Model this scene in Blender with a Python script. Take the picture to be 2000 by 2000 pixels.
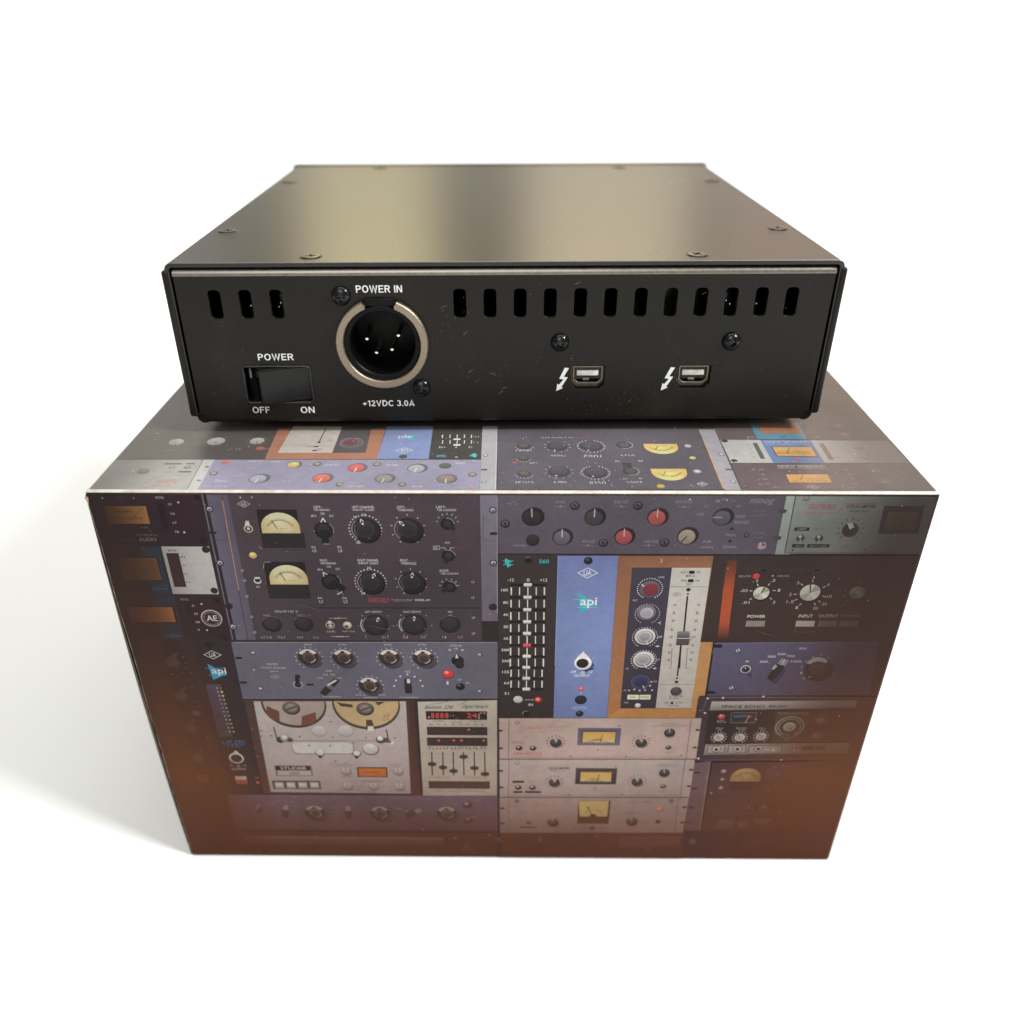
import bpy, bmesh, math, random
from mathutils import Vector, Matrix
random.seed(7)
scene = bpy.context.scene
col = scene.collection
for o in list(bpy.data.objects): bpy.data.objects.remove(o)
MM = 0.001
# ------------------------------------------------------------------ camera
cam = bpy.data.cameras.new('camera'); cam_o = bpy.data.objects.new('camera', cam); col.objects.link(cam_o)
cam.sensor_width = 36.0; cam.lens = 36.0*1623.49/2000.0
cam.shift_x = (1000-974.23)/2000.0; cam.clip_start = 0.01; cam.clip_end = 50
PITCH, YAW, ROLL = 0.53451, -0.0130, -0.00399
F = Vector((math.sin(YAW)*math.cos(PITCH), math.cos(YAW)*math.cos(PITCH), -math.sin(PITCH)))
R0 = Vector((math.cos(YAW), -math.sin(YAW), 0)); U0 = R0.cross(F)
R = math.cos(ROLL)*R0 + math.sin(ROLL)*U0; U = -math.sin(ROLL)*R0 + math.cos(ROLL)*U0
M = Matrix.Identity(4)
for i in range(3): M[i][0] = R[i]; M[i][1] = U[i]; M[i][2] = -F[i]
M.translation = Vector((-0.00053, -0.17176, 0.22985)); cam_o.matrix_world = M
cam.dof.use_dof = True; cam.dof.focus_distance = 0.215; cam.dof.aperture_fstop = 9.0
scene.camera = cam_o
# ------------------------------------------------------------------ world and lamps
w = bpy.data.worlds.new('World'); scene.world = w; w.use_nodes = True
bg = w.node_tree.nodes['Background']; bg.inputs['Color'].default_value = (0.44, 0.385, 0.305, 1); bg.inputs['Strength'].default_value = 0.58
def area(name, loc, target, size, watts, color=(1, 1, 1), size_y=None, spread=180):
    l = bpy.data.lights.new(name, 'AREA'); l.energy = watts; l.color = color; l.size = size
    if size_y: l.shape = 'RECTANGLE'; l.size_y = size_y
    l.spread = math.radians(spread)
    o = bpy.data.objects.new(name, l); col.objects.link(o); o.location = loc
    o.rotation_euler = (Vector(target)-Vector(loc)).to_track_quat('-Z', 'Y').to_euler(); return o
area('overhead_softbox', (0.0, 0.02, 1.5), (0, 0.05, 0), 1.35, 8.5, (0.87, 0.955, 1), 0.45)
area('key_softbox', (0.90, -0.34, 1.08), (0, 0.08, 0.05), 0.24, 20.5, (0.965, 0.99, 1))
area('front_softbox', (-0.15, -0.95, 0.95), (0, 0.0, 0.05), 0.7, 5.5, (0.94, 0.98, 1))
area('background_strip', (0.0, 0.80, 0.95), (0, 1.15, 0.0), 2.4, 9.5, (0.92, 0.97, 1), 0.3)
for wx, ww, wz, wh, pw, tint in ((-0.36, 0.36, 1.1, 0.96, 4.1, (1, 0.86, 0.48)), (0.25, 0.44, 1.1, 0.96, 4.8, (1, 0.825, 0.55)), (0.80, 0.5, 1.1, 0.96, 2.5, (1, 0.68, 0.50)), (-1.15, 0.8, 1.2, 0.7, 3.2, (1, 0.95, 0.88)), (1.4, 0.6, 1.2, 0.7, 2.0, (1, 0.90, 0.80))):
    area('sheen_fill_behind', (wx, 1.9, wz), (wx*0.3, 0.1, 0.15), ww, pw, tint, wh)  # added warm panels out of view, giving sheen to lid and carton top
scene.view_settings.view_transform = 'Standard'; scene.view_settings.look = 'None'
scene.view_settings.exposure = 0.0; scene.view_settings.gamma = 1.0
scene.render.engine = 'CYCLES'
# ------------------------------------------------------------------ helpers
def lin(h, g=1.0):
    h = h.lstrip('#'); r = []
    for i in (0, 2, 4):
        c = int(h[i:i+2], 16)/255.0
        r.append(min(0.82, (c/12.92 if c <= 0.04045 else ((c+0.055)/1.055)**2.4)*g))
    return r
def tag(o, label=None, cat=None, kind=None, group=None):
    if label: o['label'] = label
    if cat: o['category'] = cat
    if kind: o['kind'] = kind
    if group: o['group'] = group
    return o
def empty(name, loc, rz=0):
    o = bpy.data.objects.new(name, None); col.objects.link(o); o.empty_display_size = 0.02
    o.location = loc; o.rotation_euler = (0, 0, rz); return o
def link_mesh(name, me, mat, parent=None):
    o = bpy.data.objects.new(name, me); col.objects.link(o); o.parent = parent
    if mat is not None and not me.materials: me.materials.append(mat)
    return o
def obj(name, bm, mat, parent=None, smooth=None):
    me = bpy.data.meshes.new(name); bm.normal_update(); bm.to_mesh(me); bm.free()
    if smooth is not None:
        try: me.shade_smooth()
        except Exception: pass
        me.set_sharp_from_angle(angle=math.radians(smooth))
    return link_mesh(name, me, mat, parent)
def box_bm(bm, x0, x1, y0, y1, z0, z1, bev=0.0, seg=2):
    r = bmesh.ops.create_cube(bm, size=1.0)
    vs = r['verts']
    for v in vs:
        v.co = Vector(((x0+x1)/2+v.co.x*(x1-x0), (y0+y1)/2+v.co.y*(y1-y0), (z0+z1)/2+v.co.z*(z1-z0)))
    if bev:
        es = {e for v in vs for e in v.link_edges}
        bmesh.ops.bevel(bm, geom=list(es), offset=bev, segments=seg, affect='EDGES', profile=0.5)
def lathe(bm, prof, n=40, axis='y', c=(0, 0, 0), a0=0.0, a1=360.0, close=False):
    """profile of (radius, along) swept round an axis through c"""
    full = abs(a1-a0) >= 359.9
    m = n if full else n+1
    rings = []
    for i in range(m):
        a = math.radians(a0+(a1-a0)*i/n)
        ring = []
        for r, t in prof:
            p = (r*math.sin(a), t, r*math.cos(a)) if axis == 'y' else (r*math.cos(a), r*math.sin(a), t)
            ring.append(bm.verts.new((c[0]+p[0], c[1]+p[1], c[2]+p[2])))
        rings.append(ring)
    k = len(prof)
    for i in range(n if full else n):
        A, B = rings[i], rings[(i+1) % m]
        for j in range(k-1 if not close else k):
            q = [A[j], B[j], B[(j+1) % k], A[(j+1) % k]]
            try: bm.faces.new(q)
            except ValueError: pass
    if close and not full:
        bm.faces.new(rings[0]); bm.faces.new(list(reversed(rings[-1])))
    bmesh.ops.remove_doubles(bm, verts=bm.verts, dist=1e-7)
    bmesh.ops.recalc_face_normals(bm, faces=bm.faces)
def sheet(splines, thick, bevel=0.0):
    """flat plate with holes in the XZ plane, outer contour first; thickness runs in y from 0 to thick"""
    cu = bpy.data.curves.new('tmp', 'CURVE'); cu.dimensions = '2D'; cu.fill_mode = 'BOTH'
    cu.extrude = max(thick/2-bevel, 0); cu.bevel_depth = bevel; cu.bevel_resolution = 2; cu.offset = -bevel
    for pts in splines:
        s = cu.splines.new('POLY'); s.points.add(len(pts)-1)
        for p, (x, z) in zip(s.points, pts): p.co = (x, z, 0, 1)
        s.use_cyclic_u = True
    o = bpy.data.objects.new('tmp', cu); col.objects.link(o)
    bpy.context.view_layer.update()
    me = bpy.data.meshes.new_from_object(o.evaluated_get(bpy.context.evaluated_depsgraph_get()))
    bpy.data.objects.remove(o); bpy.data.curves.remove(cu)
    bm = bmesh.new(); bm.from_mesh(me); bpy.data.meshes.remove(me)
    for v in bm.verts: v.co = Vector((v.co.x, thick/2-v.co.z, v.co.y))
    bmesh.ops.remove_doubles(bm, verts=bm.verts, dist=2e-7)
    bmesh.ops.recalc_face_normals(bm, faces=bm.faces)
    return bm
def rr(x0, x1, z0, z1, r, n=6):
    pts = []
    for cx, cz, a0 in ((x1-r, z1-r, 0), (x0+r, z1-r, 90), (x0+r, z0+r, 180), (x1-r, z0+r, 270)):
        for i in range(n+1):
            a = math.radians(a0+90*i/n); pts.append((cx+r*math.cos(a), cz+r*math.sin(a)))
    return pts
def circ(cx, cz, r, n=48): return [(cx+r*math.cos(2*math.pi*i/n), cz+r*math.sin(2*math.pi*i/n)) for i in range(n)]
# ------------------------------------------------------------------ materials
def mat_new(name):
    m = bpy.data.materials.new(name); m.use_nodes = True; nt = m.node_tree
    return m, nt, nt.nodes['Principled BSDF']
def N(nt, t, **kw):
    n = nt.nodes.new(t)
    for k, v in kw.items():
        if k in n.inputs.keys() if hasattr(n.inputs, 'keys') else False: n.inputs[k].default_value = v
        else: setattr(n, k, v)
    return n
def ramp(nt, fac, stops):
    r = nt.nodes.new('ShaderNodeValToRGB'); nt.links.new(fac, r.inputs['Fac'])
    while len(r.color_ramp.elements) < len(stops): r.color_ramp.elements.new(0.5)
    for e, (p, c) in zip(r.color_ramp.elements, stops):
        e.position = p; e.color = (*c, 1) if isinstance(c, tuple) else (c, c, c, 1)
    return r.outputs['Color']
def noise(nt, coord, scale, detail=3, rough=0.55):
    n = nt.nodes.new('ShaderNodeTexNoise'); n.inputs['Scale'].default_value = scale; n.inputs['Detail'].default_value = detail
    n.inputs['Roughness'].default_value = rough; nt.links.new(coord, n.inputs['Vector']); return n.outputs['Fac']
def math_n(nt, op, a, b=None, clamp=False):
    n = nt.nodes.new('ShaderNodeMath'); n.operation = op; n.use_clamp = clamp
    for i, v in enumerate((a, b)):
        if v is None: continue
        if isinstance(v, (int, float)): n.inputs[i].default_value = v
        else: nt.links.new(v, n.inputs[i])
    return n.outputs[0]
def mixc(nt, fac, a, b, mode='MIX'):
    n = nt.nodes.new('ShaderNodeMix'); n.data_type = 'RGBA'; n.blend_type = mode
    for s, v in ((n.inputs[0], fac), (n.inputs[6], a), (n.inputs[7], b)):
        if isinstance(v, (int, float)): s.default_value = v
        elif isinstance(v, tuple): s.default_value = (*v, 1)
        else: nt.links.new(v, s)
    return n.outputs[2]
def simple(name, color, rough=0.5, metal=0.0, spec=0.5, var=0.25, scale=900, bump=0.0, bscale=3000):
    m, nt, b = mat_new(name)
    tc = nt.nodes.new('ShaderNodeTexCoord').outputs['Object']
    f = noise(nt, tc, scale, 4)
    c = tuple(max(0, v*(1-var)) for v in color); d = tuple(min(1, v*(1+var)) for v in color)
    nt.links.new(ramp(nt, f, [(0.3, c), (0.7, d)]), b.inputs['Base Color'])
    nt.links.new(math_n(nt, 'ADD', math_n(nt, 'MULTIPLY', f, 0.16), rough-0.08), b.inputs['Roughness'])
    b.inputs['Metallic'].default_value = metal; b.inputs['Specular IOR Level'].default_value = spec
    if bump:
        bp = nt.nodes.new('ShaderNodeBump'); bp.inputs['Strength'].default_value = bump; bp.inputs['Distance'].default_value = 0.0002
        nt.links.new(noise(nt, tc, bscale, 2), bp.inputs['Height']); nt.links.new(bp.outputs['Normal'], b.inputs['Normal'])
    return m
def powder_coat(name, base, rough, spec):
    """satin black paint with handling smudges"""
    m, nt, b = mat_new(name)
    tc = nt.nodes.new('ShaderNodeTexCoord').outputs['Object']
    big = noise(nt, tc, 38, 5, 0.62); fine = noise(nt, tc, 2600, 2)
    smudge = ramp(nt, math_n(nt, 'MULTIPLY', ramp(nt, big, [(0.50, 0.0), (0.72, 1.0)]), noise(nt, tc, 420, 6, 0.8)), [(0.1, 0.0), (0.6, 1.0)])
    nt.links.new(mixc(nt, math_n(nt, 'MULTIPLY', smudge, 0.5), base, tuple(v*2.0+0.010 for v in base)), b.inputs['Base Color'])
    r = math_n(nt, 'ADD', math_n(nt, 'MULTIPLY', smudge, 0.025), rough-0.02)
    nt.links.new(math_n(nt, 'ADD', r, math_n(nt, 'MULTIPLY', fine, 0.05)), b.inputs['Roughness'])
    b.inputs['Specular IOR Level'].default_value = spec
    bp = nt.nodes.new('ShaderNodeBump'); bp.inputs['Strength'].default_value = 0.10; bp.inputs['Distance'].default_value = 0.00012
    nt.links.new(fine, bp.inputs['Height']); nt.links.new(bp.outputs['Normal'], b.inputs['Normal'])
    return m
BW, BH, BD = 0.2032, 0.13365, 0.205
GAIN = 0.90
def print_material(name, spec, sheen_tint, rough):
    """varnished offset print: ink colour comes from the artwork, the picture fades to dark margins with a warm reflected glow painted in"""
    m, nt, b = mat_new(name)
    tc = nt.nodes.new('ShaderNodeTexCoord').outputs['Object']
    at = nt.nodes.new('ShaderNodeAttribute'); at.attribute_name = 'ink'; c = at.outputs['Color']
    mot = noise(nt, tc, 420, 4, 0.7)
    c = mixc(nt, 1.0, c, ramp(nt, mot, [(0.25, (0.80, 0.80, 0.80)), (0.75, (1.0, 1.0, 1.0))]), 'MULTIPLY')
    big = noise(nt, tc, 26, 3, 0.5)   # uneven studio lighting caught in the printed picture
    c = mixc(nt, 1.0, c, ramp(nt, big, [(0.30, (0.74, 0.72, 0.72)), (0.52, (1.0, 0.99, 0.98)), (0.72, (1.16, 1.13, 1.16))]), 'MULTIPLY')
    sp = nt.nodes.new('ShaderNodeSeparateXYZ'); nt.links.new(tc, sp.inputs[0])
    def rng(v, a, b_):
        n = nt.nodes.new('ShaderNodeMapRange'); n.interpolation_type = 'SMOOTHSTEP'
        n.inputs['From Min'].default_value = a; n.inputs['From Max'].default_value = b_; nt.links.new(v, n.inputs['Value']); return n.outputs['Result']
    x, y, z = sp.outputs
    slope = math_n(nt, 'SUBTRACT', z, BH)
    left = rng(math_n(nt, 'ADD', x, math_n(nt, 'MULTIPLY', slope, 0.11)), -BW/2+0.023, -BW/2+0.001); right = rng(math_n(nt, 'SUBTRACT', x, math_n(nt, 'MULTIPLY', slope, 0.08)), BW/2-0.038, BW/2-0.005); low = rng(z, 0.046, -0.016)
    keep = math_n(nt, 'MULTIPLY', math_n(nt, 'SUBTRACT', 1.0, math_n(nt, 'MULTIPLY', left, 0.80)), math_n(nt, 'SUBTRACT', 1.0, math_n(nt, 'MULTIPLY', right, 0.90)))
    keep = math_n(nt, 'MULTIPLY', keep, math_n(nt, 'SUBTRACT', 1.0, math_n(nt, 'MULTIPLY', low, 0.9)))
    h = ramp(nt, math_n(nt, 'DIVIDE', z, BH), [(0.0, (0.066, 0.013, 0.002)), (0.28, (0.104, 0.030, 0.006)), (0.62, (0.036, 0.014, 0.009)), (1.0, (0.017, 0.010, 0.009))])  # margin colour carries a painted warm glow, strongest low on the face
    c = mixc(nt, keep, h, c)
    if sheen_tint:   # patchy dust tint, put in to carry the missing sheen
        c = mixc(nt, math_n(nt, 'MULTIPLY', ramp(nt, noise(nt, tc, 45, 5, 0.7), [(0.3, 0.45), (0.7, 1.0)]), sheen_tint), c, (0.50, 0.455, 0.40))
    nt.links.new(c, b.inputs['Base Color'])
    sm = noise(nt, tc, 30, 5, 0.65)
    nt.links.new(math_n(nt, 'ADD', math_n(nt, 'MULTIPLY', sm, 0.22), rough), b.inputs['Roughness'])
    b.inputs['Specular IOR Level'].default_value = spec
    bp = nt.nodes.new('ShaderNodeBump'); bp.inputs['Strength'].default_value = 0.12; bp.inputs['Distance'].default_value = 0.0004
    nt.links.new(noise(nt, tc, 55, 4, 0.6), bp.inputs['Height']); nt.links.new(bp.outputs['Normal'], b.inputs['Normal'])
    return m
def edge_material():
    """folded edge where the ink has rubbed down to the pale board"""
    m, nt, b = mat_new('worn_fold')
    tc = nt.nodes.new('ShaderNodeTexCoord').outputs['Object']
    f = noise(nt, tc, 340, 5, 0.7); g = noise(nt, tc, 60, 3)
    k = ramp(nt, math_n(nt, 'ADD', math_n(nt, 'MULTIPLY', f, 0.6), math_n(nt, 'MULTIPLY', g, 0.4)), [(0.36, (0.44, 0.40, 0.35)), (0.62, (0.70, 0.655, 0.58))])
    nt.links.new(k, b.inputs['Base Color']); b.inputs['Roughness'].default_value = 0.55
    return m
def ground_material():
    m, nt, b = mat_new('white_paper')
    tc = nt.nodes.new('ShaderNodeTexCoord').outputs['Object']
    nt.links.new(ramp(nt, noise(nt, tc, 14, 4), [(0.3, (0.865, 0.865, 0.865)), (0.7, (0.88, 0.88, 0.88))]), b.inputs['Base Color'])
    b.inputs['Roughness'].default_value = 0.9; b.inputs['Specular IOR Level'].default_value = 0.1
    return m
MP = print_material('varnished_print', 0.09, 0.0, 0.27); MPT = print_material('varnished_print_sheen_tint', 0.36, 0.12, 0.24); ME = edge_material(); MG = ground_material()
M_BLACK = powder_coat('black_powder_coat', (0.0074, 0.0062, 0.0042), 0.36, 0.27)
M_LID = powder_coat('black_anodised_lid', (0.0090, 0.0072, 0.0060), 0.30, 0.55)
M_DARK = simple('dark_interior', (0.004, 0.004, 0.004), 0.7, spec=0.2)
M_PLASTIC = simple('black_plastic', (0.006, 0.0056, 0.005), 0.20, spec=0.28)
M_NICKEL = simple('nickel_shell', (0.33, 0.275, 0.205), 0.46, 1.0, var=0.14, scale=2200, bump=0.25, bscale=5200)
M_SCREW = simple('black_oxide_screw', (0.030, 0.030, 0.031), 0.20, 0.85, var=0.2)
M_LIDSCREW = simple('flush_screw', (0.055, 0.048, 0.042), 0.30, 0.75, var=0.3)
M_PIN = simple('pin_metal', (0.86, 0.82, 0.72), 0.16, 1.0, var=0.05)
M_PORT = simple('port_shell', (0.27, 0.24, 0.185), 0.34, 1.0, var=0.15)
M_TONGUE = simple('port_tongue', (0.66, 0.65, 0.62), 0.5, spec=0.3)
M_WHITE = simple('white_ink', (0.80, 0.80, 0.80), 0.6, spec=0.2, var=0.04)
M_RUBBER = simple('rubber', (0.01, 0.01, 0.01), 0.8, spec=0.2)
M_DUST = simple('dust', (0.60, 0.57, 0.52), 0.9, spec=0.1)
M_FAINT = simple('faint_dust', (0.30, 0.275, 0.24), 0.9, spec=0.1)
M_SCUFF = simple('scuff', (0.085, 0.073, 0.064), 0.7, spec=0.2)
M_EDGE_GLINT = simple('edge_glint', (0.30, 0.275, 0.235), 0.36, 1.0, var=0.12)  # bright metal along the folds paints in their highlight
M_BORE = simple('dark_bore', (0.003, 0.003, 0.003), 0.4, spec=0.15)
M_CREASE = simple('rubbed_crease', (0.42, 0.31, 0.19), 0.6, spec=0.2, var=0.4, scale=300)
M_BEZEL = simple('switch_bezel', (0.022, 0.021, 0.019), 0.28, spec=0.6)
M_GASKET = simple('port_gasket', (0.10, 0.092, 0.072), 0.4, 1.0)
M_PCB = simple('circuit_board', (0.012, 0.02, 0.014), 0.4)
M_CAP = simple('capacitor_can', (0.16, 0.16, 0.165), 0.3, 0.9)
# ------------------------------------------------------------------ setting: a white paper sweep
bm = bmesh.new()
prof = [(-2.2, 0.0), (0.95, 0.0)]
for i in range(1, 17):
    a = math.radians(72*i/16); prof.append((0.95+0.30*math.sin(a), 0.30*(1-math.cos(a))))
prof.append((prof[-1][0]+0.03, prof[-1][1]+0.085))
rows = [[bm.verts.new((x, y, z)) for x in (-3.0, -1.0, 1.0, 3.0)] for y, z in prof]
for A, B in zip(rows, rows[1:]):
    for i in range(3): bm.faces.new((A[i], A[i+1], B[i+1], B[i]))
g = obj('ground', bm, MG, None, 60); tag(g, kind='structure')
# ------------------------------------------------------------------ the printed carton
carton = empty('cardboard_box', (0, 0, 0))
tag(carton, 'printed cardboard carton covered in pictures of studio rack gear, standing on white ground', 'box')
b_ = 0.00085
bm = bmesh.new()
box_bm(bm, -BW/2, BW/2, 0, BD, 0, BH, b_, 3)
def ink(h):
    # offset inks on board: whites held down; black lift paints in haze, top gain paints in milky sheen
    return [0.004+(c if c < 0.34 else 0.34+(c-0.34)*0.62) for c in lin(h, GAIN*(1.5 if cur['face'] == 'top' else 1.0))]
cur = {'face': None, 'unit': None}
def coloured(me, rgb):
    a = me.color_attributes.new('ink', 'FLOAT_COLOR', 'POINT')
    a.data.foreach_set('color', [*rgb, 1.0]*len(me.vertices))
def take(cond, name, mat, rgb=None, label=None):
    n = bm.copy(); n.normal_update()
    bmesh.ops.delete(n, geom=[f for f in n.faces if not cond(f.normal)], context='FACES')
    o = obj(name, n, mat, carton, 40)
    if rgb: coloured(o.data, rgb)
    if label: o['label'] = label
    return o
bm.normal_update()
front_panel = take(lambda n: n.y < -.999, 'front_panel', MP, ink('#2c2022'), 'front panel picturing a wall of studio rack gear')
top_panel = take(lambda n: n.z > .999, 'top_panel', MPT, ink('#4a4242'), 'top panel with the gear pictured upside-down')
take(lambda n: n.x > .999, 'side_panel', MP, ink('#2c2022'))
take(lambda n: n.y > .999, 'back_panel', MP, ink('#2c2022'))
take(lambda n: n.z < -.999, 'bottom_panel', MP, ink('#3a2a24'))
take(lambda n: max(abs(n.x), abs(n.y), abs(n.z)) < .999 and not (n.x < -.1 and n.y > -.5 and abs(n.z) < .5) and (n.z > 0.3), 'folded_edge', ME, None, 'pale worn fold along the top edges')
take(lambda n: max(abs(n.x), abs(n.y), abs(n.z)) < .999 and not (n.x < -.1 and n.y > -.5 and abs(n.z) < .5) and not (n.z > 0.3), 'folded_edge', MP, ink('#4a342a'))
bm.free()
# left side bulges a little and shows a sliver past the front fold
bm = bmesh.new(); ys = [0.0002, 0.0006, 0.0011, 0.0018, 0.0026, 0.004, 0.007, 0.012, 0.03, 0.08, 0.14, 0.18, BD-0.001]; nz = 22
grid = []
for y in ys:
    rowv = []
    for k in range(nz+1):
        t = k/nz; z = 0.0004+(BH-0.0016)*t
        amp = 0.0031*max(0.0, math.sin(math.pi*t))**0.45*(1-0.15*t)
        back = max(0.0, min(1.0, (BD-y)/0.05))
        rowv.append(bm.verts.new((-BW/2-amp*(1-math.exp(-y/0.0015))*back, y, z)))
    grid.append(rowv)
for A, B in zip(grid, grid[1:]):
    for k in range(nz): bm.faces.new((A[k], A[k+1], B[k+1], B[k]))
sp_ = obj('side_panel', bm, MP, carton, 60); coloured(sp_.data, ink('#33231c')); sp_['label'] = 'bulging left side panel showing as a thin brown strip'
# thin pale crease down the left front fold
bm = bmesh.new(); prev = None
for k in range(61):
    t = k/60; z = 0.002+(BH-0.0035)*t; wv = 0.00006+0.00007*random.random()
    if t > 0.985: wv += 0.0004
    x = -BW/2+0.00035+0.00008*math.sin(t*23)
    cur = (bm.verts.new((x-wv, -0.00012, z)), bm.verts.new((x+wv, -0.00025, z)))
    if prev: bm.faces.new((prev[0], prev[1], cur[1], cur[0]))
    prev = cur
obj('worn_crease', bm, M_CREASE, carton)
# ------------------------------------------------------------------ flat print on the carton (millimetres on each face)
class Face: pass
FACES = {}
cur = {'face': None, 'unit': None}
units = []
STEP = 0.000009
def face(n):
    cur['face'] = n; FACES.setdefault(n, {'b': []})
def unit(name, label):
    u = {'name': name, 'label': label, 'face': cur['face'], 'v': [], 'f': [], 'c': []}
    units.append(u); cur['unit'] = u
U0_, WMM, HMM, DMM = -0.10052, 201.04, BH*1000, BD*1000
def put(pts, faces, cols):
    """one printed shape: lies one hair above whatever it overprints"""
    u = cur['unit']; top = cur['face'] == 'top'; vm = DMM if top else HMM
    pts = [(min(max(x, -0.18), WMM+0.18), min(max(y, 0.88), vm-0.88)) for x, y in pts]
    x0 = min(p[0] for p in pts); x1 = max(p[0] for p in pts); y0 = min(p[1] for p in pts); y1 = max(p[1] for p in pts)
    lev = 1
    for B in FACES[cur['face']]['b']:
        if B[4] >= lev and B[0] < x1 and B[1] > x0 and B[2] < y1 and B[3] > y0: lev = B[4]+1
    FACES[cur['face']]['b'].append((x0, x1, y0, y1, lev))
    base = len(u['v']); d = lev*STEP
    for (x, y), c in zip(pts, cols):
        X = U0_+x*MM
        u['v'].append((X, y*MM, BH+d) if top else (X, -d, y*MM)); u['c'].append(c)
    for f in faces:
        f = [base+i for i in f]
        # keep the normal pointing outwards
        a, b2, c2 = (u['v'][f[0]], u['v'][f[1]], u['v'][f[2]])
        if top: s = (b2[0]-a[0])*(c2[1]-a[1])-(b2[1]-a[1])*(c2[0]-a[0])
        else: s = (b2[0]-a[0])*(c2[2]-a[2])-(b2[2]-a[2])*(c2[0]-a[0])
        u['f'].append(f if s > 0 else f[::-1])
def RECT(x0, y0, x1, y1, c, c2=None):
    c = ink(c); d = ink(c2) if c2 else c
    put([(x0, y0), (x1, y0), (x1, y1), (x0, y1)], [(0, 1, 2, 3)], [c, c, d, d])
def RECTH(x0, y0, x1, y1, c, c2):
    c, d = ink(c), ink(c2); put([(x0, y0), (x1, y0), (x1, y1), (x0, y1)], [(0, 1, 2, 3)], [c, d, d, c])
def POLY(P, c, c2=None):
    c = ink(c)
    if c2:
        d = ink(c2); hi = max(p[1] for p in P); lo = min(p[1] for p in P)
        cs = [[a+(b-a)*(hi-p[1])/(hi-lo) for a, b in zip(c, d)] for p in P]
    else: cs = [c]*len(P)
    put(P, [tuple(range(len(P)))], cs)
def DISC(x, y, r, c, shade=0.0):
    n = max(8, min(40, int(r*10)+8)); c = ink(c)
    put([(x+r*math.sin(2*math.pi*i/n), y+r*math.cos(2*math.pi*i/n)) for i in range(n)], [tuple(range(n))],
        [[min(.85, k*(1+0.22*math.cos(2*math.pi*i/n))) for k in c] for i in range(n)])
def band(x, y, r0, r1, a0, a1, c):
    n = max(6, int(abs(a1-a0)/12)); P = []; Fc = []
    for i in range(n+1):
        a = math.radians(a0+(a1-a0)*i/n); P += [(x+r0*math.sin(a), y+r0*math.cos(a)), (x+r1*math.sin(a), y+r1*math.cos(a))]
        if i: Fc.append((2*i-2, 2*i-1, 2*i+1, 2*i))
    put(P, Fc, [ink(c)]*len(P))
def ARC(x, y, r, a0, a1, w, c): band(x, y, r-w/2, r+w/2, a0, a1, c)
def PIE(x, y, r, a0, a1, c): band(x, y, 0.02, r, a0, a1, c)
def CAP(x, y, r, ycut, c):
    """disc cut off level with the unit above it"""
    t = max(-1, min(1, (ycut-y)/r)); a = math.acos(t); n = 40
    P = [(x+r*math.sin(a+(2*math.pi-2*a)*i/n), y+r*math.cos(a+(2*math.pi-2*a)*i/n)) for i in range(n+1)]
    put(P, [tuple(range(n+1))], [ink(c)]*(n+1))
def LINE(x0, y0, x1, y1, wd, c):
    L = math.hypot(x1-x0, y1-y0) or 1; nx, ny = -(y1-y0)/L*wd/2, (x1-x0)/L*wd/2
    put([(x0+nx, y0+ny), (x1+nx, y1+ny), (x1-nx, y1-ny), (x0-nx, y0-ny)], [(0, 1, 2, 3)], [ink(c)]*4)
def DOTS(x, y, r, k, a0, a1, d, c):
    k = int(k); P = []; Fc = []
    for i in range(k):
        a = math.radians(a0+(a1-a0)*i/max(1, k-1 if abs(a1-a0) < 360 else k)); cx, cy = x+r*math.sin(a), y+r*math.cos(a); s = len(P)
        P += [(cx+d*math.sin(j*math.pi/3), cy+d*math.cos(j*math.pi/3)) for j in range(6)]; Fc.append(tuple(range(s, s+6)))
    put(P, Fc, [ink(c)]*len(P))
def TICKS(x, y, r0, r1, k, a0, a1, wd, c):
    k = int(k); P = []; Fc = []
    for i in range(k):
        a = math.radians(a0+(a1-a0)*i/max(1, k-1)); s, co = math.sin(a), math.cos(a); b = len(P)
        for r, q in ((r0, -1), (r1, -1), (r1, 1), (r0, 1)): P.append((x+r*s+q*co*wd/2, y+r*co-q*s*wd/2))
        Fc.append((b, b+1, b+2, b+3))
    put(P, Fc, [ink(c)]*len(P))
TCACHE = {}
def glyphs(t):
    if t not in TCACHE:
        cu = bpy.data.curves.new('tmp', 'FONT'); cu.body = t; cu.resolution_u = 3; cu.offset = 0.012
        o = bpy.data.objects.new('tmp', cu); col.objects.link(o); bpy.context.view_layer.update()
        me = bpy.data.meshes.new_from_object(o.evaluated_get(bpy.context.evaluated_depsgraph_get()))
        v = [(p.co.x, p.co.y) for p in me.vertices]; f = [tuple(p.vertices) for p in me.polygons]
        bpy.data.objects.remove(o); bpy.data.curves.remove(cu); bpy.data.meshes.remove(me)
        x0 = min(p[0] for p in v); x1 = max(p[0] for p in v); y0 = min(p[1] for p in v); y1 = max(p[1] for p in v)
        TCACHE[t] = ([((a-x0)/(x1-x0), (b-y0)/(y1-y0)) for a, b in v], f)
    return TCACHE[t]
def TXT(t, x0, y0, x1, y1, c, slant=0, rot=0):
    v, f = glyphs(t); hi, lo = max(y0, y1), min(y0, y1); P = []
    for a, b in v:
        a = a*(0.9 if slant else 1)+(b*0.1 if slant else 0)
        if rot: a, b = 1-a, 1-b
        P.append((x0+(x1-x0)*a, lo+(hi-lo)*b))
    put(P, f, [ink(c)]*len(P))
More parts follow.
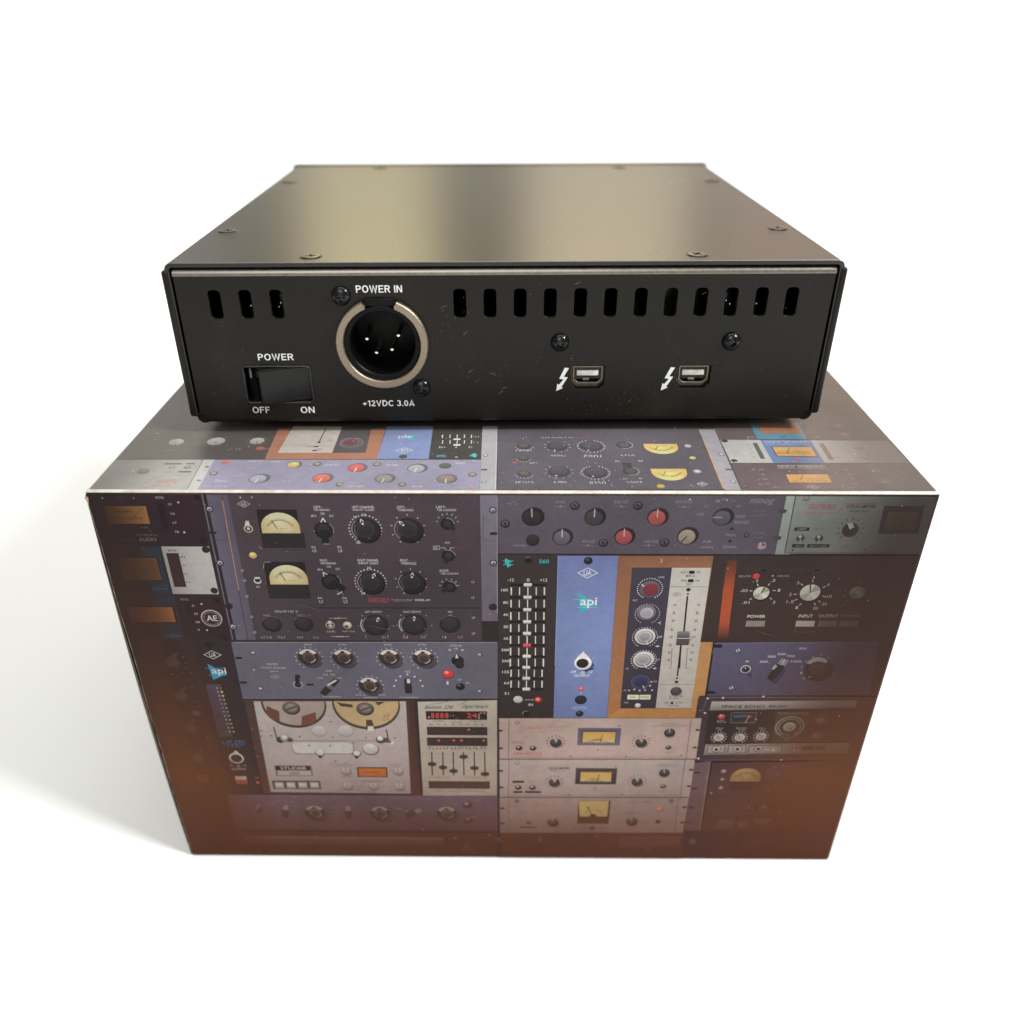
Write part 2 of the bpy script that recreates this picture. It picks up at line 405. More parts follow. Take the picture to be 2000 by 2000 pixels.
def MIC(x0, y0, x1, y1, c):
    """lettering too small to read: a run of little strokes"""
    hi, lo = max(y0, y1), min(y0, y1); h = hi-lo; x = x0; P = []; Fc = []; rnd = random.Random(int(x0*97+y0*31))
    while x < x1:
        wd = h*rnd.uniform(0.45, 0.8); s = len(P); k = rnd.choice((0, 1, 2))
        bars = [(x, lo, x+h*.18, hi)]+([(x, hi-h*.2, x+wd, hi)] if k != 1 else [(x, lo, x+wd, lo+h*.2)])+([(x+wd-h*.18, lo, x+wd, hi)] if k == 2 else [(x, lo+h*.4, x+wd*.8, lo+h*.6)])
        for a, b, c_, d in bars:
            s = len(P); P += [(a, b), (min(c_, x1), b), (min(c_, x1), d), (a, d)]; Fc.append((s, s+1, s+2, s+3))
        x += wd+h*rnd.uniform(0.2, 0.4)
        if rnd.random() < 0.12: x += h*0.5
    if P: put(P, Fc, [ink(c)]*len(P))
def UA(x, y, wd, h, c, rot=0):
    w2, h2 = wd/2, h/2
    P = [(x-w2, y), (x, y+h2), (x+w2, y), (x, y-h2)]; k = 0.86; Q = [(x+(a-x)*k, y+(b-y)*k) for a, b in P]
    put(P+Q, [(i, (i+1) % 4, 4+(i+1) % 4, 4+i) for i in range(4)], [ink(c)]*8)
    TXT('UA', x-w2*.38, y+h2*.48, x+w2*.38, y-h2*.48, c, rot=rot)
def BAR(x, y, ang, ln, wd, c):
    a = math.radians(ang); s, co = math.sin(a), math.cos(a); w2 = wd/2
    put([(x+co*w2, y-s*w2), (x+s*ln+co*w2*.8, y+co*ln-s*w2*.8), (x+s*ln-co*w2*.8, y+co*ln+s*w2*.8), (x-co*w2, y+s*w2)], [(0, 1, 2, 3)], [ink(c)]*4)
def RRECT(x0, y0, x1, y1, r, c):
    hi, lo = max(y0, y1), min(y0, y1); r = min(r, (hi-lo)/2*.98, (x1-x0)/2*.98)
    P = rr(x0, x1, lo, hi, r, 5); put(P, [tuple(range(len(P)))], [ink(c)]*len(P))
def KNOB(x, y, r, fc, rim, a, p):
    DISC(x+r*.16, y+r*.06, r*1.02, rim); DISC(x, y, r*.98, rim); DISC(x-r*.02, y-r*.08, r*.84, fc)
    s, co = math.sin(math.radians(a)), math.cos(math.radians(a)); LINE(x, y, x+s*r*.95, y+co*r*.95, r*.12, p)
def PK(x, y, r, dim=0):
    k = (('463e46', '332824', 'd2c8bc', '57453e', '3e302b') if not dim else ('553e40', '44302c', '9a8278', '66504a', '52392f'))
    DISC(x+r*.34, y-r*.42, r*.98, k[0]); DISC(x, y, r, k[1]); band(x, y, r*.62, r*.97, -62, 58, k[2]); band(x, y, r*.60, r*.78, -16, 14, k[1])
    band(x, y, r*.66, r*.74, 110, 170, k[2]); DISC(x+r*.05, y-r*.06, r*.60, k[3]); DISC(x+r*.06, y-r*.10, r*.42, k[4])
def FKP(x, y, r, a):
    s, co = math.sin(math.radians(a)), math.cos(math.radians(a))
    tip = (x+s*r*.92, y+co*r*.92); l = (x+s*r*.66-co*r*.12, y+co*r*.66+s*r*.12); rt = (x+s*r*.66+co*r*.12, y+co*r*.66-s*r*.12)
    LINE(*tip, *l, r*.06, 'e8e0e0'); LINE(*tip, *rt, r*.06, 'e8e0e0'); DISC(x+s*r*.5, y+co*r*.5, r*.08, 'f0e8e8')
def FK(x, y, r, a):
    DISC(x+r*.12, y-r*.14, r*1.02, '171216'); DISC(x, y, r, '231d22'); DISC(x-r*.04, y+r*.04, r*.74, '312b30'); DISC(x, y, r*.46, '2a252a')
    band(x, y, r*.93, r*.99, 220, 320, '8e868a'); band(x, y, r*.76, r*.80, 225, 300, '6e666a'); FKP(x, y, r, a)
def METER(x0, y0, x1, y1, dim=0, flip=0):
    hi, lo = max(y0, y1), min(y0, y1); cx = (x0+x1)/2; w2 = (x1-x0)/2; h = hi-lo; n = 22; e = ('dcd2a0', 'c8a878') if not dim else ('a8845c', '8a6844')
    if flip: e = ('e8c070', 'd09c50')
    f = (lambda t: lo+h*t) if not flip else (lambda t: hi-h*t)
    P = [(cx-w2, f(0)), (cx-w2, f(.28))]+[(cx-w2*math.cos(math.pi*i/n), f(.28+.72*math.sin(math.pi*i/n))) for i in range(1, n)]+[(cx+w2, f(.28)), (cx+w2, f(0))]
    A, B = ink(e[0]), ink(e[1]); cs = [[a+(b-a)*min(1, abs(p[0]-cx)/w2)**3 for a, b in zip(A, B)] for p in P]
    P = P+[(cx, f(.3))]; cs.append(A); k = len(P)-1
    put(P, [(i, (i+1) % k, k) for i in range(k)], cs)
    sgn = 1 if not flip else -1; arc = []
    for i in range(15):
        a = math.radians(-55+110*i/14); arc.append((cx+w2*.82*math.sin(a)*.95, f(-.08+.72*math.cos(a))))
    for i, (a, b) in enumerate(zip(arc, arc[1:])): LINE(*a, *b, w2*.022, '7a6a4a' if i < 10 else 'a04a34')
    for i, a in enumerate(arc): LINE(a[0], a[1], a[0]+(a[0]-cx)*.08, a[1]+sgn*h*.09, w2*.02, '6a5a3c' if i < 10 else 'a04a34')
    LINE(cx-w2*.16, f(.2), cx-w2*.40, f(.62), w2*.03, '2c2418'); MIC(cx-w2*.05, f(.24), cx+w2*.35, f(.18), '9a8a60')

# artwork
face('front')
unit('printed_limiter','dark maroon limiter printed in the upper left corner of the carton front')
RECT(-0.74,132.79,25.92,118.13,'33202a','2c1a22')
UA(7.34,131.76,2.87,1.53,'5a4a50')
RECT(2.51,129.75,13.16,124.33,'3a2418')
RECTH(2.75,129.53,12.84,124.59,'5e3c22','b07848')
LINE(7.71,125.09,12.18,129.2,0.16,'6a4428')
MIC(3.74,126.4,11.66,125.84,'7a5230')
MIC(4.51,128.26,9.66,127.71,'6e4a2a')
TXT('METER',15.71,132.22,17.75,131.6,'a8989c')
DISC(25.69,132.07,0.76,'20131a')
DISC(25.03,119.91,0.92,'20131a')
MIC(18.38,130.33,19.34,129.74,'c8babc')
MIC(18.49,127.78,19.46,127.18,'c8babc')
MIC(18.45,125.23,19.43,124.63,'c8babc')
MIC(18.51,122.66,19.49,122.04,'c8babc')
RECT(15.62,130.14,17.14,122.84,'24141c')
MIC(8.8,121.64,13.87,121.02,'8a7c82')
TXT('AUDIO',9.1,120.56,13.43,119.55,'8a7a80')
MIC(3.25,120.38,8.51,119.69,'5a4a4e')
MIC(10.27,123.77,12.23,123.32,'8a7a80')
DISC(20.95,130.59,0.26,'c8babc')
DISC(20.72,122.13,0.29,'c8babc')
unit('printed_meter_plate','silver plate with a dark slot printed on the left of the carton front')
RECT(1.44,117.96,14.24,103.1,'2b2024')
RECT(9.03,117.99,13.62,103.09,'27384a','223246')
RECT(3.21,115.01,12.4,107.37,'2a1c18')
RECTH(2.55,114.63,12.21,107.76,'4a3020','73502e')
TXT('AUDIO',9.13,105.51,13.01,104.67,'46607a')
MIC(7.73,106.33,13.16,105.92,'3c5468')
RECT(14.11,118.01,25.98,103.49,'b4aea8','aaa4a0')
RECT(14.96,116.06,18.05,105.73,'3a2428')
DISC(25.07,117.11,0.99,'2a1c20')
DISC(24.95,104.61,0.95,'2a1c20')
TXT('METER',15.62,117.15,17.77,116.56,'6a5a5c')
MIC(18.26,115.15,19.26,114.6,'5c4c50')
MIC(18.32,112.6,19.32,112.04,'5c4c50')
MIC(18.32,110.06,19.33,109.49,'5c4c50')
MIC(18.32,107.48,19.33,106.91,'5c4c50')
unit('printed_badge_unit','maroon unit with a round AE badge printed on the left of the carton front')
RECT(-0.33,102.95,26.48,88.65,'2f1c22','291a1e')
RECT(8.24,102.92,14.23,88.56,'25323e','20303a')
RECT(0.98,99.59,13.65,93.96,'2a1a14')
RECTH(1.23,99.25,13.04,94.4,'543420','a8673a')
DISC(22.67,95.7,2.78,'a0949a')
DISC(22.67,95.7,2.43,'3a262c')
DOTS(22.67,95.7,2.02,20,0,360,0.18,'8a7a80')
DISC(22.67,95.7,1.67,'33222a')
TXT('AE',21.35,96.66,24.14,94.83,'d0c4c6')
TXT('METER',15.68,102.1,17.8,101.42,'8a7a80')
MIC(18.3,100.07,19.27,99.39,'b8a8ac')
MIC(18.36,97.5,19.33,96.81,'b8a8ac')
MIC(18.33,94.81,19.31,94.11,'b8a8ac')
MIC(18.34,92.26,19.32,91.55,'b8a8ac')
RECT(16.61,100.49,17.86,95.76,'24141a')
DISC(25.09,101.72,0.82,'20131a')
DISC(25.01,89.31,0.85,'20131a')
TXT('AUDIO',9.06,90.36,13.51,89.28,'3a6878')
MIC(4.35,91.1,13.51,90.61,'2c4a58')
DISC(20.88,100.3,0.28,'c0b0b4')
DISC(20.76,91.74,0.28,'c0b0b4')
unit('printed_channel_strip','tall dark channel strip with blue triangle mark and LED ladder printed at left')
RECT(1.56,89.23,8.25,30.15,'3a2420','4a2c1c')
RECT(13.22,89.29,16.71,29.93,'302428','38241f')
DISC(20.26,86.71,1.14,'151014')
UA(20.69,83.34,4.94,3.04,'d8cccc')
POLY([(18.69,80.26),(23.31,76.52),(19.32,74.49)],'3597c8')
LINE(17.79,78.66,23.39,78.7,0.18,'3597c8')
LINE(18.43,76.21,23.41,76.24,0.18,'3597c8')
TXT('api',19.37,78.78,23.39,76.03,'f0eaea')
RECT(16.89,72.82,21.09,52.87,'4e4454','4a3c46')
DISC(19.77,71.51,0.22,'c0b8b4')
DISC(20.88,71.51,0.33,'b03828')
DISC(19.83,70.04,0.22,'c0b8b4')
DISC(20.94,70.05,0.33,'e8d070')
DISC(19.9,68.57,0.22,'c0b8b4')
DISC(21.01,68.58,0.33,'e8c850')
DISC(19.96,67.09,0.22,'c0b8b4')
DISC(21.07,67.1,0.33,'7c9c70')
DISC(20.02,65.6,0.22,'c0b8b4')
DISC(21.14,65.61,0.33,'7c9c70')
DISC(20.09,64.1,0.22,'c0b8b4')
DISC(21.21,64.11,0.34,'7c9c70')
DISC(20.15,62.59,0.22,'c0b8b4')
DISC(21.27,62.6,0.34,'7c9c70')
DISC(20.21,61.07,0.23,'c0b8b4')
DISC(21.34,61.08,0.34,'7c9c70')
DISC(20.28,59.54,0.23,'c0b8b4')
DISC(21.41,59.55,0.34,'7c9c70')
DISC(20.34,58,0.23,'c0b8b4')
DISC(21.48,58.01,0.34,'7c9c70')
DISC(20.41,56.45,0.23,'c0b8b4')
DISC(21.55,56.46,0.34,'7c9c70')
DISC(20.48,54.89,0.23,'c0b8b4')
DISC(21.62,54.9,0.34,'7c9c70')
MIC(17.4,51.47,24.32,50.46,'4a80a8')
MIC(17.62,50.36,24.04,49.61,'4a80a8')
MIC(18.75,49.4,22.84,48.54,'4a80a8')
DISC(20.67,44.21,2.18,'d8ccc4')
POLY([(19.71,45.94),(20.97,47.47),(22.02,45.85)],'d8ccc4')
DISC(20.7,44.15,1.64,'3a2822')
TXT('-24',18.22,41.66,19.09,40.89,'b8a49c')
TXT('dB',20.21,41.35,21.23,40.57,'b8a49c')
TXT('12',22.21,41.59,23.08,40.92,'b8a49c')
TXT('OUTPUT',18.5,40.13,22.75,39.24,'b8a49c')
RECT(18.93,36.66,22.3,35.07,'c8a8a0')
RECT(18.93,34.96,22.35,33.36,'a84838')
DISC(25.41,33.92,0.48,'d8603c')
MIC(24.94,36.36,25.89,35.68,'b8988c')
DISC(9.4,80.58,2.09,'4e4240')
DISC(9.41,80.3,1.38,'5e504c')
POLY([(9.12,82.73),(11.92,84.75),(10.64,82.47)],'5e504c')
DISC(9.23,68.35,2.07,'4e4240')
DISC(9.25,68.06,1.37,'5e504c')
POLY([(8.93,70.55),(11.76,72.61),(10.5,70.28)],'5e504c')
DISC(9.5,56.37,2.05,'4e4240')
DISC(9.52,56.06,1.36,'5e504c')
POLY([(9.18,58.6),(12.03,60.69),(10.79,58.33)],'5e504c')
DISC(9.38,44.22,2.03,'4e4240')
DISC(9.39,43.89,1.34,'5e504c')
POLY([(9.03,46.48),(11.9,48.61),(10.68,46.21)],'5e504c')
DISC(12.58,82.46,0.32,'6a5448')
DISC(12.91,80.51,0.32,'6a5448')
DISC(12.59,78.49,0.33,'6a5448')
DISC(13.75,77.03,0.33,'6a5448')
DISC(11.41,76.92,0.33,'6a5448')
DISC(13.1,72.14,0.33,'6a5448')
DISC(12.44,66.4,0.33,'6a5448')
DISC(13.76,61.89,0.34,'6a5448')
DISC(13.02,55.87,0.34,'6a5448')
DISC(13.23,47.62,0.35,'6a5448')
DISC(13.78,36.48,0.36,'6a5448')
DISC(13.79,34.33,0.36,'6a5448')
RECT(11.22,62.89,13.1,61.01,'7a645c')
MIC(12.98,65.06,14.66,64.36,'8a7468')
MIC(13.23,52.85,14.53,52.11,'9a8478')
RECT(7.61,37.46,10.87,33.94,'6e4c34')
unit('printed_rack_rail','grey rack rail with screws printed beside the dark two-meter compressor')
RECT(27.18,133.23,26.88,88.52,'6e6874','685c6a')
RECTH(28.02,133.25,34.77,88.52,'5c5866','54485a')
LINE(31.71,133.24,31.05,88.54,0.22,'4a3428')
LINE(31.65,131.28,31.3,104.77,0.19,'b08460')
DISC(28.11,128.77,0.96,'3c343c')
DISC(28.11,128.77,0.61,'a09aa2')
DISC(28.16,128.66,0.32,'4a424a')
DISC(27.94,113.16,1,'3c343c')
DISC(27.94,113.16,0.63,'a09aa2')
DISC(27.99,113.04,0.33,'4a424a')
DISC(27.83,92.93,1.05,'3c343c')
DISC(27.83,92.93,0.66,'a09aa2')
DISC(27.88,92.8,0.35,'4a424a')
RRECT(26.83,122.42,28.66,121.73,0.29,'241c22')
DISC(27.86,99.69,1.03,'261c20')
LINE(27.19,120.07,30.57,119.78,0.13,'4a4450')
LINE(31.43,127.6,30.57,119.78,0.13,'54505c')
unit('printed_rack_rail','grey rack rail with screws printed down the middle of the carton front')
RECT(93.26,133.24,97.44,95.16,'706b78','665a66')
LINE(97.38,132.15,97.23,97.58,0.2,'8c8794')
DISC(96.35,128.69,0.92,'3a343c')
DISC(96.35,128.69,0.58,'aaa4ac')
DISC(96.42,128.52,0.33,'4a444c')
DISC(96.35,113.43,0.95,'3a343c')
DISC(96.35,113.43,0.61,'aaa4ac')
DISC(96.42,113.24,0.34,'4a444c')
RRECT(95.55,122.43,97.36,121.64,0.34,'26202a')
DISC(96.14,99.73,1.09,'2a242a')
LINE(93.89,119.88,97.27,119.89,0.13,'56505c')
LINE(93.99,127.15,93.89,119.88,0.13,'56505c')
unit('printed_compressor','large dark compressor with two cream half-round meters printed on the carton front')
RECT(33.17,133.1,93.14,88.53,'473c43','41363a')
UA(36.62,130.23,3.18,1.99,'b8b0b4')
RECT(39.41,128.71,49.12,117.26,'211a1c')
RECT(39.52,122.08,50.13,117.65,'2a2224')
METER(39.87,127.87,49.27,121.99)
RECT(38.85,113.52,49.21,102.27,'211a1c')
RECT(38.73,106.71,49.39,102.55,'2a2224')
METER(39.67,112.59,49.36,106.63)
ARC(39.28,118.24,0.82,180,270,0.14,'8a8284')
LINE(39.4,117.43,49.16,117.59,0.1,'6a6064')
LINE(38.61,111.44,38.93,113.11,0.14,'9a9092')
LINE(39.03,113.36,40.72,113.53,0.14,'a09698')
DISC(36.65,123.24,1.15,'b0a494')
DISC(36.65,123.24,0.81,'3a302c')
DISC(36.65,123.24,0.41,'c8beb0')
RECT(36.22,125.52,37.09,124.89,'c0b6ac')
DISC(36.58,124.5,0.61,'d0c8bc')
DISC(36.56,115.46,0.96,'d0a458')
DISC(36.43,115.7,0.48,'ecd8a0')
DISC(36.52,107.71,0.98,'d0c8c4')
DISC(36.57,108.05,0.77,'2c2426')
RECT(35.95,108.9,37.28,108.3,'c8c0bc')
MIC(35.96,106.16,36.87,105.56,'c8c0bc')
ARC(33.11,110.91,0.31,0,300,0.17,'a09698')
ARC(33.17,107.82,0.32,0,300,0.18,'a09698')
ARC(33.01,102.85,0.32,0,300,0.18,'a09698')
ARC(33.2,96.28,0.32,0,300,0.18,'a09698')
ARC(33.24,91.17,0.33,0,300,0.18,'a09698')
ARC(91.11,107.6,0.31,0,300,0.17,'a09698')
ARC(91.01,102.77,0.32,0,300,0.18,'a09698')
ARC(91.03,96.31,0.32,0,300,0.18,'a09698')
ARC(90.93,91.12,0.33,0,300,0.18,'a09698')
TXT('LEFT-',53.28,129.75,55.27,129.06,'cfc6c6')
MIC(55.47,129.68,57.26,129.18,'7c4648')
TXT('METERING',53.39,128.87,57.04,128.37,'cfc6c6')
TXT('LEFT CHANNEL',62.56,129.78,67.93,129.09,'cfc6c6')
TXT('INPUT GAIN',62.69,128.9,67.73,128.4,'cfc6c6')
TXT('LEFT-',73.32,129.81,75.39,129.12,'cfc6c6')
MIC(75.59,129.74,77.46,129.24,'7c4648')
TXT('THRESHOLD',73.47,128.93,77.28,128.35,'cfc6c6')
TXT('LEFT-',82.75,129.83,85.22,129.15,'cfc6c6')
MIC(85.42,129.77,87.7,129.27,'7c4648')
TXT('TIME CONSTANT',82.91,128.96,87.54,128.38,'cfc6c6')
TXT('RIGHT-',53.06,114.41,55.13,113.67,'cfc6c6')
MIC(55.34,114.34,57.2,113.8,'7c4648')
TXT('METERING',53.17,113.46,56.97,112.84,'cfc6c6')
TXT('RIGHT CHANNEL',62.5,114.46,67.74,113.71,'cfc6c6')
TXT('INPUT GAIN',62.63,113.5,67.53,112.88,'cfc6c6')
TXT('RIGHT-',73.1,114.49,75.2,113.75,'cfc6c6')
MIC(75.41,114.42,77.3,113.88,'7c4648')
TXT('THRESHOLD',73.25,113.54,77.11,112.84,'cfc6c6')
TXT('RIGHT-',82.87,111.37,85.33,110.62,'cfc6c6')
MIC(85.54,111.3,87.78,110.76,'7c4648')
TXT('TIME CONSTANT',83.04,110.41,87.62,109.87,'cfc6c6')
TXT('GR',54.7,127.91,55.84,127.29,'b8aeb0')
TXT('IN',52.46,127.28,53.6,126.66,'b8aeb0')
TXT('OUT',56.8,127.29,57.94,126.67,'b8aeb0')
TXT('GR',54.58,112.47,55.76,111.8,'b8aeb0')
TXT('IN',52.19,111.58,53.37,110.91,'b8aeb0')
TXT('OUT',56.69,111.77,57.87,111.09,'b8aeb0')
DISC(55.08,122.9,2.43,'1c171b')
DISC(54.97,123.14,1.55,'2c272c')
ARC(55.08,122.9,2.36,40,115,0.2,'7a7278')
BAR(55.08,122.9,180,3.98,2.09,'1c171b')
DISC(55.19,107.49,2.52,'1c171b')
DISC(55.08,107.74,1.61,'2c272c')
ARC(55.19,107.49,2.45,40,115,0.21,'7a7278')
BAR(55.19,107.49,128,4.13,2.17,'1c171b')
LINE(55.2,126.36,54.59,125.11,0.23,'e8e0e0')
LINE(55.2,126.36,55.74,125.19,0.23,'e8e0e0')
LINE(54.5,118.9,56.07,118.91,0.17,'9a9296')
LINE(53.49,110.45,53.56,109.14,0.24,'e8e0e0')
LINE(53.49,110.45,54.53,109.74,0.24,'e8e0e0')
LINE(56.33,103.57,57.76,104.45,0.28,'d8d0d0')
TXT('BAL',51.43,118.33,52.59,117.68,'b8aeb0')
ARC(52.03,116.95,0.41,0,320,0.21,'a89ea0')
TXT('BAL',57.85,118.35,59.01,117.7,'b8aeb0')
ARC(58.46,116.97,0.41,0,320,0.21,'a89ea0')
TXT('BAL',51.29,102.77,52.49,102.07,'b8aeb0')
ARC(51.9,101.28,0.43,0,320,0.21,'a89ea0')
TXT('BAL',57.6,102.8,58.8,102.1,'b8aeb0')
ARC(58.23,101.31,0.43,0,320,0.21,'a89ea0')
DOTS(65.21,123.18,3.97,24,-150,150,0.2,'d6cece')
FK(65.2,123.1,3.42,-16)
TICKS(75.63,123.21,3.89,4.36,9,-150,150,0.18,'d0c8c8')
FK(75.63,123.13,3.41,-40)
DOTS(65.19,107.45,3.92,24,-150,150,0.21,'d6cece')
FK(65.19,107.36,3.37,25)
TICKS(75.51,107.49,3.77,4.23,9,-150,150,0.18,'d0c8c8')
FK(75.5,107.41,3.31,10)
TXT('10',64.76,127.63,65.76,126.93,'d0c8c8')
TXT('10',64.79,112.22,65.62,111.46,'d0c8c8')
TXT('15',62.71,127,63.51,126.46,'d0c8c8')
TXT('20',62.64,119.66,63.66,119.02,'d0c8c8')
TXT('20',62.51,104.3,63.5,103.6,'d0c8c8')
DISC(85.29,124.78,1.74,'211c20')
BAR(85.29,124.78,135,2.41,1.47,'2a2529')
ARC(85.29,124.78,1.6,-10,90,0.17,'989094')
DISC(85.29,124.78,0.87,'342e32')
DISC(85.27,106.12,1.82,'211c20')
BAR(85.27,106.12,230,2.52,1.54,'2a2529')
ARC(85.27,106.12,1.68,-10,90,0.18,'989094')
DISC(85.27,106.12,0.91,'342e32')
DISC(85.24,115.56,1.78,'211c20')
BAR(85.24,115.56,200,2.46,1.51,'2a2529')
ARC(85.24,115.56,1.64,-10,90,0.17,'989094')
DISC(85.24,115.56,0.89,'342e32')
TICKS(85.3,125.05,2.41,2.81,7,-80,80,0.18,'cfc6c6')
TICKS(85.13,106.12,2.1,2.59,6,-80,80,0.18,'cfc6c6')
TXT('AUX',84.42,119.66,85.71,119.1,'c0b8b8')
TXT('LEFT',81.53,118.52,83.29,117.96,'c0b8b8')
TXT('RIGHT',81.5,117.79,83.33,117.22,'c0b8b8')
MIC(86.97,118.54,88.53,118.06,'7c4648')
MIC(87.08,117.81,88.65,117.33,'7c4648')
LINE(83.42,117.88,84.37,117.88,0.14,'c8c0c0')
LINE(84.37,117.88,84.75,117.07,0.14,'c8c0c0')
LINE(86.75,117.89,85.87,117.89,0.14,'c8c0c0')
LINE(85.87,117.89,85.57,117.07,0.14,'c8c0c0')
TXT('FAIRCHILD',63.88,102.57,69.83,100.99,'9a4450',slant=1)
MIC(70.13,102.16,75.72,101.81,'a8a0a0')
MIC(70.6,101.73,75.38,101.42,'a8a0a0')
TXT('MODEL 670',76.21,102.19,80.03,101.53,'d8d0d0')
LINE(51.52,99.2,92.87,99.4,0.21,'171216')
LINE(51.49,98.93,92.86,99.13,0.11,'4a424a')
MIC(39.57,98.39,45.59,97.68,'b0a6a8')
TXT('LEFT OUTPUT',62.99,98.33,67.42,97.7,'b8b0b0')
TXT('RIGHT OUTPUT',72.93,98.38,77.57,97.75,'b8b0b0')
TXT('MIX',84.5,98.43,85.71,97.8,'b8b0b0')
TXT('50',84.67,97.18,85.46,96.55,'b0a8a8')
MIC(36.37,97.02,38.13,96.48,'9a9092')
MIC(45.15,97.07,46.58,96.53,'9a9092')
MIC(46.8,97.08,48.81,96.54,'9a5050')
DISC(38.24,93.72,2.61,'241e21')
DISC(38.14,94.09,1.88,'322b2f')
ARC(38.25,93.82,2.56,-60,40,0.14,'6a6266')
DISC(46.59,93.91,2.53,'241e21')
DISC(46.49,94.27,1.82,'322b2f')
ARC(46.6,94,2.48,-60,40,0.14,'6a6266')
DISC(84.93,93.97,2.81,'241e21')
DISC(84.8,94.33,2.02,'322b2f')
ARC(84.94,94.06,2.75,-60,40,0.14,'6a6266')
DISC(65.36,93.64,3.47,'221c20')
DISC(65.23,93.82,2.67,'2f292d')
ARC(65.36,93.64,3.83,235,300,0.25,'b8b0b2')
ARC(65.36,93.64,3.33,235,320,0.18,'8a8286')
FKP(65.36,93.64,3.04,22)
TICKS(65.5,93.64,4.41,4.7,7,-140,140,0.22,'a8a0a2')
DISC(75.41,93.87,3.46,'221c20')
DISC(75.28,94.06,2.67,'2f292d')
ARC(75.41,93.87,3.83,235,300,0.25,'b8b0b2')
ARC(75.41,93.87,3.32,235,320,0.18,'8a8286')
FKP(75.41,93.87,3.03,6)
TICKS(75.56,93.87,4.4,4.69,7,-140,140,0.22,'a8a0a2')
DISC(53.49,93.58,1.23,'a08c7c')
DISC(53.49,93.58,0.91,'4a3c34')
DISC(53.54,93.35,0.54,'b8a898')
DISC(57.98,93.6,1.23,'a08c7c')
DISC(57.98,93.6,0.9,'4a3c34')
DISC(58.03,93.37,0.54,'b8a898')
DISC(57.99,93.69,0.9,'d8ccc0')
DISC(57.73,93.23,0.51,'5a4c44')
DISC(53.45,94.49,0.58,'d0c4b8')
LINE(53.38,95.89,58.13,95.91,0.14,'b8b0b0')
LINE(53.31,89.8,58.13,89.83,0.15,'b8b0b0')
MIC(54.96,96.13,56.4,95.59,'c8c0c0')
MIC(54.7,90.05,56.74,89.54,'c8c0c0')
TXT('LINK',52.4,91.84,54.66,91.19,'a8a0a0')
MIC(56.55,91.86,59.75,91.31,'a8a0a0')
MIC(34.7,89.89,37.26,89.05,'8a8284')
MIC(39.09,89.91,41.14,89.08,'8a8284')
MIC(44.22,89.94,45.9,89.1,'8a8284')
MIC(48.61,89.97,50.14,89.13,'8a8284')
MIC(62.34,90.04,63.36,89.2,'8a8284')
MIC(66.87,90.07,68.54,89.23,'8a8284')
MIC(72.34,90.09,73.36,89.26,'8a8284')
MIC(77.07,90.12,78.39,89.29,'8a8284')
MIC(82.68,90.15,83.41,89.31,'8a8284')
MIC(86.9,90.17,88.07,89.34,'8a8284')
unit('printed_equalizer','slate grey equalizer with chrome-topped knobs and a red lamp printed on the front')
POLY([(26.44,87.78),(93.14,88.16),(97.3,88.18),(97.21,68.19),(26.34,67.55)],'5c5965')
LINE(27.08,87.69,97.08,88.09,0.18,'8a8690')
LINE(26.45,67.76,96.98,68.35,0.19,'7a6e76')
DOTS(46.61,82.35,3.64,14,-150,150,0.17,'d8d0d0')
PK(46.43,82.73,2.82)
DOTS(55.96,82.26,3.64,14,-150,150,0.17,'d8d0d0')
PK(55.78,82.64,2.82)
DOTS(68.4,82.33,3.63,14,-150,150,0.17,'d8d0d0')
PK(68.2,82.71,2.82)
DOTS(77.51,82.29,3.63,14,-150,150,0.17,'d8d0d0')
PK(77.31,82.67,2.81)
DOTS(62.2,72.37,3.72,14,-150,150,0.17,'d8d0d0')
PK(62,72.77,2.88)
TXT('BOOST',45.74,87.29,47.94,86.72,'b0a8ac')
TXT('ATTEN',54.85,87.34,57.06,86.78,'b0a8ac')
TXT('BOOST',67.12,87.41,69.32,86.85,'b0a8ac')
TXT('ATTEN',76.14,87.46,78.34,86.9,'b0a8ac')
TXT('ATTEN SEL',84.55,87.18,87.85,86.62,'b8b0b4')
TXT('5',84.13,85.71,84.94,85.05,'c8c0c4')
TXT('10',85.84,86.2,86.65,85.53,'c8c0c4')
TXT('20',87.52,85.73,88.32,85.07,'c8c0c4')
DISC(86.53,81.67,1.71,'1d1718')
POLY([(85.58,82.24),(86.4,84.82),(87.29,82.44)],'1d1718')
POLY([(85.89,82.53),(86.35,84.35),(86.78,82.63)],'cfc7c4')
DISC(87.01,80.22,1.26,'262022')
DISC(83.77,76.88,1.65,'7a2a2c')
DISC(83.77,76.98,1.42,'d83438')
DISC(83.41,77.47,0.56,'ff8a84')
RECT(83.28,74.31,83.81,73.21,'d8d0c8')
DISC(87.02,72.43,1.29,'1a1516')
DISC(86.65,72.93,0.45,'5a5050')
TXT('OFF',86.33,75.22,87.39,74.63,'b8b0b4')
TXT('ON',88.49,74.14,89.4,73.55,'b8b0b4')
DISC(31.77,84.03,0.59,'3e363c')
DISC(31.72,84.12,0.41,'d0c8c8')
LINE(31.52,84.31,31.94,83.65,0.15,'4a4248')
DISC(31.9,71.26,0.61,'3e363c')
DISC(31.84,71.36,0.42,'d0c8c8')
LINE(31.64,71.56,32.07,70.86,0.15,'4a4248')
DISC(92.49,83.72,0.59,'3e363c')
DISC(92.41,83.81,0.41,'d0c8c8')
LINE(92.2,84,92.7,83.34,0.15,'4a4248')
DISC(92.29,70.65,0.61,'3e363c')
DISC(92.21,70.75,0.42,'d0c8c8')
LINE(91.99,70.95,92.51,70.25,0.15,'4a4248')
RRECT(26.66,82.66,28.53,81.89,0.3,'18131a')
RRECT(26.51,73.94,28.41,73.14,0.3,'18131a')
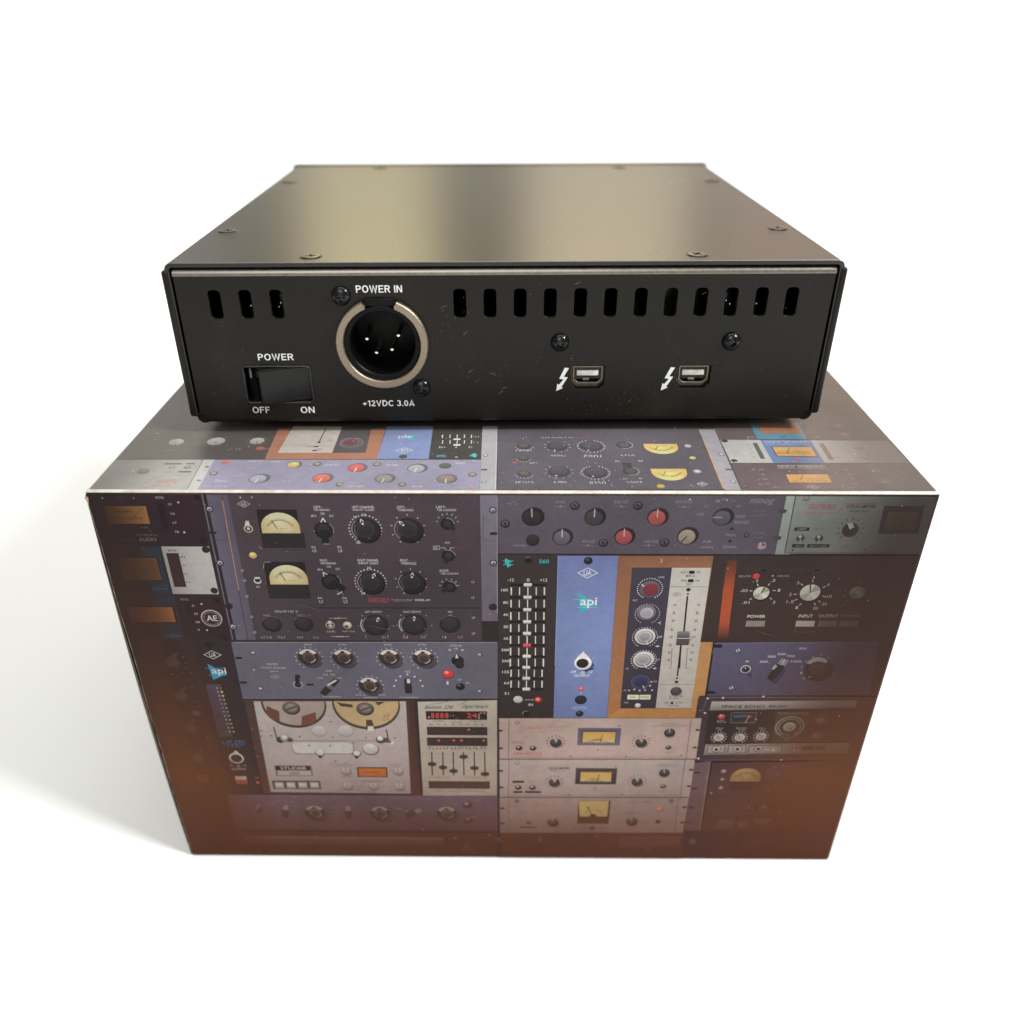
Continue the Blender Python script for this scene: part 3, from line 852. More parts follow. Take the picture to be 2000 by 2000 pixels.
DISC(31.05,78.12,0.26,'c8c0c4')
TXT('PULTEC',34.95,80.5,37.87,79.82,'b0a8ae')
TXT('PROGRAM EQUALIZER',32.96,79.14,39.86,78.55,'a8a0a6')
TXT('EQP-1A',35.33,77.86,37.58,77.27,'a8a0a6')
UA(36.49,75.69,2.8,1.69,'9a929a')
DISC(42.4,72.84,1.37,'8a8286')
DISC(42.4,72.84,0.99,'2a2426')
BAR(42.4,72.84,0,2.58,1.29,'1d1719')
DISC(42.7,75.83,0.76,'241e20')
RECT(44.68,73.26,46.73,72.56,'201a1e')
BAR(50.76,71.59,222,3.05,2.36,'2c211d')
BAR(51.49,72.7,42,2.89,2.05,'2a211e')
LINE(50.5,72.69,53.13,74.61,0.61,'c8bfb8')
MIC(48,75.67,49.21,75.08,'c0b8bc')
MIC(49.64,76.87,50.85,76.28,'c0b8bc')
MIC(51.83,76.88,53.03,76.29,'c0b8bc')
MIC(53.59,75.71,54.8,75.11,'c0b8bc')
TXT('CPS',50.61,78.15,52.19,77.56,'b8b0b4')
TXT('LOW FREQUENCY',48.66,68.75,53.88,68.19,'b0a4a8')
TXT('BANDWIDTH',60.13,68.52,63.81,68,'b0a4a8')
TXT('HIGH FREQUENCY',70.01,68.59,75.37,68.08,'b0a4a8')
TXT('SHARP',57.85,69.51,59.84,69,'a89ca0')
TXT('BROAD',64.27,69.56,66.26,69.05,'a89ca0')
BAR(72.7,72.34,180,2.5,2.2,'241c1b')
RECT(71.7,75.23,73.66,71.33,'2a2221')
RECT(72.44,75.13,73.35,73.64,'c8c4c4')
TXT('KCS',72.12,78.04,73.54,77.45,'b8b0b4')
DISC(68.84,72.51,0.3,'c8c0c4')
DISC(69.44,74.57,0.3,'c8c0c4')
DISC(70.73,76.01,0.3,'c8c0c4')
DISC(72.73,76.72,0.3,'c8c0c4')
DISC(74.64,75.94,0.3,'c8c0c4')
DISC(76.15,74.56,0.3,'c8c0c4')
DISC(76.65,72.56,0.3,'c8c0c4')
unit('printed_tape_machine','silver tape machine with two reels printed low on the carton front')
RECT(26.56,67.19,72.94,29.28,'45302c','523028')
POLY([(29.17,66.64),(71.69,66.94),(70.93,29.62),(28.71,29.95)],'a89c98','9a8480')
CAP(40.25,65.69,9.11,66.72,'3a2c28')
CAP(40.32,66.21,8.95,66.72,'52423b')
CAP(40.32,66.21,8.56,66.72,'98877f')
CAP(60.52,65.62,9.48,66.86,'3a2c28')
CAP(60.57,66.14,9.32,66.86,'5e4a34')
CAP(60.57,66.14,8.93,66.86,'b2946e')
POLY([(32.59,65.01),(35.86,62.95),(35.45,58.82),(33.68,59.66),(32.11,61.76)],'5e3a30')
POLY([(42,61.1),(46.08,62.71),(45.91,59.22),(44.92,58.14),(41.39,57.47)],'6a3e30')
POLY([(52.29,66.5),(56.67,65.6),(56.8,64.56),(53.44,64.95)],'4a3426')
POLY([(60.03,59.85),(61.75,59.87),(62.2,55.69),(59.76,55.67)],'4a3828')
POLY([(60.37,57.4),(61.87,57.41),(62.03,55.58),(59.98,55.56)],'d0c0a8')
POLY([(63.07,66.67),(65.92,66.69),(63.89,65.34)],'4a3426')
DISC(39.43,64.12,2.48,'38302e')
DISC(39.34,64.33,2.09,'62564f')
DISC(39.46,64.33,1.47,'7e7068')
LINE(38.04,63.59,40.84,64.86,0.47,'38302e')
DISC(60.15,63.96,2.48,'38302e')
DISC(60.05,64.17,2.09,'62564f')
DISC(60.17,64.17,1.47,'7e7068')
LINE(58.79,63.43,61.53,64.7,0.46,'38302e')
TXT('0',65.18,62.06,65.88,60.9,'8a6c44')
TXT('3',66.08,62.59,66.78,61.43,'8a6c44')
TXT('S',64.68,60.58,65.39,59.41,'8a6c44')
TXT('2',65.74,61.12,66.44,59.95,'8a6c44')
DISC(46.15,55.19,2.21,'9a8e8a')
DISC(46.19,55.46,1.97,'b0a4a0')
DISC(53.91,55.41,2.29,'9a8e8a')
DISC(53.85,55.63,2.05,'b0a4a0')
LINE(33.38,56.98,33.75,52.31,0.35,'3a302e')
DISC(34.63,51.77,1.19,'3a3230')
DISC(36.14,52.33,1.43,'8a7e7a')
DISC(35.96,52.77,0.87,'c8bcb6')
DISC(37.42,51.79,0.88,'4a403c')
LINE(65.46,56.15,65.79,52.01,0.35,'3a302e')
DISC(63.57,52,1.43,'4a403c')
DISC(63.45,52.54,0.87,'d0c4be')
DISC(65.07,51.9,0.95,'4a403c')
DISC(66.5,50.81,0.72,'d8ccc6')
DISC(66.06,51.25,0.56,'5a504c')
LINE(38.17,51.46,62.83,51.66,0.16,'8a7e7a')
RRECT(37.61,50.76,55.55,46.07,1.6,'6a5c58')
RRECT(37.8,50.98,55.34,46.41,1.6,'b8aca6')
DISC(45.5,46.63,1.45,'5a4c48')
DISC(45.53,46.85,1.21,'c0b4ae')
DISC(45.4,45.05,0.52,'2a201e')
DISC(56.16,46.38,1.29,'5a4c48')
DISC(56.18,46.6,1,'cabeb8')
DISC(56.03,44.91,0.52,'2a201e')
DISC(60.4,48.21,2.4,'5a4c48')
DISC(60.34,48.43,2.16,'b4a8a2')
DISC(60.14,48.87,1.36,'beb2ac')
DISC(49.88,59.03,0.27,'4a3c3a')
DISC(40.37,53.13,0.28,'4a3c3a')
DISC(49.85,52.87,0.28,'4a3c3a')
DISC(59.36,52.84,0.28,'4a3c3a')
DISC(42.73,49.62,0.28,'4a3c3a')
DISC(48.79,49.56,0.28,'4a3c3a')
DISC(55.61,50.83,0.28,'4a3c3a')
DISC(29.51,55.33,0.28,'4a3c3a')
DISC(29.36,53.26,0.28,'4a3c3a')
DISC(32.28,53.39,0.28,'4a3c3a')
DISC(67.67,52.8,0.28,'4a3c3a')
DISC(49.65,43.27,0.28,'4a3c3a')
RECT(31.33,41.33,42.37,36.91,'6e605c')
RECT(31.65,41.15,41.93,39.36,'33211f')
TXT('STUDER',33.04,40.87,40.79,39.59,'b8a49c')
RECT(31.94,39.13,41.85,37.27,'a0908a')
TXT('A800',35.28,38.67,38.48,37.5,'6a5854')
RECT(29.74,34.92,44.15,31.35,'4a3834')
RECT(30.39,34.28,33.12,31.66,'9a8a80')
RECT(30.74,33.81,32.73,32.5,'bfb0a4')
RECT(33.87,34.31,36.6,31.69,'9a8a80')
RECT(34.22,33.84,36.21,32.53,'bfb0a4')
RECT(37.43,34.34,40.16,31.72,'9a8a80')
RECT(37.78,33.87,39.77,32.56,'bfb0a4')
RECT(40.91,34.38,43.64,31.76,'9a8a80')
RECT(41.26,33.9,43.24,32.59,'bfb0a4')
RECT(55.63,40.83,64.53,36.65,'3a221a')
RECT(56.03,40.37,64.19,37,'b4632c','a85826')
MIC(58.16,39.1,61.84,38.52,'7a3c1c')
DISC(52.46,38.92,1.72,'7a6a66')
DISC(52.33,39.26,1.71,'8e7e7a')
DISC(52.23,39.5,1.23,'a4948e')
LINE(52.33,39.26,52.28,41.2,0.16,'5a4a46')
DISC(52.33,32.45,1.66,'7a6a66')
DISC(52.2,32.8,1.65,'8e7e7a')
DISC(52.1,33.04,1.19,'a4948e')
LINE(52.2,32.8,52.14,34.7,0.17,'5a4a46')
DISC(60.1,32.4,1.65,'7a6a66')
DISC(59.96,32.75,1.65,'8e7e7a')
DISC(59.86,32.99,1.19,'a4948e')
LINE(59.96,32.75,59.87,34.65,0.17,'5a4a46')
DISC(67.88,38.94,1.71,'7a6a66')
DISC(67.74,39.28,1.71,'8e7e7a')
DISC(67.63,39.51,1.23,'a4948e')
LINE(67.74,39.28,67.62,41.22,0.16,'5a4a46')
DISC(67.87,32.47,1.65,'7a6a66')
DISC(67.73,32.82,1.65,'8e7e7a')
DISC(67.62,33.06,1.19,'a4948e')
LINE(67.73,32.82,67.6,34.72,0.17,'5a4a46')
MIC(49.47,41.84,51.1,41.27,'7a6862')
MIC(51.56,42.43,53.59,41.86,'7a6862')
MIC(53.73,41.76,55.23,41.19,'7a6862')
MIC(65.29,41.86,66.91,41.29,'7a6862')
MIC(67.34,42.22,68.96,41.65,'7a6862')
MIC(51.02,36.99,53.27,36.41,'7a6862')
MIC(56.6,35.18,62.77,34.59,'7a6862')
MIC(49.79,31.29,51.28,30.69,'7a6862')
MIC(54.19,31.33,55.35,30.73,'7a6862')
MIC(59.08,30.3,60.57,29.7,'7a6862')
MIC(64.94,31.09,69.5,30.49,'7a6862')
unit('printed_reverb_unit','beige reverb controller with red display and slider faders printed on the front')
RECT(72.49,67.51,73.96,28.8,'40241c','542c20')
POLY([(74.98,66.76),(97.06,67.53),(96.88,29.02),(74.62,28.81)],'b0a496','a08c7e')
TXT('lexicon 224',76.57,65.56,85.04,64.11,'4a3c36',slant=1)
TXT('Digital Reverb',86.82,65.73,94.89,64.18,'5a4c44',slant=1)
RECT(77.03,63.31,94.24,60.04,'2c1818')
TXT('8',78.47,62.52,79.4,60.63,'d84840')
TXT('8',79.79,62.53,80.72,60.64,'d84840')
TXT('8',81.1,62.54,82.04,60.65,'d84840')
TXT('8',82.42,62.55,83.35,60.66,'d84840')
TXT('24',88.51,62.6,91.38,60.81,'d84840')
MIC(83.78,61.93,85.1,61.3,'a88080')
MIC(85.06,60.68,86.15,60.36,'a88080')
MIC(91.69,62.93,92.77,60.3,'9a7470')
DISC(93.48,62.63,0.31,'f06a58')
DISC(77.85,60.94,0.23,'e8c0b0')
MIC(78.88,59.69,82,59.26,'6a5a50')
MIC(84.24,59.41,87.05,58.87,'6a5a50')
MIC(89.4,59.76,92.66,59.34,'6a5a50')
RECT(77.06,57.27,94.26,54.03,'32201f')
RECT(77.29,56.78,79.18,54.4,'3e2a28')
RECT(79.42,56.8,81.3,54.42,'3e2a28')
RECT(81.54,56.82,83.42,54.44,'3e2a28')
RECT(83.66,56.83,85.54,54.45,'3e2a28')
RECT(85.78,56.85,87.67,54.47,'3e2a28')
RECT(87.9,56.86,89.79,54.49,'3e2a28')
RECT(90.02,56.88,91.9,54.5,'3e2a28')
RECT(92.14,56.9,94.02,54.52,'3e2a28')
DISC(88.93,56.22,0.39,'e05a4c')
RECT(76.86,53.05,94.21,49.74,'32201f')
RECT(77.09,52.55,79,50.13,'3e2a28')
RECT(79.24,52.57,81.14,50.14,'3e2a28')
RECT(81.38,52.58,83.28,50.16,'3e2a28')
RECT(83.52,52.6,85.42,50.18,'3e2a28')
RECT(85.66,52.62,87.56,50.2,'3e2a28')
RECT(87.8,52.63,89.7,50.21,'3e2a28')
RECT(89.94,52.65,91.84,50.23,'3e2a28')
RECT(92.08,52.67,93.98,50.25,'3e2a28')
DISC(80.29,51.91,0.4,'e05a4c')
DISC(84.57,51.94,0.4,'e05a4c')
DISC(86.78,51.96,0.4,'e05a4c')
DISC(93.19,52.01,0.4,'e05a4c')
MIC(77.88,58.5,78.74,57.75,'5e4e46')
MIC(77.21,49.35,78.81,48.24,'6a5a50')
MIC(79.99,58.51,80.85,57.77,'5e4e46')
MIC(79.37,49.37,80.96,48.25,'6a5a50')
MIC(82.1,58.53,82.96,57.78,'5e4e46')
MIC(81.52,49.39,83.11,48.27,'6a5a50')
MIC(84.21,58.55,85.07,57.8,'5e4e46')
MIC(83.67,49.4,85.27,48.29,'6a5a50')
MIC(86.32,58.56,87.18,57.81,'5e4e46')
MIC(85.82,49.42,87.42,48.31,'6a5a50')
MIC(88.43,58.58,89.29,57.83,'5e4e46')
MIC(87.98,49.44,89.57,48.32,'6a5a50')
MIC(90.54,58.59,91.4,57.85,'5e4e46')
MIC(90.13,49.45,91.72,48.34,'6a5a50')
MIC(92.65,58.61,93.5,57.86,'5e4e46')
MIC(92.28,49.47,93.87,48.36,'6a5a50')
LINE(78.02,47.23,77.75,37.51,0.36,'33241f')
RECT(76.67,42.82,79.09,41.68,'3a2823')
RECT(77.23,43.11,78.53,41.39,'44302a')
LINE(81.22,47.26,81.02,37.54,0.36,'33241f')
RECT(79.85,41.47,82.28,40.32,'3a2823')
RECT(80.41,41.76,81.71,40.03,'44302a')
LINE(84.26,47.28,84.12,37.57,0.36,'33241f')
RECT(82.88,40,85.32,38.85,'3a2823')
RECT(83.45,40.29,84.75,38.56,'44302a')
LINE(87.22,47.31,87.14,37.59,0.36,'33241f')
RECT(86.05,45.96,88.46,44.83,'3a2823')
RECT(86.61,46.24,87.89,44.55,'44302a')
LINE(90.34,47.33,90.32,37.62,0.36,'33241f')
RECT(89.08,41.32,91.51,40.17,'3a2823')
RECT(89.65,41.61,90.94,39.88,'44302a')
LINE(93.37,47.36,93.42,37.65,0.36,'33241f')
RECT(92.12,38.81,94.56,37.65,'3a2823')
RECT(92.69,39.1,93.99,37.36,'44302a')
LINE(78.95,46.45,80.39,46.47,0.1,'8a7a6c')
LINE(82.07,46.48,83.52,46.49,0.1,'8a7a6c')
LINE(85.12,46.5,86.56,46.52,0.1,'8a7a6c')
LINE(88.16,46.53,89.6,46.54,0.1,'8a7a6c')
LINE(91.2,46.55,92.64,46.57,0.1,'8a7a6c')
LINE(78.87,44.65,80.32,44.66,0.1,'8a7a6c')
LINE(82.01,44.67,83.46,44.69,0.1,'8a7a6c')
LINE(85.06,44.7,86.51,44.71,0.1,'8a7a6c')
LINE(88.12,44.73,89.57,44.74,0.1,'8a7a6c')
LINE(91.17,44.75,92.62,44.76,0.1,'8a7a6c')
LINE(78.8,42.94,80.25,42.95,0.1,'8a7a6c')
LINE(81.95,42.97,83.4,42.98,0.1,'8a7a6c')
LINE(85.01,42.99,86.47,43.01,0.1,'8a7a6c')
LINE(88.08,43.02,89.53,43.03,0.1,'8a7a6c')
LINE(91.14,43.05,92.6,43.06,0.1,'8a7a6c')
LINE(78.72,41.22,80.18,41.24,0.1,'8a7a6c')
LINE(81.89,41.25,83.34,41.26,0.1,'8a7a6c')
LINE(84.96,41.28,86.42,41.29,0.1,'8a7a6c')
LINE(88.04,41.3,89.5,41.32,0.1,'8a7a6c')
LINE(91.12,41.33,92.57,41.34,0.1,'8a7a6c')
LINE(78.65,39.49,80.12,39.51,0.1,'8a7a6c')
LINE(81.82,39.52,83.29,39.53,0.1,'8a7a6c')
LINE(84.91,39.55,86.37,39.56,0.1,'8a7a6c')
LINE(88,39.58,89.46,39.59,0.1,'8a7a6c')
LINE(91.09,39.6,92.55,39.61,0.1,'8a7a6c')
RECT(76.5,35.12,94.77,31.92,'4a302a')
MIC(76.81,36.95,83.36,36.36,'7a665a')
MIC(85.4,37.03,93.98,36.45,'7a665a')
MIC(77.37,31.2,93.09,30.6,'7a6458')
unit('printed_equalizer','purple brown equalizer fading into the bottom margin, where a warm glow is painted in')
POLY([(15.09,28.74),(97.05,28.9),(96.98,12.8),(15.05,12.85)],'66505a','5c3e3c')
PK(40.99,20.99,3.14,1)
PK(61.03,20.81,3.13,1)
PK(81.49,20.89,3.13,1)
BAR(32.14,22.02,190,3.56,2.37,'4a3030')
BAR(32.14,22.02,370,2.12,1.69,'8a6e66')
BAR(51.32,21.84,182,3.55,2.37,'4a3030')
BAR(51.32,21.84,362,2.11,1.69,'8a6e66')
BAR(71.81,21.42,235,3.55,2.36,'4a3030')
BAR(71.81,21.42,415,2.11,1.69,'8a6e66')
DISC(24.08,21.88,1.1,'4e3638')
LINE(23.2,22.18,24.3,24.42,0.34,'9a7e7a')
DISC(87.91,24.79,1.51,'4a302e')
DISC(87.59,25.28,0.75,'8a6e68')
DISC(88.01,17.94,1.44,'4a302e')
DISC(87.77,18.44,0.68,'7a5a54')
MIC(27.62,25.88,29.81,25.27,'8a7074')
MIC(30.46,26.64,32.64,26.03,'8a7074')
MIC(32.78,25.81,34.96,25.19,'8a7074')
MIC(26.62,24.52,28.82,23.9,'8a7074')
MIC(35.25,28.03,37.43,27.42,'8a7074')
MIC(34.72,23.98,36.92,23.36,'8a7074')
MIC(46.46,23.35,48.65,22.73,'8a7074')
MIC(45.85,21.61,48.05,20.98,'8a7074')
MIC(46.48,19.61,48.69,18.98,'8a7074')
MIC(54.85,27.6,57.02,26.99,'8a7074')
MIC(66.05,23.42,68.24,22.8,'8a7074')
MIC(75.46,27.43,77.63,26.82,'8a7074')
MIC(90.21,27.21,92.37,26.6,'8a7074')
MIC(88.46,19.53,90.66,18.9,'8a7074')
LINE(15.46,12.73,96.98,12.8,0.26,'3c241e')
POLY([(14.9,11.95),(96.98,12.03),(96.93,-0.42),(13.69,-0.68)],'553022','4e2a1c')
RRECT(17.18,10.02,80.02,6.36,0.35,'6a4436')
RECT(17.44,9.83,79.88,8.65,'7a5548')
POLY([(84.89,3.48),(87.26,7.36),(89.52,3.54)],'704238')
DISC(83.68,9.42,0.69,'7a5450')
MIC(87.65,10.14,93.69,9.36,'7a5040')
unit('printed_equalizer','purple grey equalizer with red and grey knobs printed along the top edge')
RECT(97.54,133.23,170.49,116.28,'565058','544a56')
TICKS(105.84,126.74,2.98,3.35,11,-140,140,0.12,'6e6878')
TICKS(120.85,126.86,2.9,3.26,11,-140,140,0.12,'6e6878')
TICKS(135.86,126.98,2.83,3.17,11,-140,140,0.12,'6e6878')
TICKS(151.48,126.99,2.89,3.25,11,-140,140,0.12,'6e6878')
TICKS(113.21,121.21,2.87,3.23,11,-140,140,0.12,'6e6878')
TICKS(128.38,121.38,2.87,3.22,11,-140,140,0.12,'6e6878')
TICKS(143.59,121.51,2.86,3.21,11,-140,140,0.12,'6e6878')
KNOB(105.78,126.74,2.55,'30262a','221a1e',-4,'a09898')
KNOB(120.73,126.78,2.42,'3e3a3e','241e22',0,'a8a0a2')
KNOB(135.81,126.83,2.42,'9a4e4c','2a2024',0,'c89a94')
KNOB(151.43,126.88,2.41,'544e58','2a242c',-92,'8a848c')
KNOB(113.15,121.1,2.39,'5c5660','2a242c',0,'a8a0a8')
KNOB(128.26,121.3,2.39,'984a4c','2a2024',0,'c89a94')
KNOB(143.59,121.47,2.45,'8c8074','2a2226',215,'2c2426')
DISC(115.94,129.94,1.17,'262025')
DISC(115.87,130.05,0.82,'544e52')
LINE(115.49,130.23,116.39,129.73,0.25,'221c20')
LINE(115.79,130.53,116.09,129.43,0.25,'221c20')
DISC(130.97,129.99,1.17,'262025')
DISC(130.9,130.1,0.82,'544e52')
LINE(130.51,130.28,131.43,129.77,0.25,'221c20')
LINE(130.8,130.57,131.14,129.48,0.25,'221c20')
DISC(99.3,124.85,1.19,'262025')
DISC(99.23,124.96,0.83,'544e52')
LINE(98.85,125.14,99.75,124.62,0.26,'221c20')
LINE(99.17,125.45,99.43,124.32,0.26,'221c20')
DISC(123.34,119.44,1.2,'262025')
DISC(123.27,119.56,0.84,'544e52')
LINE(122.87,119.75,123.81,119.21,0.26,'221c20')
LINE(123.17,120.06,123.5,118.9,0.26,'221c20')
DISC(138.36,119.57,1.2,'262025')
DISC(138.29,119.69,0.84,'544e52')
LINE(137.88,119.88,138.84,119.34,0.26,'221c20')
LINE(138.18,120.19,138.55,119.03,0.26,'221c20')
DISC(167.18,124.92,1.18,'262025')
DISC(167.1,125.03,0.83,'544e52')
LINE(166.68,125.22,167.66,124.69,0.25,'221c20')
LINE(166.95,125.52,167.4,124.39,0.25,'221c20')
DISC(106.05,120.19,1.69,'241e22')
DISC(105.92,120.38,1.43,'30282c')
LINE(100.31,130.12,101,131,0.16,'77707c')
LINE(101,131,101.82,130.85,0.16,'77707c')
LINE(101.82,130.85,102.33,130.42,0.16,'77707c')
LINE(102.33,130.42,101.58,129.97,0.16,'77707c')
TXT('20 HZ',111.23,131.32,113.63,130.59,'7d7684')
TXT('800 HZ',125.28,131.43,128.62,130.63,'7d7684')
TXT('2.6 KHZ',139.8,131.62,143.82,130.75,'7d7684')
TXT('40 HZ',118.06,120.28,121.24,119.43,'7d7684')
TXT('160 HZ',133.09,120.33,136.84,119.48,'7d7684')
TXT('AIR',147.51,120.3,149.77,119.53,'7d7684')
TXT('GAIN',147.26,118.68,150.3,117.91,'7d7684')
TXT('POWER',101.32,118.9,104.45,118.28,'7d7684')
TXT('SIGNAL',152.69,118.78,156.19,118.01,'7d7684')
TXT('PEAK',152.93,122.23,155.44,121.55,'7d7684')
TXT('OFF',145.31,127.98,146.96,127.31,'7d7684')
TXT('AIR',154.57,127.53,157.1,126.78,'7d7684')
TXT('BAND',154.68,125.93,158.14,125.03,'7d7684')
LINE(110.95,129.71,114.12,129.72,0.13,'777080')
DISC(112.53,129.71,0.32,'777080')
LINE(125.43,129.75,128.59,129.76,0.13,'777080')
DISC(127.01,129.76,0.32,'777080')
LINE(140.34,129.65,143.5,129.66,0.13,'777080')
DISC(141.92,129.65,0.32,'777080')
LINE(117.96,118.65,121.21,118.66,0.13,'777080')
DISC(119.58,118.66,0.33,'777080')
LINE(132.9,118.7,136.15,118.72,0.13,'777080')
DISC(134.52,118.71,0.32,'777080')
DISC(154.16,123.67,0.45,'2c262c')
DISC(154.21,120.09,0.45,'2c262c')
DISC(158.01,121.87,0.71,'2a242a')
DISC(158.01,121.87,0.45,'564e5a')
TXT('moog',157.15,131.89,163.3,130.22,'7d7584',slant=1)
MIC(158.79,128.83,161.63,128.28,'726a7a')
LINE(158.21,127.35,160.24,127.35,0.13,'726a7a')
LINE(160.24,127.35,161.76,127.73,0.13,'726a7a')
MIC(159.73,122.71,162.29,122.1,'726a7a')
MIC(160.24,121.42,162.16,120.96,'726a7a')
DISC(162.16,118.73,1.1,'9a8c90')
POLY([(162.16,118.73),(161.96,120.04),(163.26,118.74)],'544a5e')
DISC(160.98,118.88,0.45,'8a3a44')
TXT('1',149.24,131.72,150.3,130.99,'777080')
TXT('10',150.64,132.23,151.71,131.5,'777080')
TXT('25',152.91,131.73,153.97,131,'777080')
TXT('40',154.29,130.35,155.36,129.62,'777080')
TXT('2.5',146.75,130.26,147.82,129.52,'777080')
unit('printed_graphic_equalizer','narrow black graphic equalizer with a column of white sliders and one red slider')
RECT(97.47,115.92,113.62,77.42,'382e2e','342a29')
RECT(97.7,90.91,113.17,60.9,'342a29','302523')
POLY([(99.24,114.82),(101.08,113.92),(99.24,112.99)],'38b0b4')
POLY([(99.57,113.63),(101.09,112.92),(99.83,112.04)],'38b0b4')
LINE(98.71,114.07,101.35,114.08,0.16,'38b0b4')
LINE(98.78,112.91,101.35,112.92,0.17,'38b0b4')
TXT('560',107.74,114.54,110.18,113.35,'3aa8ac')
DISC(105.03,114.37,0.99,'1a1517')
ARC(105.03,114.37,0.86,-60,40,0.16,'7a7276')
TXT('-12',99.91,108.73,101.51,107.83,'cfc8c4')
TXT('0',104.72,108.74,105.46,107.77,'cfc8c4')
TXT('+12',108.06,108.76,109.93,107.78,'cfc8c4')
MIC(99.04,110.99,100.3,110.1,'3e3634')
DISC(110.6,110.63,0.6,'38302e')
LINE(100.85,105.98,100.86,103.57,0.37,'e0d8d4')
LINE(102.94,105.99,102.96,103.58,0.27,'e0d8d4')
LINE(105.05,106,105.09,103.59,0.27,'e0d8d4')
LINE(107.17,106.01,107.22,103.6,0.27,'e0d8d4')
LINE(109.25,106.02,109.31,103.61,0.37,'e0d8d4')
RECT(100.65,107.07,109.7,106.41,'181214')
RRECT(103.97,107.31,106.05,106.16,0.4,'8a8480')
RRECT(103.97,107.31,106.05,106.49,0.3,'e0d8d2')
LINE(100.8,102.06,100.81,99.61,0.37,'e0d8d4')
LINE(102.91,102.07,102.93,99.62,0.27,'e0d8d4')
LINE(105.04,102.08,105.08,99.63,0.27,'e0d8d4')
LINE(107.18,102.09,107.23,99.64,0.27,'e0d8d4')
LINE(109.28,102.1,109.34,99.65,0.37,'e0d8d4')
RECT(100.6,103.17,109.74,102.5,'181214')
RRECT(103.95,103.42,106.05,102.25,0.41,'8a8480')
RRECT(103.95,103.42,106.05,102.59,0.3,'e0d8d2')
LINE(100.75,98.07,100.76,95.57,0.38,'e0d8d4')
LINE(102.87,98.08,102.9,95.58,0.27,'e0d8d4')
LINE(105.03,98.09,105.07,95.59,0.27,'e0d8d4')
LINE(107.19,98.1,107.24,95.6,0.27,'e0d8d4')
LINE(109.31,98.11,109.37,95.61,0.38,'e0d8d4')
RECT(100.54,99.2,109.77,98.52,'181214')
RRECT(103.93,99.46,106.05,98.26,0.41,'8a8480')
RRECT(103.92,99.46,106.04,98.61,0.31,'e0d8d2')
LINE(100.73,94.13,100.74,91.58,0.38,'e0d8d4')
LINE(102.87,94.14,102.9,91.6,0.28,'e0d8d4')
LINE(105.05,94.15,105.09,91.61,0.28,'e0d8d4')
LINE(107.23,94.17,107.28,91.62,0.28,'e0d8d4')
LINE(109.37,94.18,109.43,91.63,0.38,'e0d8d4')
RECT(100.52,95.29,109.83,94.59,'181214')
RRECT(103.94,95.55,106.08,94.33,0.41,'8a8480')
RRECT(103.94,95.55,106.07,94.68,0.31,'e0d8d2')
LINE(100.71,90.25,100.72,87.66,0.38,'e0d8d4')
LINE(102.87,90.27,102.9,87.67,0.28,'e0d8d4')
LINE(105.07,90.28,105.11,87.68,0.28,'e0d8d4')
LINE(107.27,90.29,107.32,87.7,0.28,'e0d8d4')
LINE(109.43,90.3,109.49,87.71,0.38,'e0d8d4')
RECT(100.5,91.43,109.9,90.72,'181214')
RRECT(103.95,91.7,106.1,90.46,0.42,'8a8480')
RRECT(103.94,91.7,106.1,90.81,0.31,'e0d8d2')
LINE(100.73,86.26,100.74,83.62,0.39,'e0d8d4')
LINE(102.91,86.27,102.93,83.63,0.28,'e0d8d4')
LINE(105.13,86.28,105.16,83.64,0.28,'e0d8d4')
LINE(107.34,86.3,107.39,83.65,0.28,'e0d8d4')
LINE(109.52,86.31,109.59,83.67,0.39,'e0d8d4')
RECT(100.51,87.46,110,86.74,'181214')
RRECT(103.99,87.73,106.17,86.46,0.42,'8a3030')
RRECT(103.99,87.73,106.17,86.83,0.32,'e05058')
LINE(100.67,82.47,100.68,79.77,0.39,'e0d8d4')
LINE(102.87,82.48,102.89,79.79,0.28,'e0d8d4')
LINE(105.11,82.49,105.15,79.8,0.28,'e0d8d4')
LINE(107.34,82.51,107.4,79.82,0.28,'e0d8d4')
LINE(109.55,82.52,109.61,79.83,0.39,'e0d8d4')
RECT(100.45,83.69,110.02,82.95,'181214')
RRECT(103.96,83.96,106.16,82.68,0.43,'8a8480')
RRECT(103.96,83.96,106.16,83.04,0.32,'e0d8d2')
TXT('16K',98.3,105.6,100.18,104.69,'e0d8d4')
TXT('8K',98.77,101.59,100.26,100.75,'e0d8d4')
TXT('4K',98.76,97.68,100.27,96.82,'e0d8d4')
TXT('2K',98.83,93.78,100.28,92.9,'e0d8d4')
TXT('1K',98.97,89.8,100.3,89,'e0d8d4')
TXT('500',98.33,85.93,100.31,85.11,'e0d8d4')
TXT('250',98.39,82.09,100.32,81.26,'e0d8d4')
RECT(100.72,79.82,109.61,79.05,'181214')
RRECT(103.95,80.04,106.05,78.83,0.39,'8a8480')
RRECT(103.95,80.04,106.05,79.18,0.3,'e0d8d2')
LINE(100.93,78.64,100.9,76.12,0.36,'e0d8d4')
LINE(102.97,78.65,102.96,76.13,0.26,'e0d8d4')
LINE(105.08,78.66,105.08,76.15,0.26,'e0d8d4')
LINE(107.19,78.68,107.2,76.16,0.26,'e0d8d4')
LINE(109.29,78.69,109.32,76.17,0.36,'e0d8d4')
RECT(100.74,75.93,109.7,75.14,'181214')
RRECT(103.99,76.15,106.12,74.92,0.4,'8a8480')
RRECT(103.99,76.15,106.11,75.27,0.3,'e0d8d2')
LINE(100.94,74.72,100.92,72.16,0.37,'e0d8d4')
LINE(103,74.73,102.99,72.17,0.27,'e0d8d4')
LINE(105.13,74.74,105.13,72.18,0.27,'e0d8d4')
LINE(107.26,74.76,107.27,72.2,0.27,'e0d8d4')
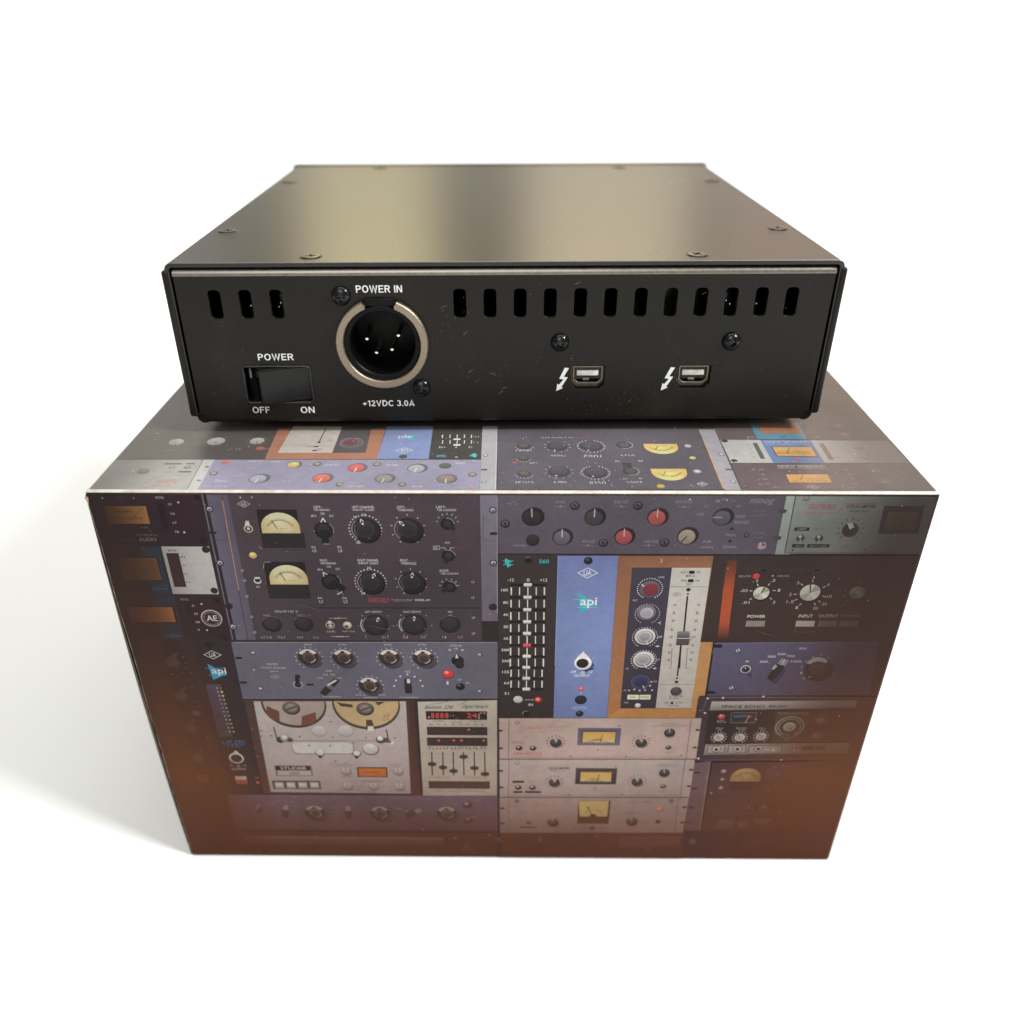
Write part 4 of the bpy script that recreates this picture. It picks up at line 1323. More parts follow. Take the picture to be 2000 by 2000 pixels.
LINE(109.38,74.77,109.41,72.21,0.37,'e0d8d4')
RECT(100.75,72.05,109.79,71.25,'181214')
RRECT(104.03,72.27,106.18,71.03,0.4,'8a8480')
RRECT(104.03,72.27,106.17,71.38,0.3,'e0d8d2')
TXT('125',98.52,78.32,100.37,77.37,'e0d8d4')
TXT('63',98.98,74.31,100.38,73.43,'e0d8d4')
TXT('31',99.05,70.5,100.32,69.6,'e0d8d4')
DISC(102.9,67.82,1.35,'7a7672')
DISC(102.83,67.91,1.22,'c0bab4')
LINE(104.72,67.74,107.42,67.76,0.17,'a89c98')
DISC(108.4,67.85,1.15,'7a2420')
DISC(108.4,67.85,0.88,'dc3c34')
DISC(108.33,67.94,0.4,'ff9a88')
TXT('IN',105.83,66.39,107.05,65.47,'d8d0cc')
DISC(105.19,62.52,1.09,'151112')
ARC(105.12,62.61,0.89,-120,30,0.2,'8a8684')
DISC(99.62,65.79,0.75,'2e2624')
DISC(110.98,65.96,0.75,'2e2624')
unit('printed_preamp_module','tall blue module with a teal triangle mark printed in the middle of the front')
POLY([(112.39,115.66),(127.3,115.72),(127.56,90.23),(112.62,90.15)],'6a74a0','7482b0')
POLY([(112.62,90.15),(127.56,90.23),(127.86,61.16),(112.9,60.97)],'7482b0','6a749e')
LINE(112.43,115.66,112.74,80.13,0.2,'7a94c4')
DISC(119.91,114.19,1.12,'1e1c24')
DISC(119.7,114.5,0.39,'4a4a54')
UA(119.96,110.51,5.31,3.31,'e8e4ea')
POLY([(117.79,104.27),(122.89,101.03),(118.7,97.69)],'3aa4b4')
LINE(116.93,102.26,121.26,102.29,0.17,'7ac0cc')
LINE(117.86,99.73,122.96,99.76,0.17,'7ac0cc')
TXT('api',118.54,102.87,122.81,99.58,'f4f0f2')
TXT('0',119.79,85.14,120.36,84.42,'e8e4ea')
DISC(121.38,79.92,1.9,'31406a')
DISC(120.2,81.11,2.36,'f0ebe4')
POLY([(118.36,82.89),(120.08,85.09),(121.94,82.91)],'f0ebe4')
DISC(120.08,81.03,1.64,'241f24')
DOTS(120.27,81.2,3.14,9,-120,120,0.12,'c8cce0')
TXT('0',119.83,85.09,120.35,84.5,'e8e4ea')
TXT('-24',116.73,78.52,118.44,77.66,'f0ecf0')
TXT('dB',119.64,78.28,120.89,77.42,'f0ecf0')
TXT('12',121.86,78.55,122.98,77.69,'f0ecf0')
TXT('OUTPUT',117.97,77.16,122.33,76.2,'f0ecf0')
DISC(120.14,72.02,0.87,'a85a78')
DISC(120.14,72.02,0.63,'e84048')
DISC(120.07,72.1,0.3,'ffb0a8')
LINE(120.16,70.81,120.15,69.65,0.17,'c0c8e0')
DISC(120.24,67.85,1.68,'1c181c')
DISC(120.09,68.12,1.35,'26222a')
TXT('POWER',118.21,65.39,122.14,64.29,'86a6dc')
DISC(120.14,62.63,1.12,'1a171c')
DISC(119.92,62.99,0.41,'4a4850')
unit('printed_wood_framed_unit','wood framed fader module printed on the front, dark knob strip beside a silver strip')
POLY([(127.3,115.72),(153.83,115.74),(150.55,112.24),(130.98,112.16)],'80563f','8a5f46')
POLY([(127.3,115.72),(130.98,112.16),(131.37,64.76),(127.94,61.12)],'7e5640','a06c44')
POLY([(153.83,115.74),(154.34,61.32),(151,64.9),(150.55,112.24)],'9c734e','bf8650')
POLY([(131.37,64.76),(151,64.9),(154.34,61.32),(127.94,61.12)],'b27a48','b67b46')
ARC(137.7,114.26,0.52,0,180,0.16,'d0b8a8')
LINE(151.14,110.72,151.25,108.29,0.08,'dca868')
LINE(151.87,108.87,151.92,106.41,0.08,'8a5c34')
LINE(152.6,106.99,152.6,104.52,0.08,'dca868')
LINE(153.34,105.1,153.28,102.6,0.08,'8a5c34')
LINE(154.09,103.19,153.97,100.67,0.08,'dca868')
LINE(152.14,101.25,152.12,98.71,0.08,'8a5c34')
LINE(152.89,99.31,152.81,96.74,0.08,'dca868')
LINE(153.64,97.35,153.51,94.76,0.09,'8a5c34')
LINE(154.41,95.37,154.22,92.75,0.09,'dca868')
LINE(155.18,93.37,154.93,90.73,0.09,'8a5c34')
LINE(153.19,91.34,153.04,88.67,0.09,'dca868')
LINE(153.96,89.3,153.75,86.61,0.09,'8a5c34')
LINE(154.74,87.24,154.47,84.53,0.09,'dca868')
LINE(155.52,85.17,155.2,82.42,0.09,'8a5c34')
LINE(132.79,63.92,134.49,63.88,0.08,'dc9c54')
LINE(134.85,63.61,136.55,63.58,0.08,'a86a30')
LINE(136.91,63.3,138.62,63.27,0.08,'dc9c54')
LINE(138.98,62.99,140.68,62.96,0.08,'a86a30')
LINE(141.05,62.68,142.75,62.65,0.09,'dc9c54')
LINE(143.12,62.38,144.83,62.34,0.09,'a86a30')
LINE(145.19,62.07,146.9,62.03,0.09,'dc9c54')
LINE(147.06,63.79,148.76,63.76,0.08,'a86a30')
LINE(149.13,63.48,150.83,63.45,0.08,'dc9c54')
LINE(151.2,63.17,152.9,63.14,0.08,'a86a30')
LINE(127.25,87.38,127.26,85.3,0.08,'8a5630')
LINE(128.23,84.63,128.22,82.52,0.08,'8a5630')
LINE(129.21,81.85,129.2,79.72,0.08,'8a5630')
LINE(127.65,79.02,127.61,76.86,0.08,'8a5630')
LINE(128.65,76.17,128.59,73.97,0.08,'8a5630')
LINE(129.65,73.28,129.59,71.06,0.08,'8a5630')
LINE(128.06,70.33,127.97,68.08,0.08,'8a5630')
LINE(129.08,67.36,128.98,65.08,0.08,'8a5630')
POLY([(130.98,112.16),(140.87,112.2),(141.18,64.95),(131.39,64.88)],'3c3744','352b34')
POLY([(140.87,112.2),(150.55,112.24),(150.98,65.02),(141.18,64.95)],'bfb6aa','b2a49c')
DOTS(135.97,105.77,3.15,26,-150,150,0.18,'d8d0d4')
DISC(135.98,105.6,2.61,'5a525a')
DISC(136.2,105.44,1.94,'702e34')
LINE(133.71,107.07,134.43,106.5,0.3,'e0d8d8')
DOTS(136,97.77,3.14,24,-150,150,0.15,'d0c8cc')
DISC(135.68,98.2,2.46,'6a646a')
DISC(135.84,98.03,1.71,'a8a2a4')
DISC(135.75,98.2,1.36,'98929a')
DOTS(136.04,90.09,3.27,24,-150,150,0.16,'d0c8cc')
DISC(136.03,90.27,2.71,'c8c0ba')
DISC(136.1,90.18,2.09,'6a6468')
DISC(136.03,90.27,1.88,'aaa4a6')
DISC(136.03,90.27,1.39,'8e888e')
LINE(136.49,88.94,137.02,87.59,0.24,'e0d8d4')
DOTS(136.43,82.31,3.33,24,-150,150,0.16,'d0c8cc')
DISC(136.41,82.49,2.76,'c8c0ba')
DISC(136.49,82.4,2.12,'6a6468')
DISC(136.41,82.49,1.91,'aaa4a6')
DISC(136.41,82.49,1.42,'8e888e')
LINE(136.88,81.11,137.43,79.72,0.25,'e0d8d4')
DOTS(136.2,82.15,3.19,22,-150,150,0.15,'d0c8cc')
DISC(136.18,82.4,2.67,'c8c0ba')
DISC(136.25,82.32,2.08,'6a6468')
DISC(136.18,82.4,1.86,'aaa4a6')
DISC(136.23,82.57,1.37,'938d92')
LINE(136.77,80.87,137.27,79.59,0.23,'e0d8d4')
DISC(136.2,74.38,2.65,'4a445e')
DISC(136.17,74.64,2.19,'3a3552')
DISC(136.34,74.29,1.66,'2f2a48')
LINE(136.88,73.32,137.45,72.18,0.23,'d0c8cc')
DISC(139.16,74.57,0.27,'d0c8cc')
DISC(138.93,73.12,0.27,'d0c8cc')
DISC(139.57,71.57,0.27,'d0c8cc')
DISC(137.7,71.56,0.27,'d0c8cc')
DISC(136.18,71.37,0.27,'d0c8cc')
DISC(134.68,71.8,0.27,'d0c8cc')
DISC(133.3,71.44,0.27,'d0c8cc')
TXT('OFF',139.63,82.76,140.67,82.09,'a8a0ac')
TXT('OFF',139.68,75.02,140.61,74.4,'a8a0ac')
TXT('HZ',131.79,79.48,132.58,78.96,'a8a0ac')
TXT('HZ',131.83,71.7,132.63,71.16,'a8a0ac')
TXT('KHZ',132.23,67.21,133.51,66.66,'a8a0ac')
TXT('LINE',137.78,109.62,139.3,109.05,'a8a0ac')
TXT('MIC',131.9,102.42,133.12,101.75,'a8a0ac')
TXT('OFF',139.3,90.56,140.55,89.85,'c8c0c8')
LINE(138.93,94.85,139.55,94.86,0.17,'d0c8cc')
ARC(139.83,94.86,0.41,180,360,0.14,'d0c8cc')
LINE(138.89,87.06,140.29,87.07,0.14,'d0c8cc')
DISC(139.59,87.07,0.31,'d0c8cc')
LINE(138.99,79.43,140.23,79.44,0.13,'d0c8cc')
DISC(139.58,79.44,0.33,'d0c8cc')
RECT(133.02,69.84,136.17,68.13,'e8dcb0')
RECT(136.38,69.86,139.4,68.15,'e8dcb0')
TXT('EQL',133.83,69.3,135.3,68.67,'4a4030')
TXT('PHASE',136.64,69.32,138.99,68.69,'4a4030')
DISC(136.17,65.82,0.88,'8a8480')
DISC(136.09,65.96,0.78,'dcd6d0')
RRECT(145.24,111.34,146.69,110.38,0.33,'221c1e')
RRECT(145.26,108.76,146.73,107.78,0.33,'221c1e')
TXT('LO 1',143.26,111.18,144.97,110.53,'3a3434')
TXT('HI',147.22,111.19,148.01,110.63,'3a3434')
TXT('MIX 2',144.64,110.05,146.82,109.41,'3a3434')
MIC(143.6,108.59,144.99,108.02,'3a3434')
MIC(147.19,108.52,148.26,108.03,'3a3434')
MIC(145.05,107.45,146.45,106.88,'3a3434')
LINE(141.06,106.37,150.55,106.41,0.13,'6a625c')
DISC(145.71,105.48,0.57,'2a2426')
DISC(145.73,104.15,0.3,'3a3434')
UA(142.85,104.06,2.49,1.58,'6a6462')
LINE(145.7,103.49,146.08,91.74,0.44,'1a1416')
LINE(145.73,87.28,146.21,79.5,0.45,'1a1416')
LINE(145.74,87.9,145.97,76.62,0.39,'1a1416')
TXT('10',142.49,101.08,143.23,100.32,'4a4444')
TXT('10',148.45,101.11,149.19,100.35,'4a4444')
TXT('5',142.42,98.45,143.17,97.68,'4a4444')
TXT('5',148.42,98.48,149.17,97.71,'4a4444')
TXT('0',142.47,95.96,143.22,95.18,'4a4444')
TXT('0',148.43,95.99,149.19,95.21,'4a4444')
TXT('5',142.5,93,143.26,92.21,'4a4444')
TXT('5',148.43,93.03,149.19,92.24,'4a4444')
TXT('10',142.53,90.62,143.29,89.82,'4a4444')
TXT('10',148.5,90.65,149.26,89.85,'4a4444')
TXT('20',142.53,87.85,143.3,87.04,'4a4444')
TXT('20',148.47,87.89,149.24,87.08,'4a4444')
TXT('30',142.57,85.32,143.35,84.5,'4a4444')
TXT('30',148.55,85.36,149.32,84.54,'4a4444')
TXT('40',142.61,82.86,143.39,82.03,'4a4444')
TXT('40',148.54,82.89,149.32,82.06,'4a4444')
LINE(143.92,86.23,143.54,86.22,0.13,'5a5454')
LINE(143.54,86.22,143.91,79.38,0.13,'5a5454')
LINE(143.91,79.38,143.12,79.37,0.13,'5a5454')
LINE(147.92,86.25,147.6,86.25,0.13,'5a5454')
LINE(147.6,86.25,147.97,79.4,0.13,'5a5454')
LINE(147.97,79.4,148.76,79.41,0.13,'5a5454')
RECT(144.45,91.39,147.79,87.47,'3a3436')
RECT(144.41,92.09,147.53,90.15,'7a7274','54504e')
RECT(144.6,89.61,147.8,87.83,'4a4446')
LINE(144.49,89.78,147.75,89.8,0.24,'d0c8c4')
POLY([(147.51,91.31),(148.39,89.72),(148.01,87.48)],'9a928c')
DISC(145.91,75.93,0.33,'3a3434')
DISC(145.95,74.61,0.5,'2a2426')
LINE(141.37,73.66,150.79,73.72,0.13,'6a625c')
DISC(146.39,70.81,1.67,'8a8480')
DISC(146.14,71.26,1.53,'3a3436')
DISC(145.98,71.52,1.13,'4e484a')
TXT('OUTPUT',144.61,68.84,147.43,68.21,'5a5252')
MIC(144.41,69.46,145.21,69.01,'5a5252')
MIC(147.55,69.57,148.35,69.03,'5a5252')
RRECT(145.11,67.39,146.79,66.48,0.3,'2a2426')
DISC(146.25,66.94,0.37,'d8d0c8')
TXT('OFF',143.5,67.2,144.57,66.56,'5a5252')
TXT('ON',147.26,67.31,148.4,66.68,'5a5252')
TXT('POWER',144.68,66.12,147.58,65.57,'5a5252')
unit('printed_levelling_amplifier','silver amplifier with red script printed in the upper right corner of the front')
RECT(165.77,133.21,169.39,116.27,'9aa09a','868a86')
LINE(167.93,133.14,168.08,116.58,0.22,'2c2826')
POLY([(168.06,133.14),(201.87,133.02),(203.01,116.56),(168.16,116.5)],'8a908a','727470')
RRECT(164.76,129.14,166.53,128.11,0.44,'4a4446')
RRECT(164.75,121.63,166.55,120.48,0.48,'4a4446')
TXT('TELETRONIX',171.08,130.63,178.61,129.24,'a8505a',slant=1)
LINE(170.78,128.13,178.62,128.08,0.16,'a8505a')
LINE(178.62,128.08,179.98,130.64,0.16,'a8505a')
LINE(179.98,130.64,187.75,130.88,0.16,'a8505a')
TXT('LEVELING AMPLIFIER',180.43,130.44,187.45,129.56,'3a3434')
TXT('MODEL LA-2A',181.51,128.97,186.23,128.46,'5a5654')
DISC(170.54,132.21,0.81,'6a6e6a')
DISC(170.46,132.28,0.56,'848884')
RECT(169.25,124.1,172.88,123.12,'2a2422')
RECT(169.52,119.31,172.49,118.3,'2a2422')
RECT(173.2,119.32,178.62,118.32,'2a2422')
TXT('LIMIT',170.01,123.88,172.18,123.35,'9a9a94')
MIC(170.43,119,171.98,118.54,'8a8a84')
MIC(173.91,119.02,177.98,118.55,'8a8a84')
MIC(174.1,123.82,176.21,123.37,'5e625e')
DISC(171.19,121,1.09,'5a5c58')
DISC(171.16,121.15,0.87,'3a3432')
DISC(171.04,121.45,0.45,'a0a49c')
LINE(171.21,120.84,171.31,119.62,0.39,'8a8c86')
DISC(175.7,120.94,1.09,'5a5c58')
DISC(175.67,121.09,0.87,'3a3432')
DISC(175.55,121.39,0.45,'a0a49c')
LINE(175.73,120.78,175.83,119.56,0.39,'8a8c86')
TICKS(182.78,123.62,2.61,3.31,11,-140,140,0.24,'3e3c3a')
DISC(182.76,123.39,2.04,'4a4644')
DISC(182.63,123.69,1.78,'3a3230')
POLY([(181.59,125.34),(182.82,125.49),(183.56,124.15),(182.57,123.69)],'c0c0b6')
LINE(182.09,124.74,182.71,123.62,0.22,'eeeae0')
LINE(168.3,116.81,193.87,116.83,0.13,'4a4a46')
DISC(169.92,117.6,0.32,'4a4a46')
DISC(187.57,117.74,0.32,'4a4a46')
MIC(181.87,118.58,183.48,118.27,'5e5e5a')
POLY([(189.36,130.16),(198.87,130.19),(199.33,122.39),(189.63,122.36)],'4a4542','3c3431')
POLY([(190.67,128.55),(198.03,128.58),(198.15,123.56),(190.83,123.53)],'6e6450','5a4e3e')
unit('printed_limiter','black limiter with three silver knobs and push buttons printed on the right of the front')
RECT(150.77,116.04,210.91,88.55,'332a28','372520')
POLY([(154.28,114.72),(156.7,114.73),(157.08,105.45),(154.47,105.44)],'4a2c24','9c4628')
POLY([(154.47,105.44),(157.08,105.45),(157.48,95.73),(154.88,95.72)],'9c4628','a04a2c')
POLY([(154.88,95.72),(157.48,95.73),(157.84,89.59),(155.06,89.57)],'a04a2c','3a2620')
TXT('COMPRESSOR LIMITER',159.57,112.33,182.44,111.21,'45322e')
TXT('BELOW',157.88,110.03,160.92,109.38,'8a7c78')
TXT('ABOVE',167.39,110.15,170.43,109.51,'8a7c78')
DISC(162.18,109.72,0.86,'c03c3c')
DISC(166.26,109.82,0.26,'a89a94')
DISC(164.62,103.91,2.01,'221a18')
DISC(164.26,104.49,2.01,'b4b29e')
PIE(164.26,104.49,1.89,20,70,'8a8876')
PIE(164.26,104.49,1.89,200,250,'8a8876')
PIE(164.26,104.49,1.89,110,150,'cac8b8')
LINE(164.26,104.49,164.76,106.35,0.3,'2c2420')
DISC(176.91,104.13,2.54,'221a18')
DISC(176.54,104.71,2.54,'bab8a8')
PIE(176.54,104.71,2.39,20,70,'92907e')
PIE(176.54,104.71,2.39,200,250,'92907e')
PIE(176.54,104.71,2.39,110,150,'cac8b8')
LINE(176.54,104.71,176.19,107.36,0.3,'2c2420')
DISC(188.82,104.19,2,'221a18')
DISC(188.43,104.76,2,'6e6e62')
PIE(188.43,104.76,1.88,20,70,'5a5a50')
PIE(188.43,104.76,1.88,200,250,'5a5a50')
PIE(188.43,104.76,1.88,110,150,'7a7a6e')
LINE(188.43,104.76,189.56,105.98,0.3,'9a9a8a')
LINE(161.17,105.22,161.89,105.22,0.2,'cfc4bc')
LINE(161.61,102.39,162.1,102.9,0.2,'cfc4bc')
LINE(162.81,107.43,163.17,106.64,0.2,'cfc4bc')
LINE(165.62,106.87,165.9,107.56,0.2,'cfc4bc')
LINE(167.04,105.33,167.76,105.33,0.2,'cfc4bc')
LINE(166.65,103.13,167.23,102.54,0.2,'cfc4bc')
LINE(172.48,104.19,173.28,104.2,0.2,'cfc4bc')
LINE(172.96,102.24,173.69,102.65,0.2,'cfc4bc')
LINE(174.54,100.72,174.92,101.33,0.2,'cfc4bc')
LINE(173.67,107.54,174.34,106.96,0.2,'cfc4bc')
LINE(176.6,107.93,176.45,108.71,0.2,'cfc4bc')
LINE(179.43,106.34,180.15,106.74,0.2,'cfc4bc')
LINE(179.87,103.71,180.74,103.42,0.2,'cfc4bc')
LINE(179.07,102.22,179.74,101.72,0.2,'cfc4bc')
LINE(178.19,101.48,178.65,100.77,0.2,'cfc4bc')
TXT('.03',158.88,105.75,160.68,104.84,'a89a92')
TXT('.01',159.89,102.01,161.71,101.09,'a89a92')
TXT('.1',161.59,108.79,162.79,107.89,'a89a92')
TXT('.3',165.96,108.89,167.15,107.99,'a89a92')
TXT('1',168.29,105.87,168.89,104.96,'a89a92')
TXT('3',167.63,102.13,168.24,101.2,'a89a92')
TXT('2',171.38,104.65,171.98,103.73,'a89a92')
TXT('1.5',171.11,102.31,172.93,101.39,'a89a92')
TXT('1',173.73,100.47,174.34,99.54,'a89a92')
TXT('3',172.69,108.18,173.28,107.29,'a89a92')
TXT('4',176.3,109.82,176.89,108.93,'a89a92')
TXT('6',180.41,107.73,181.01,106.83,'a89a92')
TXT('10',181.04,104.03,182.25,103.11,'a89a92')
TXT('20',180.24,101.6,181.45,100.68,'a89a92')
TXT('oo',178.27,100.24,179.49,99.31,'a89a92')
LINE(184.9,105.33,185.54,105.45,0.17,'7a6a62')
LINE(185.14,103.5,185.79,103.63,0.17,'7a6a62')
LINE(186.09,102.17,186.74,102.3,0.17,'7a6a62')
TXT('-4',183.34,105.9,184.28,104.99,'5c4a44')
TXT('-20',185.14,101.33,186.35,100.49,'5c4a44')
TXT('1',188.26,108.45,188.66,107.56,'5c4a44')
TXT('POWER',161.87,97.57,166.44,96.63,'d8ccc4')
TXT('INPUT',175,97.77,178.67,96.78,'d0c4bc')
TXT('OUTPUT',180.16,97.84,185.12,96.89,'a89a92')
TXT('CHANGE',185.91,97.91,191,97.1,'8a7a72')
TXT('GAIN',187.02,99.06,190.07,98.29,'5e4a42')
RECT(161.81,95.68,166.68,93.77,'7a746e')
RECT(174.69,95.74,179.55,93.84,'a09a90')
RECT(180.44,95.77,185.29,93.87,'66504a')
RECT(185.91,95.8,190.76,93.9,'5e544c')
LINE(174.82,93.65,174.76,92.07,0.14,'6a544c')
LINE(174.76,92.07,180.06,92.1,0.14,'6a544c')
MIC(181.06,92.64,185.19,91.94,'4e3a34')
unit('printed_filter','blue violet filter unit with a dark pointer knob printed on the right of the front')
POLY([(154.59,88.32),(197.54,89.02),(199.24,70.06),(154.87,69.66)],'57516a','50475a')
LINE(154.53,88.22,194.7,88.82,0.14,'7a7490')
RRECT(154.48,87.76,156.73,86.64,0.44,'17121a')
RRECT(154.57,71.38,156.83,70.37,0.38,'17121a')
DISC(161.13,85.64,0.8,'2c2634')
DISC(161.05,85.73,0.62,'b8b0b4')
LINE(160.67,86.29,161.52,84.98,0.25,'3a343c')
DISC(161.22,72.42,0.83,'2c2634')
DISC(161.13,72.52,0.64,'b8b0b4')
LINE(160.74,73.12,161.61,71.72,0.26,'3a343c')
TXT('IN',163.64,82.33,164.52,81.66,'d8d0d4')
DISC(164.13,79.15,1.7,'2e2838')
DISC(164.04,79.24,1.48,'a8a0a8')
DISC(164.04,79.24,1.11,'3c343c')
DISC(164.1,79.34,0.59,'1a1416')
DISC(163.91,79.63,0.22,'e0d8d8')
POLY([(164.61,77.4),(166.02,77.89),(165.95,75.93)],'403854')
POLY([(170.5,75.86),(172.65,80.84),(174.96,78.92),(172.97,74)],'3c3450')
POLY([(170.22,76.25),(171.6,80.07),(173.72,78.43),(171.76,74.98)],'2a201c')
POLY([(172.94,83.05),(175.1,82.4),(174.35,80.37),(172.21,81.23)],'8a868c')
POLY([(172.21,81.23),(174.35,80.37),(173.72,78.43),(171.6,80.07)],'2e2420')
POLY([(170.95,79.48),(171.66,81.03),(172.36,80.36),(171.53,79.1)],'a8a2a6')
LINE(173.94,82.77,173.31,80.85,0.22,'e8e4e8')
TXT('200',167.32,82.31,169.53,81.54,'d0c8d0')
TXT('300',169.17,84.08,171.36,83.32,'d0c8d0')
TXT('500',171.66,84.95,173.85,84.19,'d0c8d0')
TXT('700',174.18,84.3,176.37,83.54,'d0c8d0')
TXT('1000',175.67,82.46,178.6,81.69,'d0c8d0')
TXT('PEAK',177.08,86.86,179.18,86.11,'c0b8c0')
DISC(183.82,78.98,3.98,'2c2430')
DISC(183.16,79.75,3.54,'3a2e2c')
PIE(182.81,80.43,3.16,-70,60,'b0a49c')
DISC(183.05,79.56,2.58,'43332f')
DISC(183.1,79.65,1.69,'5a4640')
DISC(183.1,79.65,1.33,'4a3832')
LINE(181.42,76.42,181.86,76.82,0.22,'d8d0cc')
TXT('0',179.87,76.56,180.39,75.68,'a8a0a4')
TXT('1',178.85,78.51,179.37,77.63,'a8a0a4')
TXT('2',178.61,80.64,179.13,79.77,'a8a0a4')
TXT('3',179.36,82.57,179.88,81.71,'a8a0a4')
TXT('4',181,84,181.51,83.15,'a8a0a4')
TXT('5',182.97,84.77,183.48,83.92,'a8a0a4')
TXT('6',185,84.12,185.51,83.27,'a8a0a4')
DISC(187.59,80.45,0.29,'7a6c70')
DISC(187.52,78.22,0.3,'7a6c70')
MIC(190.33,82.4,191.8,81.82,'5c4e58')
MIC(188.95,80.18,190.79,79.6,'5c4e58')
unit('printed_tape_echo','black tape echo with a silver title strip printed on the right of the front')
RRECT(152.53,69.64,202.11,44.67,0.85,'432e34')
LINE(154.88,68.95,193.73,69.42,0.3,'6e5a60')
LINE(154.96,68.34,154.14,63.17,0.38,'5e4a50')
LINE(155.67,45.85,155.15,44.16,0.24,'6a545a')
LINE(155.89,44.62,195.6,45.4,0.24,'6e545a')
DISC(155.15,68.64,0.34,'d8ccc8')
DISC(159.36,68.88,0.34,'d8ccc8')
DISC(170.32,69.46,0.34,'d8ccc8')
DISC(155.06,63.18,0.35,'d8ccc8')
DISC(179.38,44.93,0.36,'d8ccc8')
DISC(155.34,45.29,0.36,'d8ccc8')
POLY([(156.42,67.53),(196.25,68.22),(196.41,65.35),(156.18,64.02)],'b4aaa4','7e726c')
LINE(156.24,64.13,196.09,65.45,0.19,'4a3c38')
TXT('SPACE ECHO',159.33,66.26,171.29,65.12,'2a2220')
TXT('RE-201',172.11,66.33,177.59,65.4,'2a2220',slant=1)
POLY([(156.21,63.81),(196.58,64.93),(197.33,52.29),(156.2,51.3)],'2e211c','33201a')
DISC(159.84,61.85,1.08,'7a2c2a')
DISC(159.82,61.96,0.85,'e05450')
DISC(159.55,62.27,0.35,'ff9a90')
MIC(158.87,60.7,161.03,60.17,'c0b4ac')
MIC(158.95,60.01,161.12,59.54,'c0b4ac')
POLY([(162.3,63.55),(169.56,63.6),(169.66,59.5),(162.57,59.34)],'6a5a56')
POLY([(162.57,63.23),(169.31,63.28),(169.38,59.82),(162.83,59.66)],'35292a')
POLY([(162.99,62.4),(166.55,62.74),(166.77,61.8),(163.35,61.46)],'3e5c60')
POLY([(166.55,62.74),(168.38,62.34),(168.41,61.6),(166.77,61.8)],'8a3a3c')
LINE(167.59,62.44,166.78,59.59,0.19,'d0b8b0')
MIC(164.82,60.64,167.13,60.11,'7a3a38')
DISC(169.6,60.87,0.23,'d0c0b8')
TICKS(160.12,53.85,1.8,2.35,14,-150,150,0.18,'d8ccc4')
DISC(160.12,53.85,1.8,'1c1412')
DISC(160.12,53.85,1.49,'d0c4bc')
DISC(160.02,53.96,1.17,'a89c94')
LINE(160.12,53.85,159.35,54.93,0.2,'3a302c')
TICKS(166.06,53.89,1.8,2.34,14,-150,150,0.18,'d8ccc4')
DISC(166.06,53.89,1.8,'1c1412')
DISC(166.06,53.89,1.48,'d0c4bc')
DISC(165.96,54,1.17,'a89c94')
LINE(166.06,53.89,165.28,54.97,0.2,'3a302c')
TICKS(172.1,54.27,1.79,2.34,14,-150,150,0.18,'d8ccc4')
DISC(172.1,54.27,1.79,'1c1412')
DISC(172.1,54.27,1.48,'d0c4bc')
DISC(172,54.38,1.17,'a89c94')
LINE(172.1,54.27,171.31,55.34,0.2,'3a302c')
MIC(158.87,57.73,160.96,57.19,'c0b4ac')
MIC(159.5,56.98,160.52,56.49,'c0b4ac')
MIC(164.61,57.77,167.55,57.24,'c0b4ac')
MIC(165.25,57.02,167.12,56.54,'c0b4ac')
MIC(170.96,57.82,173.06,57.28,'c0b4ac')
MIC(171.62,57.07,172.63,56.59,'c0b4ac')
POLY([(174.89,63.32),(184.52,63.81),(184.85,52.41),(175.28,52)],'464232','423a2c')
TXT('MODE SELECTOR',175.27,63.77,183.91,62.94,'8a8070')
ARC(179.48,58.09,4.02,-160,160,0.19,'a89e90')
ARC(179.48,58.09,3.71,-150,150,0.35,'8e8474')
ARC(179.48,58.09,3.02,-170,150,0.19,'b8aea0')
DISC(179.5,57.98,2.32,'2e281e')
DISC(179.48,58.09,1.93,'8a8278')
DISC(179.38,58.19,1.62,'b8b0a6')
DISC(179.29,58.3,1.16,'a09890')
LINE(179.61,57.77,180.22,56.92,0.19,'3a342c')
LINE(179.55,55.41,179.6,54.22,0.19,'b8aea0')
MIC(178.1,54.22,181.14,53.57,'a89e90')
MIC(179.01,53.4,180.57,52.92,'a89e90')
POLY([(184.75,63.81),(196.31,64.41),(197.08,52.72),(185.01,52.41)],'3a261e','402418')
ARC(187.57,60.69,1.99,-130,130,0.19,'8a7468')
DISC(187.57,60.69,1.69,'2e1c16')
DISC(187.57,60.69,1.35,'8a7468')
DISC(187.47,60.8,0.84,'9a8478')
LINE(187.57,60.69,187.61,62.08,0.15,'3a261e')
ARC(187.61,54.82,1.93,-130,130,0.19,'846a5c')
DISC(187.61,54.82,1.63,'2e1c16')
DISC(187.61,54.82,1.31,'846a5c')
DISC(187.51,54.93,0.82,'9a8478')
LINE(187.61,54.82,187.66,56.18,0.16,'3a261e')
ARC(192.75,60.52,1.72,-130,130,0.19,'5c4034')
DISC(192.75,60.52,1.46,'2e1c16')
DISC(192.75,60.52,1.17,'5c4034')
DISC(192.66,60.62,0.73,'664838')
LINE(192.75,60.52,192.82,61.72,0.15,'3a261e')
ARC(193.06,55.19,1.74,-130,130,0.19,'5c3c2e')
DISC(193.06,55.19,1.48,'2e1c16')
DISC(193.06,55.19,1.18,'5c3c2e')
DISC(192.96,55.3,0.74,'664838')
LINE(193.06,55.19,193.12,56.42,0.16,'3a261e')
TXT('BASS',186.66,63.73,188.87,63.1,'7a6256')
MIC(185.12,58.04,189.99,57.4,'7a6256')
MIC(190.78,57.97,193.48,57.44,'5c4234')
POLY([(156.79,50.98),(197.74,52.18),(197.7,47.88),(156.66,46.87)],'a0948e','7e6e68')
